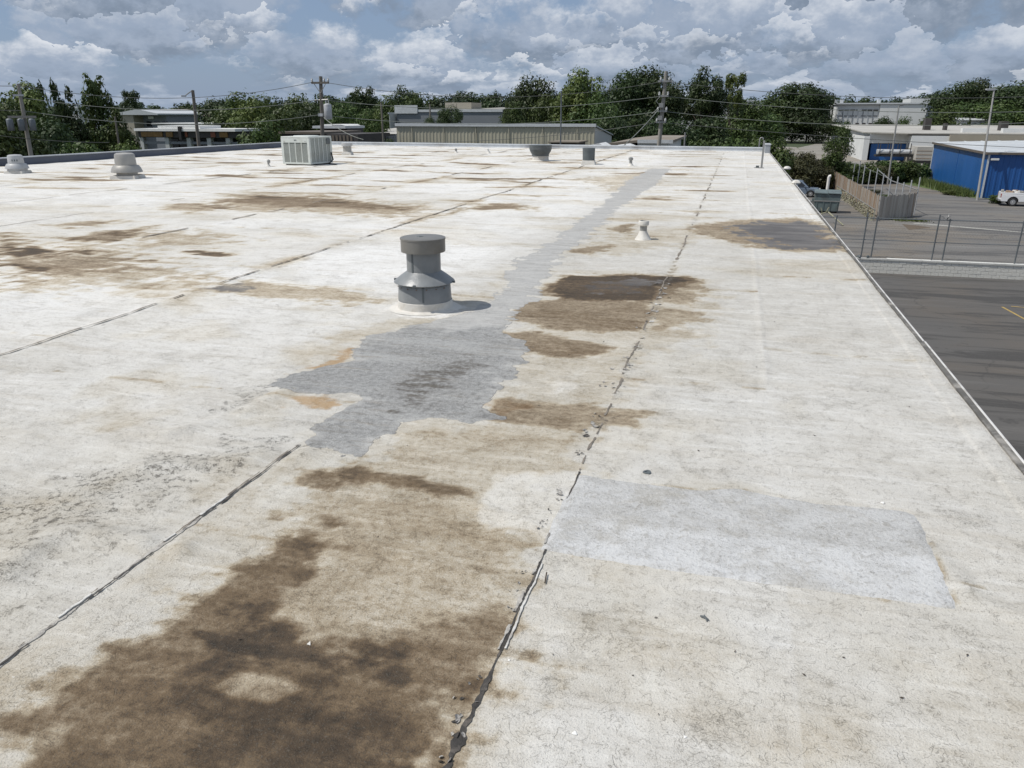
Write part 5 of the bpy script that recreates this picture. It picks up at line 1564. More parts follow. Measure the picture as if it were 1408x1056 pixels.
bx_, by_ = (26.12,85.81)
pk = pickup((bx_ + 1.75, by_ + .9, GROUND), RAD(-8), 'white pickup truck with junk in its bed, parked before the ribbed blue wall')
jr = random.Random(3)
for k in range(9):
    p = pk.matrix_basis @ Vector((jr.uniform(-2.6, -.7), jr.uniform(-.75, .75), 1.28))
    o = MB().box(p, (jr.uniform(.25, .6), jr.uniform(.2, .5), jr.uniform(.12, .32)), jr.uniform(0, 3), .8).build('junk_bundle', (M['plank_a'], M['roof_tan'], M['galv'], M['pvc'])[k % 4], bevel=.02)
    tag(o, ('brown timber scrap', 'tan cardboard scrap', 'grey metal scrap', 'white pipe scrap')[k % 4] + ' heaped in the bed of the white pickup truck', 'scrap', 'scrap heaped in the pickup bed')
x, y = (29.85,93.23)
suv((x + 2.0, y + 3.2, GROUND), RAD(-6), 'white car parked behind the pickup truck, close to the blue wall', M['car_white'])
x, y = (6.95,89.98)
suv((x - .25, y + 1.0, GROUND), RAD(-7), 'silver blue car half hidden by the right roof edge', M['car_blue'])


def semi(loc, rz, label, s=1.0):
    t = thing('box_truck', label, 'truck', loc, rz)
    MB().span(1.2, 3.1, -1.15, 1.15, .7, 2.5).build('cab', M['car_white'], t, bevel=.12)
    MB().span(.6, 1.19, -1.15, 1.15, 1.0, 3.6).build('sleeper_cab', M['car_white'], t, bevel=.12)
    MB().span(-6.2, .5, -1.25, 1.25, 1.1, 3.9).build('cargo_box', M['car_white'], t, bevel=.02)
    MB().span(-6.1, 3.0, -.9, .9, .55, .95).build('chassis', M['black'], t)
    MB().quad((3.112, -.95, 1.6), (3.112, .95, 1.6), (3.112, .95, 2.35), (3.112, -.95, 2.35)).build('windscreen', M['glass'], t)
    MB().box((3.12, 0, 1.05), (.06, 1.4, .6)).build('radiator_grille', M['black'], t)
    for sy1 in (-1, 1):
        MB().quad((1.7, sy1 * 1.16, 1.6), (2.7, sy1 * 1.16, 1.6), (2.6, sy1 * 1.16, 2.3), (1.7, sy1 * 1.16, 2.3)).build('side_window', M['glass'], t)
        MB().box((3.13, sy1 * .92, .95), (.06, .28, .22)).build('headlight', M['lamp_white'], t)
        for wx in (2.4, -3.6, -4.8): wheel(t, wx, sy1 * 1.02, .5, .3)
    t.scale = (s, s, s)
    return t


x, y = (27.62,310.84)
semi((x, y + 4, GROUND), RAD(-75), 'white box truck parked in the far yard by the dense trees')
x, y = (42.06,314.89)
semi((x, y + 4, GROUND), RAD(-92), 'tall white truck standing in the alley left of the white warehouse lot')
for (x, y), mt, lb, ang in (((27.52,341.42), 'car_navy', 'blue car in the far yard, left of the white box truck', -10), ((22.78,340.09), 'car_dark', 'dark car in the far yard at the foot of the dense trees', 10),
        ((36.99,287.97), 'car_white', 'white car parked behind the dark cars in the far yard', -70), ((31.49,240.75), 'car_dark', 'dark car leftmost in the row beside the white and blue storefront', -60),
        ((31.79,230.4), 'car_dark', 'dark car in the middle of the row beside the white and blue storefront', -60), ((32.94,225.84), 'car_navy', 'navy car closest to the white and blue storefront', -60)):
    suv((x, y + 1, GROUND), RAD(ang), lb, M[mt], 'cars parked in the far yard')

# ------------------------------------------------------------------ buildings
def ribbed_wall(x0, x1, y, z0, z1, step, depth, name, mat, parent, axis='x'):
    """trapezoid ribbed sheet metal along x (facing -y) or along y (facing -x)"""
    mb = MB()
    n = max(2, int(round((x1 - x0) / step)))
    st = (x1 - x0) / n
    prof = []
    for k in range(n):
        a = x0 + k * st
        prof += [(a, 0), (a + st * .55, 0), (a + st * .65, depth), (a + st * .9, depth)]
    prof.append((x1, 0))
    for (u, d) in prof:
        p = (u, y - d) if axis == 'x' else (y - d, u)
        z_top = z1(u) if callable(z1) else z1
        mb.v += [(p[0], p[1], z0), (p[0], p[1], z_top)]
    for i in range(len(prof) - 1):
        mb.f.append((2 * i, 2 * i + 2, 2 * i + 3, 2 * i + 1))
    return mb.build(name, mat, parent, fix=False)


# bright blue metal building on the right
t = thing('blue_building', 'bright blue metal building with pale low roof at the right side of the lot', 'building')
bx0, by0, by1, bx1 = 25.4, 94.3, 119.2, 62.0
ze = -2.07
zl = -1.8
zr = ze + .9
MB().addgeo([(bx0, by0, GROUND - .1), (bx0, by1, GROUND - .1), (bx0, by1, zl), (bx0, by0, ze), (bx0 + .2, by0, GROUND - .1), (bx0 + .2, by1, GROUND - .1), (bx0 + .2, by1, zl), (bx0 + .2, by0, ze)],
            [(0, 1, 2, 3), (7, 6, 5, 4), (0, 4, 5, 1), (3, 2, 6, 7), (0, 3, 7, 4), (1, 5, 6, 2)]).build('side_wall', M['blue_panel'], t)
for yy_ in (106.2,):
    MB().span(bx0 - .03, bx0 - .001, yy_ - .05, yy_ + .05, GROUND, ze - .1).build('panel_joint', M['blue_rib'], t)
ribbed_wall(bx0 + .05, bx1, by0 - .001, GROUND - .1, ze - .02, .55, .035, 'ribbed_front_wall', M['blue_rib'], t)
MB().span(bx0 + .21, bx1, by0 + .02, by1, GROUND - .1, ze - .2).build('inner_wall', M['blue_rib'], t)
MB().addgeo([(bx0 - .25, by0 - .3, ze + .05), (bx1, by0 - .3, ze + .05), (bx1, by1 + .2, zl + .95), (bx0 - .25, by1 + .2, zl + .07),
             (bx0 - .25, by0 - .3, ze + .15), (bx1, by0 - .3, ze + .15), (bx1, by1 + .2, zl + 1.05), (bx0 - .25, by1 + .2, zl + .17)],
            [(3, 2, 1, 0), (4, 5, 6, 7), (0, 1, 5, 4), (1, 2, 6, 5), (2, 3, 7, 6), (3, 0, 4, 7)]).build('roof', M['roof_pale'], t)
MB().addgeo([(bx0 - .32, by0 - .3, ze - .10), (bx0 - .32, by1 + .2, zl - .08), (bx0 - .32, by1 + .2, zl + .16), (bx0 - .32, by0 - .3, ze + .14), (bx0 - .253, by0 - .3, ze - .10), (bx0 - .253, by1 + .2, zl - .08), (bx0 - .253, by1 + .2, zl + .16), (bx0 - .253, by0 - .3, ze + .14)],
            [(0, 1, 2, 3), (7, 6, 5, 4), (0, 4, 5, 1), (3, 2, 6, 7), (0, 3, 7, 4), (1, 5, 6, 2)]).build('eave_trim', M['fascia_dark'], t)
MB().span(bx0 - .25, bx1, by0 - .36, by0 - .305, ze - .09, ze + .13).build('gutter', M['fascia_dark'], t)
for k in range(18):
    xx_ = bx0 + 1.5 + k * 2
    f_ = (xx_ - bx0) / (bx1 - bx0)
    MB().addgeo([(xx_ - .05, by0 - .28, ze + .16), (xx_ + .05, by0 - .28, ze + .16), (xx_ + .05, by1 + .18, zl + .18 + .88 * f_), (xx_ - .05, by1 + .18, zl + .18 + .88 * f_),
                 (xx_, by0 - .28, ze + .23), (xx_, by1 + .18, zl + .25 + .88 * f_)], [(0, 4, 5, 3), (1, 2, 5, 4), (0, 1, 4), (3, 5, 2)]).build('standing_seam', M['roof_pale'], t)
MB().box((25.99, by0 - .2, -2.63), (.75, .22, .2)).build('wall_light', M['white'], t)
MB().span(bx0 - .06, bx0 + .12, by0 - .12, by0 - .075, GROUND, ze - .1).build('corner_trim', M['trim_white'], t)
MB().span(bx0 - .08, bx0 - .01, by1 - .1, by1 + .08, GROUND, zl - .1).build('corner_trim', M['trim_white'], t)

# tan corrugated building beyond the far coping
TY = 75.0
tx0, tx1 = -33.03, -12.98
tz = 0.67
t = thing('corrugated_building', 'long tan corrugated metal building just beyond the far coping', 'building')
ribbed_wall(tx0, tx1, TY, GROUND - .1, tz, .36, .032, 'corrugated_wall', M['tan_metal'], t)
MB().span(tx0 - .1, tx1 + .1, TY - .16, TY + .1, tz + .001, tz + .28).build('parapet_trim', M['trim_white'], t)
tz2 = -0.36
MB().prism([(TY + .02, GROUND), (85.5, GROUND), (85.5, tz2), (TY + .02, tz - .02)], 'x', tx0 + .02, tx1).build('shed_body', M['wall_pale'], t)
MB().addgeo([(tx0, TY + .11, tz + .02), (tx1 + .15, TY + .11, tz + .02), (tx1 + .15, 85.7, tz2 + .05), (tx0, 85.7, tz2 + .05), (tx0, TY + .11, tz + .12), (tx1 + .15, TY + .11, tz + .12), (tx1 + .15, 85.7, tz2 + .15), (tx0, 85.7, tz2 + .15)],
            [(3, 2, 1, 0), (4, 5, 6, 7), (0, 1, 5, 4), (1, 2, 6, 5), (2, 3, 7, 6), (3, 0, 4, 7)]).build('roof', M['roof_pale'], t)
for k in range(6):
    xx_ = tx0 + (k + .5) * (tx1 - tx0) / 6
    MB().span(xx_ - .04, xx_ + .04, TY - .11, TY - .07, GROUND, tz).build('downpipe', M['tan_metal'], t)

# grey building behind it with a box on the roof
t = thing('grey_building', 'dark grey flat roofed building with tan rooftop box behind the corrugated building', 'building')
gy = 112.0
gx0, gx1 = -49.21, -32.91
gz = 2.45
MB().span(gx0, gx1, gy, gy + 24, GROUND, gz).build('main_wall', M['wall_grey'], t)
MB().span(gx0 - .2, gx0 + 3.4, gy - .2, gy - .02, gz - .45, gz + .7).build('parapet_block', M['trim_white'], t)
MB().span(gx0 - .15, gx1 + .15, gy - .12, gy - .022, gz - .25, gz + .08).build('roof_trim', M['trim_white'], t).location.z = .0
MB().span(gx0 + .1, gx1 - .1, gy + .2, gy + 23.9, gz + .001, gz + .10).build('roof', M['roof_pale'], t)
MB().span(-43.73, -39.5, 118, 123, gz + .101, 3.59).build('rooftop_box', M['wall_tan'], t)
MB().addgeo([(-39.63, 113, gz + .11), (gx1 + 4, 113, gz + .11), (gx1 + 6, 135, gz + .3), (-39.63, 135, gz + .6), (-39.63, 135.3, gz + .11), (gx1 + 6, 135.3, gz + .11)],
            [(0, 1, 2, 3), (3, 2, 5, 4), (0, 3, 4), (1, 5, 2)]).build('sloped_roof', M['roof_tan'], t)
t = thing('annex_building', 'low grey annex at the left end of the dark grey building', 'building')
MB().span(-49.42, gx0 - .3, 110, 125, GROUND, 1.9).build('wall', M['wall_pale'], t)
MB().span(-49.42 - .2, gx0 - .3, 109.8, 125.2, 1.9 + .001, 1.9 + .25).build('roof', M['roof_pale'], t)

# low brown roofed building left of the bare pole
t = thing('low_building', 'low building with brown flat roof and pale end wall behind the second power pole', 'building')
ly0 = 62.0
lx0, lx1 = -9.33, -5.07
lz = -0.31
MB().span(-7.38, lx1, ly0, 76, GROUND, lz).build('end_wall', M['wall_white'], t)
MB().span(lx0, -7.38 - .01, ly0 + 2, 76, GROUND, lz - .3).build('rear_wall', M['wall_tan'], t)
MB().prism([(lx0 - .3, lz - .25), (-7.38, lz + .02), (lx1 + .3, lz + .02), (lx1 + .3, lz + .2), (-7.38, lz + .2), (lx0 - .3, lz - .05)], 'y', ly0 - .2, 79).build('roof', M['roof_brown'], t)
MB().span(-7.38, lx1 + .35, ly0 - .28, ly0 - .21, lz - .02, lz + .24).build('fascia', M['trim_white'], t)
t = thing('flat_shed', 'low dark flat shed against the corrugated wall behind the bowl vent', 'shed')
sx0, sx1 = -15.14, -12.91
MB().span(sx0, sx1, 66, 70, GROUND, -0.49).build('wall', M['shadow_box'], t)
MB().span(sx0 - .2, sx1 + .2, 65.8, 70.2, -0.49 + .001, -0.44 + .05).build('roof', M['roof_brown'], t)
for k in range(3):
    xx_ = sx0 + .4 + k * (sx1 - sx0 - .8) / 2.4
    MB().span(xx_, xx_ + .5, 65.95, 65.99, -0.87, -0.61).build('window', M['glass'], t)
for (px0, px1, py), lab in (((-10.11, -8.94, -0.19), 'white flat canopy beside the corrugated building, left of the dark gap'), ((-8.52, -6.83, -0.27), 'white flat canopy before the low brown roofed building')):
    t = thing('canopy', lab, 'canopy')
    MB().prism([(px0, py - .25), (px1, py - .45), (px1, py - .33), ((px0 + px1) / 2, py - .02), (px0, py - .13)], 'y', 57, 60).build('roof', M['white'], t)
    for xx_ in (px0 + .2, px1 - .2):
        for yy_ in (57.2, 59.8):
            MB().span(xx_ - .05, xx_ + .05, yy_ - .05, yy_ + .05, GROUND, py - .42).build('leg', M['galv'], t)

# storefront with long canopy on the left
t = thing('storefront', 'long low storefront with white roof edge, amber signs and pale columns', 'storefront')
cy0 = 84.0
c0, c1 = -71.64, -57.93
zt, zb = -0.11, -0.87
MB().span(c0, c1, cy0, cy0 + 5, zb + .02, zt).build('fascia', M['shadow_box'], t)  # shade on the fascia is put into its dark colour
MB().span(c0 - .3, c1 + .3, cy0 - .3, cy0 + 5.3, zt + .001, zt + .3).build('roof_edge', M['white'], t)
MB().span(-68.57, -62.55, cy0 - .1, cy0 + 4, zt + .301, zt + .65).build('raised_roof', M['white'], t)
MB().span(c0 + .2, c1 - .2, cy0 + 5.01, cy0 + 12, GROUND, zt - .1).build('shop_wall', M['shadow_box'], t)
for k in range(9):
    xa = c0 + .6 + k * (c1 - c0 - 1) / 9
    MB().span(xa, xa + (c1 - c0) / 9 - .3, cy0 + 4.95, cy0 + 5.005, GROUND + .6, zb - .3).build('shop_window', M['glass'], t)
for xx_ in (-71.42, -67.69, -64.56, -61.68, -59.05):
    MB().span(xx_ - .28, xx_ + .28, cy0 + .1, cy0 + .7, GROUND, zb + .019).build('column', M['wall_pale'], t)
for xa, xb, mt in ((-71.12, -68.04, 'sign_amber'), (-67.51, -66.57, 'sign_amber'), (-64.79, -64.48, 'sign_red'), (-61.17, -60.56, 'sign_red'), (-59.95, -58.84, 'sign_amber')):
    MB().span(xa, xb, cy0 - .12, cy0 - .005, zb + .1, zt - .08).build('sign_panel', M[mt], t)
MB().span(-65.41, -65.04, cy0 - .5, cy0 - .15, zb - .2, zt + .55).build('dark_sign', M['black'], t)
MB().span(c0, c1, cy0 + .3, cy0 + .5, zb - .75, zb - .45).build('crossbeam', M['wall_grey'], t)
t = thing('rear_store', 'second flat white roof edge directly behind the storefront', 'building')
MB().span(-90.48, -79.66, 110, 120, GROUND, 0.4).build('wall', M['wall_grey'], t)
MB().span(-90.76, -79.4, 109.7, 120.3, 0.4 + .001, 0.59).build('roof', M['white'], t)

# gabled workshop and the brown field on the far left
t = thing('workshop', 'beige gabled workshop with grey roof beyond the pointed evergreen', 'building')
wy = 150.0
wx0, wx1 = -132.61, -122.33
wz = 1.9
MB().span(wx0, -128.58, wy, wy + 16, GROUND, wz).build('front_wall', M['wall_tan'], t)
MB().span(-128.58 + .01, wx1, wy + 3, wy + 16, GROUND, wz).build('side_wall', M['wall_grey'], t)
xm = -128.0
MB().prism([(wx0 - .5, wz + .001), (wx1 + .5, wz + .001), (wx1 + .5, wz + .3), (xm + 1, 3.1), (wx0 - .5, wz + .3)], 'y', wy - .4, wy + 16.4).build('roof', M['roof_pale'], t)
for k in range(3):
    xx_ = -127.77 + k * 2.1
    MB().span(xx_, xx_ + 1.4, wy + 2.93, wy + 2.99, -0.52, 0.54).build('window', M['glass'], t)
MB().span(-126.89, -125.56, wy + 2.6, wy + 2.98, 1.07, 1.6).build('wall_sign', M['white'], t)
o = MB().addgeo([(-185.49, 230, 0.22), (-166.92, 230, 0.25), (-238.08, 330, 4.81), (-266.2, 330, 4.88)], [(0, 1, 2, 3)]).build('field', M['soil'])
tag(o, kind='structure')
t = thing('white_van', 'white van parked beside the workshop at the edge of the brown field', 'van', (-141.1, 175, GROUND), RAD(-20))
MB().prism([(-2.6, .4), (2.6, .4), (2.7, 1.2), (1.9, 1.4), (1.4, 2.3), (-2.6, 2.4)], 'y', -1, 1).build('body', M['car_white'], t, bevel=.08)
for sx1 in (-1.6, 1.6):
    for sy1 in (-.92, .92): wheel(t, sx1, sy1, .36)
MB().quad((1.92, -.8, 1.42), (1.92, .8, 1.42), (1.44, .75, 2.2), (1.44, -.75, 2.2)).build('windscreen', M['glass'], t)

# dark building and vaulted white roof behind the air conditioner
t = thing('dark_building', 'long dark brown flat building right behind the air conditioner', 'building')
dy0 = 66.0
MB().span(-40.52, -32.86, dy0, dy0 + 7, GROUND, 0.1).build('wall', M['shadow_box'], t)
MB().span(-40.67, -36.05, dy0 - .3, dy0 + 7.2, 0.1 + .001, 0.28).build('roof_band', M['fascia_dark'], t)
for k in range(7):
    xx_ = -35.75 + k * .36
    MB().span(xx_, xx_ + .2, dy0 - .05, dy0 - .003, -0.53, -0.02).build('louvre', M['fascia_dark'], t)
t = thing('white_canopy', 'white vaulted canopy with grey glazed end behind the dark brown building', 'canopy')
vy0 = 74.0
va, vb = -40.81, -38.05
vz0, vz1 = 0.35, 0.84
MB().prism([(va, vz0 + .35), (vb - .2, vz0 + .35), (vb - .35, vz1 - .15), (vb - .7, vz1), (va + .3, vz1)], 'y', vy0, vy0 + 4).build('vault', M['white'], t, bevel=.05)
MB().span(-41.73, vb, vy0 - .2, vy0 + 4.2, vz0 + .1, vz0 + .34).build('deck_edge', M['trim_white'], t)
MB().quad((-39.68, vy0 - .01, vz0 + .42), (vb - .35, vy0 - .01, vz0 + .42), (vb - .5, vy0 - .01, vz1 - .25), (-39.35, vy0 - .01, vz1 - .22)).build('glazing', M['wall_grey'], t)
MB().span(va, vb, vy0 + .2, vy0 + 3.8, GROUND, vz0 + .09).build('base', M['shadow_box'], t)
t = thing('grey_roof_building', 'flat grey roofed building left of the corrugated building', 'building')
MB().span(-40.59, -35.37, 80, 96, GROUND, -0.18).build('wall', M['wall_grey'], t)
MB().addgeo([(-40.77, 79.8, -0.18 + .01), (-35.28, 79.8, -0.18 + .01), (-35.28, 97, -0.18 + .6), (-40.77, 97, -0.18 + .6)], [(0, 1, 2, 3)]).build('roof', M['roof_tan'], t)
t = thing('bar_fence', 'thin dark steel bar fence in front of the flat grey roofed building', 'fence')
fa, fb_ = -35.46, -31.77
zf0, zf1 = GROUND, -0.2
for k in range(22):
    xx_ = fa + (fb_ - fa) * k / 21
    MB().span(xx_ - .03, xx_ + .03, 72, 72.06, zf0, zf1).build('bar', M['post'], t)
MB().span(fa, fb_, 72.061, 72.1, zf1 - .15, zf1 - .08).build('rail', M['post'], t)
MB().span(fa, fb_, 72.061, 72.1, zf1 - 1.2, zf1 - 1.13).build('rail', M['post'], t)

# storefront pair and long flat roof behind the blue building
t = thing('long_warehouse', 'long flat dusty roofed warehouse with white fascia and blue bay, behind the blue building', 'building')
hy = 172.0
h0, h1, h2 = 25.4, 31.68, 38.08
hz1 = -1.49
hz2 = -1.85
MB().span(h0, h1, hy + .3, hy + 30, GROUND, hz1 - 2).build('blue_bay', M['blue_panel'], t)
MB().span(h0 - .5, h1, hy, hy + 30, hz1 - 1.9, hz1).build('white_fascia', M['wall_white'], t)
MB().span(h0 - 1.6, h0 - .6, hy - 1, hy + 20, GROUND, hz1 - .6).build('white_corner_bay', M['wall_white'], t)
MB().span(h1 + .01, h2, hy - 4, hy + 30, hz2 - 2.3, hz2).build('white_fascia', M['wall_white'], t)
MB().span(h1 + .01, h2, hy - 3.5, hy + 30, GROUND, hz2 - 2.31).build('bay_wall', M['wall_tan'], t)
MB().span(h2 + .01, h2 + 70, hy - 4.5, hy + 30, GROUND, hz2 + .2).build('tan_wall', M['wall_tan'], t)
MB().addgeo([(h0 - 1.7, hy, hz1 + .01), (h1, hy - 4, hz2 + .25), (h2 + 70, hy - 4.7, hz2 + .25), (h2 + 70, hy + 60, hz2 + .9), (h0 - 1.7, hy + 60, hz1 + .9),
             (h0 - 1.7, hy, hz1 + .2), (h1, hy - 4, hz2 + .45), (h2 + 70, hy - 4.7, hz2 + .45), (h2 + 70, hy + 60, hz2 + 1.1), (h0 - 1.7, hy + 60, hz1 + 1.1)],
            [(4, 3, 2, 1, 0), (5, 6, 7, 8, 9), (0, 1, 6, 5), (1, 2, 7, 6), (2, 3, 8, 7), (3, 4, 9, 8), (4, 0, 5, 9)]).build('roof', M['roof_tan'], t)
for k, xx_ in enumerate((31.48, 32.75, 35.5)):
    MB().span(xx_, xx_ + 2.0, hy - 3.62, hy - 3.51, GROUND, hz2 - 3.6).build('dock_door', M['shadow_box'], t)
for a_, b_, d_ in ((37.58, 1.2, 2.2), (41.43, .5, 1.2), (51.81, 1.4, 1.6)):
    MB().span(a_, a_ + b_, 188, 190, hz2 + .2, hz2 + .9 + d_).build('roof_unit', M['shadow_box'], t)
for a_ in (41.53, 48.49):
    MB().span(a_, a_ + 4.5, hy + 2, hy + 3.5, hz2 + .4, hz2 + 1.3).build('skylight', M['wall_white'], t)
t = thing('pipe_trailer', 'flat trailer loaded with long grey pipes before the white and blue warehouse front', 'trailer')
ta, tb = 23.1, 28.88
tzz = -4.64
MB().span(ta, tb, 150, 152.4, tzz - .3, tzz).build('bed', M['black'], t)
for k in range(3):
    MB().tube([(ta + .3, 150.4 + k * .75, tzz + .45), (tb - .2, 150.4 + k * .75, tzz + .45)], .4, 12).build('pipe', M['galv_light'], t, smooth=True)
for k in range(4):
    xx_ = ta + .5 + k * (tb - ta - 1) / 3
    for yy_ in (149.93, 152.45):
        MB().span(xx_ - .06, xx_ + .06, yy_ - .05, yy_ + .05, tzz + .001, tzz + 1.9).build('stake', M['shadow_box'], t)
for xx_ in (ta + 1, ta + 2.1, tb - 1.2):
    for yy_ in (150.2, 152.2):
        MB().lathe((0, 0, 0), [(.48, -.15), (.48, .15)], 16).build('wheel', M['tyre'], t, smooth=True).matrix_local = Matrix.Translation((xx_, yy_, GROUND + .48)) @ Matrix.Rotation(math.pi / 2, 4, 'X')
t = thing('stake_truck', 'tan wooden sided truck body at the dock doors beside the pipe trailer', 'truck', (30.23, 148, GROUND))
MB().span(-1.2, 1.3, 0, 5, 1.2, 3.4).build('cargo_body', M['roof_tan'], t)
MB().span(-1.1, 1.2, -.05, -.003, .7, 1.19).build('tail_board', M['black'], t)
for sx1 in (-1, 1.1):
    for yy_ in (.8, 4.2): 
        MB().span(sx1 - .15, sx1 + .15, yy_ - .5, yy_ + .5, 0, 1.0).build('wheel', M['tyre'], t, bevel=.12)
for k in range(3):
    MB().span(-1.25, 1.35, -.03, -.002, 1.5 + k * .6, 1.58 + k * .6).build('slat', M['plank_a'], t)

# the big white warehouse
t = thing('white_warehouse', 'big white warehouse with dark framed windows and grey shaded end, behind the far yard', 'building')
Y0 = 288.0
q0, q1, q2, q3 = 30.53, 43.38, 57.18, 24.61
zz = 5.5
MB().span(q0, q1, Y0, Y0 + 60, GROUND, zz - .4).build('window_bay', M['wall_white'], t)
MB().span(q1 + .01, q2, Y0 - .8, Y0 + 60, GROUND, zz - .3).build('plain_wall', M['wall_white'], t)
MB().span(q0 - .4, q2 + .3, Y0 - 1.1, Y0 + 60.3, zz - .2, zz + .25).build('parapet', M['trim_white'], t)
MB().span(q3 - 8, q0 - .41, Y0 + 12, Y0 + 60, GROUND, zz + .1).build('left_wing', M['wall_white'], t)
for k in range(8):
    xa = q3 - 7.6 + k * 1.9
    MB().span(xa, xa + 1.1, Y0 + 11.9, Y0 + 11.99, zz - 3.0, zz - 1.2).build('window', M['glass'], t)
nB = 7
for r_, (z_a, z_b) in enumerate(((3.29, 3.69), (1.6, 1.83))):
    for k in range(nB):
        xa = q0 + .5 + k * (q1 - q0 - .6) / nB
        xb = xa + (q1 - q0) / nB - .35 - (1.0 if k == 3 else 0)
        w_ = MB().span(xa, xb, Y0 - .06, Y0 - .004, z_a, z_b).build('window', M['shadow_box'], t)
        if r_ == 0:
            MB().span(xa, xb, Y0 - .25, Y0 - .065, z_b + .02, z_b + .16).build('hood', M['trim_white'], w_)
for k in range(9):
    xa = q0 + .3 + k * (q1 - q0 - .5) / 8
    MB().span(xa - .1, xa + .1, Y0 - .16, Y0 - .07, -0.21, 3.17).build('pilaster', M['wall_grey'] if k % 2 else M['trim_white'], t)
for k in range(4):
    xa = 36.64 + k * 2.0
    MB().span(xa, xa + 1.1, Y0 - .12, Y0 - .01, -1.23, -0.43).build('dock_opening', M['shadow_box'], t)
MB().span(54.03, 59.96, 298, 312, zz + .251, 7.17).build('penthouse', M['wall_pale'], t)
for xx_ in (29.73, 31.31, 42.63):
    MB().span(xx_, xx_ + .9, 289, 291, zz + .251, zz + 1.3).build('roof_vent', M['trim_white'], t)
mb = MB()
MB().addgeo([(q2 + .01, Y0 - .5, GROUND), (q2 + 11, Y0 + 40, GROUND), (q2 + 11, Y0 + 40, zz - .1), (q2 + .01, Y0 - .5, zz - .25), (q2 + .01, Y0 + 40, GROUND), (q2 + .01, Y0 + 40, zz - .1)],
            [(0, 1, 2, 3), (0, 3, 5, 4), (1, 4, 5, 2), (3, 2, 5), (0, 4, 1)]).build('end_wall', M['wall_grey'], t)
MB().span(q2 + 11.01, q2 + 40, Y0 + 36, Y0 + 60, GROUND, zz - .4).build('rear_wing', M['wall_pale'], t)

# white long shed and grey box at the far right
t = thing('white_shed', 'long white shed with bluish roof and taller grey box beyond the dusty roof', 'building')
ry = 245.0
r0, r1 = 57.84, 78.23
rz1, rz0 = 0.77, -1.35
MB().span(r0, 69.89, ry, ry + 16, GROUND, rz1 - .25).build('white_wall', M['wall_white'], t)
MB().span(69.89 + .01, r1, ry + .2, ry + 16, GROUND, rz1 - .25).build('tan_wall', M['wall_tan'], t)
MB().addgeo([(r0 - .6, ry - .6, rz1 - .2), (r1, ry - .6, rz1 - .2), (r1, ry + 17, rz1 + 1.1), (r0 - .6, ry + 17, rz1 + 1.1), (r0 - .6, ry - .6, rz1 - .05), (r1, ry - .6, rz1 - .05), (r1, ry + 17, rz1 + 1.25), (r0 - .6, ry + 17, rz1 + 1.25)],
            [(3, 2, 1, 0), (4, 5, 6, 7), (0, 1, 5, 4), (1, 2, 6, 5), (2, 3, 7, 6), (3, 0, 4, 7)]).build('roof', M['roof_pale'], t)
for k in range(6):
    xa = r0 + 2.0 + k * 2.6
    MB().span(xa, xa + .12, ry - .08, ry - .003, rz0, rz1 - .3).build('panel_joint', M['galv'], t)
MB().span(72.8, 81.93, 263, 275, GROUND, 3.46).build('grey_box', M['wall_grey'], t)
MB().span(72.62, 82.1, 262.8, 275.2, 3.46 + .001, 3.56 + .2).build('box_roof', M['roof_pale'], t)
for (xa, xb, za, Yb), lab in (((2.29, 8.75, 7.03, 330), 'white far building glimpsed between the trees, left of the white warehouse'),
                              ((-20.42, -16.83, 6.28, 300), 'white far building glimpsed left of the slender forked tree'),
                              ((-8.75, -2.8, 5.38, 310), 'white far roof glimpsed behind the slender forked tree'),
                              ((-173.83, -171.68, 3.63, 180), 'pale far building glimpsed between the evergreens on the left')):
    t = thing('far_building', lab, 'building')
    MB().span(xa, xb, Yb, Yb + 12, GROUND, za).build('wall', M['wall_white'], t)
    MB().span(xa - .4, xb + .4, Yb - .4, Yb + 12.4, za + .001, za + .5).build('roof', M['roof_pale'], t)

# ------------------------------------------------------------------ poles and wires
def pole(base, top, r0, r1, mat, name='utility_pole', label='', group=None):
    t = thing(name, label, 'utility pole', (base[0], base[1], GROUND), 0, group)
    d = Vector(top) - Vector((base[0], base[1], GROUND))
    MB().tube([(0, 0, -.3), d * .5, d], [r0, (r0 + r1) / 2, r1], 12).build('shaft', mat, t, smooth=True)
    return t, d


def insulators(t, pts):
    for p in pts:
        MB().lathe(p, [(.05, 0), (.09, .03), (.05, .08), (.09, .12), (.05, .17), (.07, .2), (.02, .24)], 10).build('insulator', M['ceramic'], t, smooth=True)


P1b, P1t = (-29.24,52.39,-0.39), (-28.79,52.64,4.27)
t, d = pole((P1b[0], P1b[1]), P1t, .17, .12, M['pole_wood'], label='wooden power pole with crossarm and grey transformer, rising behind the air conditioner')
hgt_ = d.z
def ph(py, D=60.0): return None
zc = (-28.86,52.6,3.84)[2] - GROUND
MB().box((d.x, d.y - .14, zc), (1.3, .12, .14), .1).build('crossarm', M['pole_wood'], t)
insulators(t, [(d.x - .6, d.y - .2, zc + .07), (d.x + .6, d.y - .08, zc + .07), (d.x + .3, d.y - .1, zc + .07)])
for s_ in (-1, 1):
    MB().tube([(d.x, d.y - .2, zc - .7), (d.x + s_ * .45, d.y - .2, zc - .07)], .025, 5).build('brace', M['galv'], t)
zt_ = (-28.72,52.68,1.99)[2] - GROUND
tr = MB().lathe((d.x + .42, d.y - .1, zt_ - .6), [(.26, 0), (.28, .03), (.28, .98), (.25, 1.03), (.06, 1.08)], 20).build('transformer', M['galv_light'], t, smooth=True)
for s_ in (-.1, .1):
    MB().lathe((d.x + .42 + s_, d.y - .1, zt_ + .45), [(.04, 0), (.055, .05), (.04, .1), (.055, .15), (.03, .25)], 8).build('bushing', M['ceramic'], tr, smooth=True)
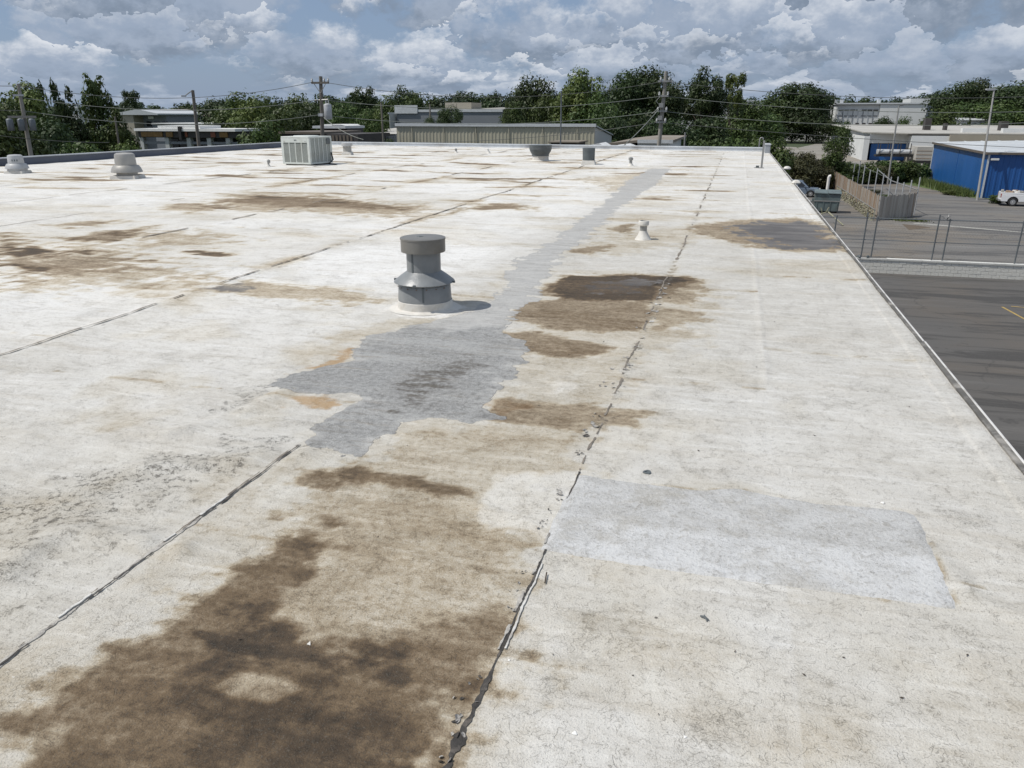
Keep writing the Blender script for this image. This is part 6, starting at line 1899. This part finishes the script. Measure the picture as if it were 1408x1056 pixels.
MB().tube([(d.x - .55, d.y - .1, (-28.94,52.56,2.68)[2] - GROUND), (d.x + .5, d.y - .1, (-28.94,52.56,2.73)[2] - GROUND)], .05, 6).build('bracket', M['galv'], t)
MB().box((d.x - .1, d.y - .2, (-29.01,52.52,1.7)[2] - GROUND), (.35, .2, .2)).build('splice_box', M['galv_light'], t)

P2b, P2t = (-5.81,59.72,-0.67), (-5.36,59.76,4.63)
t, d = pole((P2b[0], P2b[1]), P2t, .19, .12, M['pole_pale'], label='bleached wooden power pole with several wires and a hanging coil, before the dark oak')
def at2(f): return (d.x * f, d.y * f, d.z * f)
z2 = [(-5.52,59.75,3.96)[2] - GROUND, (-5.51,59.75,2.98)[2] - GROUND, (-5.5,59.75,1.95)[2] - GROUND, (-5.66,59.73,1.2)[2] - GROUND]
for k, z_ in enumerate(z2):
    q = at2(z_ / d.z)
    MB().box((q[0], q[1] - .18, z_), (.7 if k else 1.0, .12, .12)).build('bracket', M['galv'], t)
    insulators(t, [(q[0] - .3, q[1] - .2, z_ + .05), (q[0] + .3, q[1] - .2, z_ + .05)])
q1_ = at2(z2[1] / d.z)
MB().tube([(q1_[0] - .2, q1_[1] - .3, z2[1]), (q1_[0] - .5, q1_[1] - .3, z2[1] - .35), (q1_[0] - .15, q1_[1] - .3, z2[1] - .7), (q1_[0] - .75, q1_[1] - .3, z2[1] - 1.2), (q1_[0] - .25, q1_[1] - .3, z2[2])], .03, 6).build('hanging_coil', M['cable_pale'], t, smooth=True)
for z_ in (z2[2] + .4, z2[3] + .3):
    q = at2(z_ / d.z)
    MB().box((q[0] - .1, q[1] - .22, z_), (.3, .2, .3)).build('splice_box', M['galv'], t)

P3b, P3t = (-45.13,42.52,-0.77), (-45.01,42.64,3.59)
t, d = pole((P3b[0], P3b[1]), P3t, .20, .10, M['pole_pale'], label='leaning pale power pole with crossarm and three grey canisters among the left trees')
z_ = (-45.05,42.6,1.47)[2] - GROUND
q = (d.x * z_ / d.z, d.y * z_ / d.z)
MB().box((q[0] + .1, q[1] - .25, z_ + .1), (1.6, .12, .14), RAD(40)).build('crossarm', M['pole_pale'], t)
for k in (-1, 0, 1):
    MB().lathe((q[0] + k * .62 * math.cos(RAD(40)) + .1, q[1] - .42 + k * .62 * math.sin(RAD(40)), z_ - .75), [(.18, 0), (.2, .03), (.2, .68), (.17, .72), (.05, .76)], 14).build('canister', M['post'], t, smooth=True)
z_ = (-45.04,42.61,2.89)[2] - GROUND
MB().box((d.x * z_ / d.z, d.y * z_ / d.z - .15, z_), (.6, .12, .12), RAD(40)).build('bracket', M['galv_light'], t)

for b, tp, r, mt, lb in (((-45.11,59.92,-1.21), (-44.99,60.01,3.7), .17, 'pole_wood', 'dark wooden pole with small lamp arm in front of the storefront'), ((-29.25,63.6,-0.94), (-29.29,63.58,2.7), .10, 'pole_wood', 'thin dark pole before the grey roofed building, left of the corrugated building'),
                         ((-38.3,97.77,0.27), (-38.3,97.77,3.09), .13, 'pole_wood', 'short wooden pole in front of the dark grey building'), ((-13.52,62.56,-0.75), (-13.55,62.55,3.47), .07, 'post', 'slender dark steel pole before the corrugated wall, behind the bowl vent'),
                         ((-46.6,52.23,-0.82), (-46.52,52.31,1.6), .09, 'pole_wood', 'thin dark pole standing before the pointed evergreen'), ((-3.79,61.88,-0.78), (-3.88,61.88,0.47), .07, 'galv', 'short pale pole just right of the low brown roofed building'),
                         ((18.87,110.4,-5.66), (18.78,110.41,2.79), .12, 'pole_steel', 'slender leaning grey pole with small top bracket beside the shrub hedge')):
    t, d = pole((b[0], b[1]), tp, r, r * .75, M[mt], label=lb)
    if 'lamp arm' in lb:
        MB().tube([d, (d.x - .35, d.y - .4, d.z - .35), (d.x - .5, d.y - .5, d.z - .5)], .05, 6).build('arm', M['galv'], t)
        MB().box((d.x - .55, d.y - .55, d.z - .48), (.4, .22, .12), .8).build('lamp_head', M['galv_light'], t)
    if 'top bracket' in lb:
        MB().tube([d, (d.x + .6, d.y - .3, d.z + .2)], .05, 6).build('bracket', M['shadow_box'], t)
b, tp = (24.53,92.51), (24.61,93.83,4.11)
t, d = pole((b[0] - .15, b[1] - 1.0), tp, .13, .08, M['pole_steel'], name='light_pole', label='tall grey steel light pole with flat lamp head at the corner of the blue building')
t['category'] = 'light pole'
MB().box((d.x - .35, d.y, d.z + .08), (.9, .35, .14), .15).build('lamp_head', M['galv_light'], t, bevel=.03)
MB().box((d.x - .35, d.y, d.z - .005), (.7, .28, .03), .15).build('lens', M['lamp_white'], t)


def wire(a, b, sag, label, r=.018, mat='cable', n=28):
    a, b = Vector(a), Vector(b)
    pts = []
    for k in range(n + 1):
        f = k / n
        p = a.lerp(b, f)
        p.z -= 4 * sag * f * (1 - f)
        pts.append(p)
    o = MB().tube(pts, r, 5).build('overhead_wire', M[mat], smooth=True)
    return tag(o, label, 'overhead wire', 'overhead wires between the power poles')


wire((-44.97,42.68,3.46), (-47.2,40.2,3.65), .1, 'top wire running left from the leaning pale pole')
wire((-44.97,42.68,3.46), (-29.29,52.36,3.88), .9, 'topmost wire between the leaning pole and the transformer pole')
wire((-45.03,42.62,2.76), (-29.03,52.51,2.72), .75, 'middle wire between the leaning pole and the transformer pole', .02, 'cable_pale')
wire((-45.07,42.57,1.96), (-29.1,52.47,1.7), .75, 'lowest wire between the leaning pole and the transformer pole', .02, 'cable_pale')
wire((-47.4,39.97,2.12), (-45.07,42.57,1.96), .05, 'wire running left from the middle of the leaning pole')
wire((-28.33,52.89,3.84), (-5.52,59.75,3.96), 1.0, 'topmost wire between the transformer pole and the bleached pole')
wire((-28.89,52.59,2.73), (-5.51,59.75,2.98), .75, 'middle wire between the transformer pole and the bleached pole', .02, 'cable_pale')
wire((-28.96,52.55,1.7), (-5.5,59.75,1.95), .75, 'lower wire between the transformer pole and the bleached pole', .02, 'cable_pale')
wire((-25.07,58.89,-0.35), (-5.66,59.73,1.2), .35, 'lowest wire running from the corrugated wall to the bleached pole')
wire((-28.96,52.55,1.7), (-24.62,50.3,0.1), .25, 'drooping service wire from the transformer pole down to the right', .024, 'cable_pale')
wire((-5.67,59.23,2.09), (-7.54,55.49,-0.29), .1, 'thick slanting cable from the bleached pole down to the low roof', .032, 'cable_pale')
wire((-5.42,59.75,3.95), (20.54,62.72,2.93), .55, 'topmost wire running right from the bleached pole')
wire((-5.46,59.75,2.98), (20.72,62.66,1.97), .5, 'second wire running right from the bleached pole', .02, 'cable_pale')
wire((-5.45,59.75,1.95), (20.84,62.62,1.32), .6, 'third wire running right from the bleached pole', .02, 'cable_pale')
wire((-5.61,59.74,1.2), (21.17,62.51,-0.49), .2, 'lowest wire running right from the bleached pole')
wire((-47.56,39.77,0.82), (-41.66,45.92,-0.1), .2, 'low wire among the left trees')

# ------------------------------------------------------------------ trees and shrubs
def crown_mesh(name, seed, n, kind, leaf, clumps=26):
    r = np.random.RandomState(seed)
    if kind == 'cone':
        z = .08 + .90 * (1 - r.rand(clumps) ** .62)
        z[0] = .97; z[1] = .92
        rad = .44 * (1 - z) ** .85 * np.sqrt(r.uniform(.45, 1, clumps))
        a = r.rand(clumps) * 2 * np.pi
        C = np.stack([rad * np.cos(a), rad * np.sin(a), z], 1)
        cr_ = .05 + .12 * (1 - z)
    else:
        d = r.normal(size=(clumps, 3)); d /= np.linalg.norm(d, axis=1)[:, None]
        rr = r.uniform(.55, .98, clumps)[:, None]
        if kind == 'round': cz, R_, cr0 = .60, np.array([.36, .36, .33]), (.11, .19)
        elif kind == 'tall': cz, R_, cr0 = .56, np.array([.30, .30, .38]), (.09, .17)
        elif kind == 'open': cz, R_, cr0 = .62, np.array([.34, .34, .33]), (.07, .14)
        elif kind == 'dense': cz, R_, cr0 = .50, np.array([.38, .38, .42]), (.12, .20)
        else: cz, R_, cr0 = .38, np.array([.40, .40, .42]), (.12, .22)
        C = d * rr * R_ + np.array([0, 0, cz])
        cr_ = r.uniform(*cr0, clumps)
        if kind == 'bush': C[:, 2] = np.abs(C[:, 2])
    # leaves are shared out by clump surface; every clump has its own tint
    p = cr_ ** 2 / np.sum(cr_ ** 2)
    ci = r.choice(clumps, n, p=p)
    tint = r.rand(clumps)
    dd = r.normal(size=(n, 3)); dd /= np.linalg.norm(dd, axis=1)[:, None]
    sq = np.array([1, 1, .82])
    lump = 1 + .22 * np.sin(dd[:, 0] * 7 + ci) * np.sin(dd[:, 1] * 6 + 2 * ci) + .12 * np.sin(dd[:, 2] * 11 + ci)
    pos = C[ci] + dd * sq * (cr_[ci] * r.uniform(.55, 1.05, n) ** .6 * lump)[:, None]
    nr_ = dd + r.normal(size=(n, 3)) * .30 + np.array([0, 0, .25]); nr_ /= np.linalg.norm(nr_, axis=1)[:, None]
    h = r.normal(size=(n, 3)); u = np.cross(nr_, h); u /= np.linalg.norm(u, axis=1)[:, None]
    v = np.cross(nr_, u)
    s = (leaf * r.uniform(.55, 1.4, n))[:, None]
    q = np.stack([pos - u * s, pos - v * s * .62 + nr_ * s * .15, pos + u * s * 1.1, pos + v * s * .62 + nr_ * s * .15], 1).reshape(-1, 3)
    me = bpy.data.meshes.new(name)
    me.vertices.add(4 * n)
    me.vertices.foreach_set('co', q.astype(np.float32).ravel())
    me.loops.add(4 * n)
    me.loops.foreach_set('vertex_index', np.arange(4 * n, dtype=np.int32))
    me.polygons.add(n)
    me.polygons.foreach_set('loop_start', np.arange(0, 4 * n, 4, dtype=np.int32))
    me.update(calc_edges=True)
    at = me.attributes.new('tone', 'FLOAT', 'POINT')
    tone = np.clip(.66 * tint[ci] + .36 * r.rand(n), 0, 1)
    at.data.foreach_set('value', np.repeat(tone, 4).astype(np.float32))
    return me, C


def trunk_mesh(name, C, seed, kind):
    r = random.Random(seed)
    mb = MB()
    top = .9 if kind in ('cone', 'tall') else .6
    mb.tube([(0, 0, -.02), (.01, .005, top * .4), (r.uniform(-.02, .02), r.uniform(-.02, .02), top * .7), (0, 0, top)], [.030, .022, .014, .005], 7)
    for c in r.sample(list(range(len(C))), min(9, len(C))):
        p = C[c]
        z0 = max(.12, min(top * .8, p[2] - .18))
        mb.tube([(0, 0, z0), (p[0] * .5, p[1] * .5, (z0 + p[2]) / 2 + .02), (p[0], p[1], p[2])], [.013, .009, .003], 5)
    o = mb.build(name, M['bark'])
    me = o.data
    bpy.data.objects.remove(o)
    return me


PROTO = {}
for key, (kind, n, leaf, cl_, mat, seeds) in {
        'oak': ('round', 6500, .019, 42, 'leaf_dark', (1, 2, 3)), 'ash': ('tall', 6500, .018, 40, 'leaf_light', (4, 5)), 'dark': ('dense', 6500, .019, 40, 'leaf_dark', (6, 7)),
        'mid': ('dense', 5500, .020, 36, 'leaf_mid', (8, 9, 10)), 'pine': ('cone', 9500, .019, 80, 'leaf_mid', (11, 12)), 'pined': ('cone', 9000, .019, 76, 'leaf_dark', (13, 14)),
        'open': ('open', 5200, .017, 34, 'leaf_dark', (15, 16)), 'slim': ('open', 3600, .022, 20, 'leaf_light', (17,)), 'bush': ('bush', 4500, .030, 30, 'leaf_mid', (18, 19, 20)),
        'bushl': ('bush', 4500, .028, 30, 'leaf_light', (24, 25)), 'bushd': ('bush', 5500, .024, 34, 'leaf_brown', (21, 22)), 'far': ('dense', 1500, .036, 24, 'leaf_far', (31, 32, 33, 34)), 'farr': ('round', 1500, .034, 24, 'leaf_dark', (35, 36, 37))}.items():
    PROTO[key] = []
    for s in seeds:
        cm_, C = crown_mesh('crown', s, n, kind, leaf, cl_)
        cm_.materials.append(M[mat])
        PROTO[key].append((cm_, trunk_mesh('trunk', C, s, kind)))

trnd = random.Random(5)
plants = 0


def plant(pos, width, kind, label, cat='tree', group=None, name=None):
    """pos is the point of the crown's top; the plant stands below it on the ground"""
    x, y, ztop = pos
    h = ztop - GROUND
    cm_, tm_ = trnd.choice(PROTO[kind])
    nm = name or {'pine': 'pine_tree', 'pined': 'pine_tree', 'bush': 'shrub', 'bushl': 'shrub', 'bushd': 'shrub'}.get(kind, 'tree')
    t = thing(nm, label, cat, (x, y, GROUND), trnd.uniform(0, 6.28), group)
    f = {'pine': .86, 'pined': .86, 'ash': .72, 'slim': .74, 'open': .78}.get(kind, .84)
    w = width / f * {'oak': 1.22, 'mid': 1.15, 'dark': 1.15, 'ash': 1.18, 'open': 1.15}.get(kind, 1.0)
    sz = min(h / .98, width * {'oak': 1.75, 'ash': 2.1, 'dark': 1.7, 'mid': 1.7, 'open': 1.8, 'slim': 2.6, 'pine': 2.7, 'pined': 3.0, 'bush': 1.7, 'bushl': 1.7, 'bushd': 1.7}.get(kind, 1.9))
    piece('crown', cm_, (0, 0, h - sz * .98), t, (0, 0, 0), (w, w, sz))
    piece('trunk', tm_, (0, 0, 0), t, (0, 0, 0), (min(w, h * .5), min(w, h * .5), h - sz * .25))
    return t


TREES = [
    # left edge
    ((-54.98,52.47,4.21), 3.94, 'ash', 'broad light green tree behind the leaning pale pole'),
    ((-48.96,44.26,2.91), 4.71, 'mid', 'light green tree cut by the left edge of the photo'),
    ((-67.51,59.51,3.99), 7.23, 'dark', 'dark tree at the left edge behind the light green one'),
    ((-58.47,57.49,4.09), 3.95, 'pined', 'narrow spiky evergreen directly right of the leaning pole'),
    ((-59.16,59.63,4.35), 4.05, 'pined', 'second narrow spiky evergreen, tallest of the spiky row on the left'),
    ((-58.48,60.3,3.94), 4.5, 'pined', 'third spiky evergreen, left of the bright pointed pine'),
    ((-51.34,50.48,2.13), 5.14, 'dark', 'low dark tree filling the space under the spiky evergreens'),
    ((-49.82,46.28,1.36), 4.25, 'dark', 'dark low tree behind the foot of the leaning pole'),
    ((-58.46,63.07,5.03), 5.53, 'pine', 'tall pointed olive green pine, left one of the twin tops'),
    ((-58.54,64.36,4.9), 6.84, 'pine', 'tall pointed olive green pine, right one of the twin tops'),
    ((-55.75,62.84,2.24), 4.5, 'pine', 'lower olive green pine at the right foot of the twin topped pines'),
    ((-45.68,47.64,0.71), 4.12, 'bush', 'green shrub mound behind the left parapet under the twin pines'),
    ((-43.28,47.15,0.44), 4.0, 'bush', 'green shrub mound behind the left parapet, left of the storefront'),
    ((-43.36,49.76,0.28), 2.59, 'bushl', 'pale green shrub right at the storefront corner behind the left parapet'),
    ((-59.18,67.8,1.05), 2.25, 'pined', 'small dark evergreen before the beige workshop'),
    ((-46.38,46.95,0.32), 2.36, 'bush', 'small shrub behind the parapet between the left mushroom vents'),
    # left centre
    ((-109.58,155.22,6.68), 8.82, 'dark', 'round dark tree above the right end of the brown field'),
    ((-100.07,149.62,6.31), 10.29, 'mid', 'mid green tree right of the round dark tree beyond the storefront'),
    ((-74.87,106.27,2.63), 8.12, 'mid', 'broad low green tree behind the right end of the storefront'),
    ((-61.65,93.51,3.92), 6.0, 'ash', 'light green tree right of the storefront'),
    ((-44.64,66.39,1.28), 5.0, 'bush', 'dense shrub closing the right end of the storefront'),
    ((-41.55,66.01,1.28), 4.88, 'mid', 'low green tree behind the left corner of the air conditioner'),
    ((-63.67,101.72,4.2), 6.0, 'mid', 'bushy green tree left of the transformer pole, in front row'),
    ((-71.02,120.65,4.88), 7.5, 'mid', 'bushy green tree directly left of the transformer pole, in back row'),
    ((-48.98,81.4,2.37), 5.94, 'mid', 'low broad tree between the transformer pole and the air conditioner'),
    ((-64.12,113.09,4.14), 5.8, 'dark', 'dark tree directly behind the transformer pole'),
    ((-69.87,132.73,4.67), 7.23, 'mid', 'green tree directly right of the transformer'),
    ((-46.06,88.76,2.42), 5.0, 'mid', 'low green tree above the white vaulted canopy'),
    ((-102.1,206.09,8.95), 6.98, 'farr', 'dark round tree top of the taller pair, left one'),
    ((-99.08,207.57,9.34), 4.52, 'farr', 'dark round tree top of the taller pair, right one'),
    ((-40.26,82.72,2.36), 3.29, 'mid', 'small green tree right of the white vaulted canopy'),
    ((-39.26,83.2,2.21), 2.63, 'ash', 'light green small tree left of the thin dark pole'),
    ((-29.81,65.54,0.03), 1.29, 'bush', 'little shrub at the bar fence left of the corrugated building'),
    ((-82.52,193.11,9.4), 8.25, 'dark', 'large rounded dark tree above the grey building'),
    ((-74.42,163.9,5.62), 8.68, 'mid', 'green tree behind the left end of the grey building'),
    ((-71.69,175.96,6.65), 10.18, 'mid', 'green tree directly behind the grey building'),
    ((-30.14,82.68,2.92), 2.2, 'oak', 'small dark round tree in front of the dark grey wall'),
    ((-32.86,83.79,1.75), 1.77, 'dark', 'smaller dark tree beside the short wooden pole'),
    ((-22.62,78.82,2.97), 2.05, 'pine', 'small green conical tree at the right end of the grey building'),
    # centre
    ((-27.28,108.63,6.71), 5.8, 'oak', 'dark rounded tree left of the light green maple'),
    ((-22.62,97.41,3.94), 4.46, 'mid', 'mid green tree between the dark rounded tree and the maple'),
    ((-27.36,100.34,3.34), 3.71, 'mid', 'low green tree under the dark rounded tree'),
    ((-18.83,98.21,7.04), 5.36, 'ash', 'tall light green maple above the right end of the corrugated building'),
    ((-19.83,95.97,5.02), 4.38, 'ash', 'lower light green companion left of the tall maple'),
    ((-16.18,94.63,4.15), 5.14, 'mid', 'mid green tree filling the right side of the tall maple'),
    ((-13.7,88.95,2.35), 4.82, 'dark', 'low dark tree behind the low brown roofed building'),
    ((-14.77,111.02,7.47), 5.0, 'oak', 'tall dark oak left part of the clump behind the bleached pole'),
    ((-11.97,113.37,8.01), 6.31, 'oak', 'tallest dark oak in the clump behind the bleached pole'),
    ((-9.39,111.61,6.35), 4.4, 'oak', 'right dark oak of the clump behind the bleached pole'),
    ((-12.3,103.27,3.75), 7.43, 'dark', 'lower dark tree under the oak clump'),
    ((-7.74,97.69,2.41), 5.25, 'dark', 'low dark tree right of the bleached pole'),
    ((-5.23,121.89,8.28), 5.23, 'open', 'tall dark airy tree left of the slender forked tree'),
    ((-6.53,125.83,6.91), 5.62, 'open', 'broad lower airy tree left of the slender forked tree'),
    ((-3.3,123.96,6.4), 4.43, 'open', 'airy dark tree touching the slender forked tree'),
    ((-0.92,112.0,7.5), 2.8, 'slim', 'slender forked light green tree with bare lower trunk'),
    ((-3.95,107.93,2.48), 6.75, 'dark', 'low dark tree under the airy trees'),
    ((-0.97,120.0,3.54), 5.36, 'open', 'low airy tree behind the slender trunk'),
    ((1.35,111.99,3.85), 5.0, 'mid', 'mid green tree right of the slender forked tree'),
    ((11.21,281.78,8.77), 12.59, 'mid', 'green tree at the left shoulder of the big spreading tree'),
    ((17.25,284.48,12.35), 17.81, 'oak', 'big spreading dark tree left of the white warehouse, left crown'),
    ((21.82,286.17,12.58), 11.79, 'oak', 'big spreading dark tree left of the white warehouse, right crown'),
    ((22.1,279.13,5.57), 12.5, 'dark', 'dark lower tree touching the white warehouse windows'),
    ((14.86,277.6,4.25), 17.38, 'dark', 'dark lower tree under the big spreading tree'),
    ((5.19,199.93,2.24), 10.71, 'mid', 'low green tree left of the far yard'),
    ((25.64,274.81,2.03), 8.87, 'dark', 'low dark tree before the window bay of the white warehouse'),
    # shrub belt beyond the right part of the coping
    ((-4.59,75.86,0.59), 3.39, 'bush', 'shrub just right of the bleached pole behind the far coping'),
    ((-2.74,77.95,0.83), 3.9, 'bush', 'shrub below the airy trees behind the far coping'),
    ((-0.83,74.0,0.63), 3.3, 'bush', 'shrub left of the small lawn behind the far coping'),
    ((1.53,79.99,0.82), 3.57, 'bush', 'shrub above the small lawn'),
    ((3.01,79.94,0.44), 3.57, 'bush', 'shrub beside the gooseneck pipe'),
    ((5.01,99.87,-0.9), 3.21, 'bushl', 'light shrub left of the olive brown shrubs'),
    ((8.15,100.67,-1.14), 3.25, 'bushd', 'large olive brown shrub standing above the silver blue car'),
    ((6.71,96.77,-1.99), 4.85, 'bushd', 'olive brown shrub directly behind the silver blue car'),
    ((4.26,91.9,-1.68), 2.79, 'bushl', 'yellow green shrub at the far right roof corner'),
    ((9.48,100.55,-2.84), 3.61, 'bushd', 'olive brown shrub at the far end of the board fence'),
    ((11.61,103.35,0.87), 2.88, 'mid', 'rounded green tree before the far yard, left of the white and blue storefront'),
    ((11.28,103.39,-2.11), 4.46, 'bush', 'green shrub at the foot of the rounded green tree'),
    ((14.42,113.08,-3.44), 3.87, 'bush', 'leafy hedge shrub at the left end of the hedge by the far yard'),
    ((15.88,110.87,-3.41), 3.6, 'bush', 'second leafy hedge shrub from the left by the far yard'),
    ((17.9,112.59,-3.73), 3.46, 'bushd', 'dark hedge shrub left of the leaning grey pole'),
    ((19.64,114.32,-3.07), 3.73, 'bush', 'tall leafy hedge shrub behind the leaning grey pole'),
    ((21.74,115.98,-3.48), 3.79, 'bush', 'hedge shrub right of the leaning grey pole'),
    ((23.68,117.64,-3.72), 3.43, 'bush', 'hedge shrub touching the blue building'),
    ((14.62,94.88,-5.84), 2.06, 'bushd', 'low shrub inside the board fence enclosure, left one'),
    ((14.58,86.78,-5.6), 2.36, 'bush', 'low shrub inside the board fence enclosure, middle one'),
    ((14.66,80.68,-5.33), 2.05, 'bushd', 'low shrub inside the board fence enclosure, front one'),
    ((25.21,88.48,-5.56), 1.31, 'bush', 'small dark green shrub by the ribbed blue wall behind the pickup'),
    ((23.16,97.28,-5.99), 1.79, 'bushl', 'weedy green clump growing along the blue side wall'),
    # right far
    ((40.5,258.85,2.0), 6.55, 'dark', 'round dark tree before the plain white warehouse wall, left one'),
    ((44.96,254.05,1.6), 5.53, 'mid', 'round green tree before the plain white warehouse wall, right one'),
    ((30.72,260.19,0.78), 3.74, 'dark', 'small round tree before the window bay of the white warehouse'),
    ((47.79,235.19,1.24), 5.57, 'dark', 'dark tree at the foot of the grey warehouse end'),
    ((51.5,232.36,4.07), 11.47, 'mid', 'bushy light tree right of the grey warehouse end'),
    ((55.64,228.32,1.6), 2.1, 'pined', 'small dark pointed tree before the long white shed'),
    ((59.38,263.39,11.86), 11.09, 'oak', 'tall dark tree in front of the far right treeline, left one'),
    ((64.58,264.22,12.22), 9.71, 'oak', 'tall dark tree in front of the far right treeline, right one'),
    ((62.36,254.47,5.81), 14.04, 'mid', 'light green lower tree under the tall far right trees'),
    ((69.12,258.93,8.91), 11.96, 'dark', 'dark tree right of the light pole'),
    ((71.44,252.07,10.88), 14.04, 'oak', 'tall dark tree at the right edge of the photo'),
    ((76.37,250.62,9.87), 14.04, 'mid', 'tree cut by the right edge of the photo'),
    ((68.09,242.63,5.21), 13.5, 'mid', 'light green tree behind the grey box of the white shed'),
    ((-155.6,182.73,8.15), 3.43, 'farr', 'round dark tree top standing above the far treeline on the left'),
    ((-156.92,181.59,8.12), 2.57, 'farr', 'smaller round dark tree top at the far treeline on the left'),
]
for pos, wd, kind, lab in TREES:
    plant(pos, wd, kind, lab, 'shrub' if kind.startswith('bush') else 'tree')

# the treeline: single trees in three staggered rows towards the horizon
tl = random.Random(23)
LINE = [(-60, 142), (0, 141), (100, 143), (190, 139), (230, 144), (262, 140), (300, 137), (360, 133), (420, 135), (470, 131), (520, 132), (560, 128), (620, 129), (680, 127), (740, 127), (800, 126), (840, 118), (900, 125), (960, 128), (1030, 134), (1090, 132), (1150, 127), (1200, 132), (1240, 129), (1275, 125), (1300, 128), (1340, 122), (1408, 116), (1500, 112)]
SEG = ((110, 'behind the left evergreens'), (230, 'beyond the beige workshop'), (300, 'above the brown field'), (430, 'left of the transformer pole'), (530, 'between the transformer pole and the grey building'), (700, 'above the grey building'), (850, 'behind the light green maple'), (940, 'behind the dark oak clump'),
       (1060, 'behind the slender forked tree'), (1140, 'behind the big spreading tree'), (1290, 'above the white warehouse'), (1360, 'left of the light pole'), (9999, 'right of the light pole'))


def SEGMENT(px):
    return next(n for lim, n in SEG if px < lim)


F_ = Vector((-math.sin(RAD(15.659)), math.cos(RAD(15.659)), 0)); R_ = Vector((math.cos(RAD(15.659)), math.sin(RAD(15.659)), 0))
for row, (dist_, count, drop) in enumerate(((330, 70, 4), (420, 80, 1), (560, 80, 0))):
    for k in range(count):
        a = (k + tl.uniform(.2, .8)) / count
        lat = (a - .5) * 1.45
        ang = math.atan(lat)
        px_e = 704 + lat * 1120
        for (xa, ya), (xb, yb) in zip(LINE[:-1], LINE[1:]):
            if xa <= px_e < xb:
                yl = ya + (yb - ya) * (px_e - xa) / (xb - xa)
                break
        else:
            continue
        top = 1.6 + dist_ * (160 - yl - 2.5 - drop * 1.5 + tl.uniform(-6, 3.5)) / 1120
        p = F_ * dist_ + R_ * dist_ * lat
        p = p * tl.uniform(.95, 1.05)
        plant((p.x, p.y, top), dist_ * tl.uniform(26, 52) / 1120, 'far' if tl.random() < .7 else 'farr', 'tree in the ' + ('nearest', 'middle', 'farthest')[row] + ' row of treeline ' + SEGMENT(px_e), 'tree', 'trees of the far treeline ' + SEGMENT(px_e))

# grass tufts along the verge, one mass
gr_ = np.random.RandomState(3)
def tufts(name, pts, hgt, n, spread=.35):
    q = []
    tone = []
    P_ = np.array(pts)
    for k in range(n):
        s = gr_.randint(len(P_) - 1); f = gr_.rand()
        b = P_[s] * (1 - f) + P_[s + 1] * f + gr_.normal(size=2) * spread
        h = hgt * gr_.uniform(.4, 1.2); w_ = .03 + .03 * gr_.rand()
        a = gr_.rand() * 6.28; lean = gr_.normal(size=2) * .3 * h
        dx_, dy_ = math.cos(a) * w_, math.sin(a) * w_
        q.append([(b[0] - dx_, b[1] - dy_, GROUND), (b[0] + dx_, b[1] + dy_, GROUND), (b[0] + lean[0], b[1] + lean[1], GROUND + h)])
        tone.append(gr_.rand())
    mb = MB()
    for tri in q:
        mb.addgeo(tri, [(0, 1, 2)])
    o = mb.build(name, M['grass_blade'], fix=False)
    at = o.data.attributes.new('tone', 'FLOAT', 'POINT')
    at.data.foreach_set('value', np.repeat(tone, 3).astype(np.float32))
    return tag(o, kind='stuff')


tufts('grass', [(24.3, 95.5), (24.4, 99), (24.0, 104), (23.7, 110), (23.3, 118)], .75, 5000, .5)
tufts('grass', [(20, 119), (24, 119.5)], .5, 700, .5)
tufts('grass', [(26.5, 92.6), (33, 92.0), (45, 91.5)], .25, 1800, .6)
tufts('grass', [(13.2, 71.6), (15.2, 71.3)], .18, 420, .4)
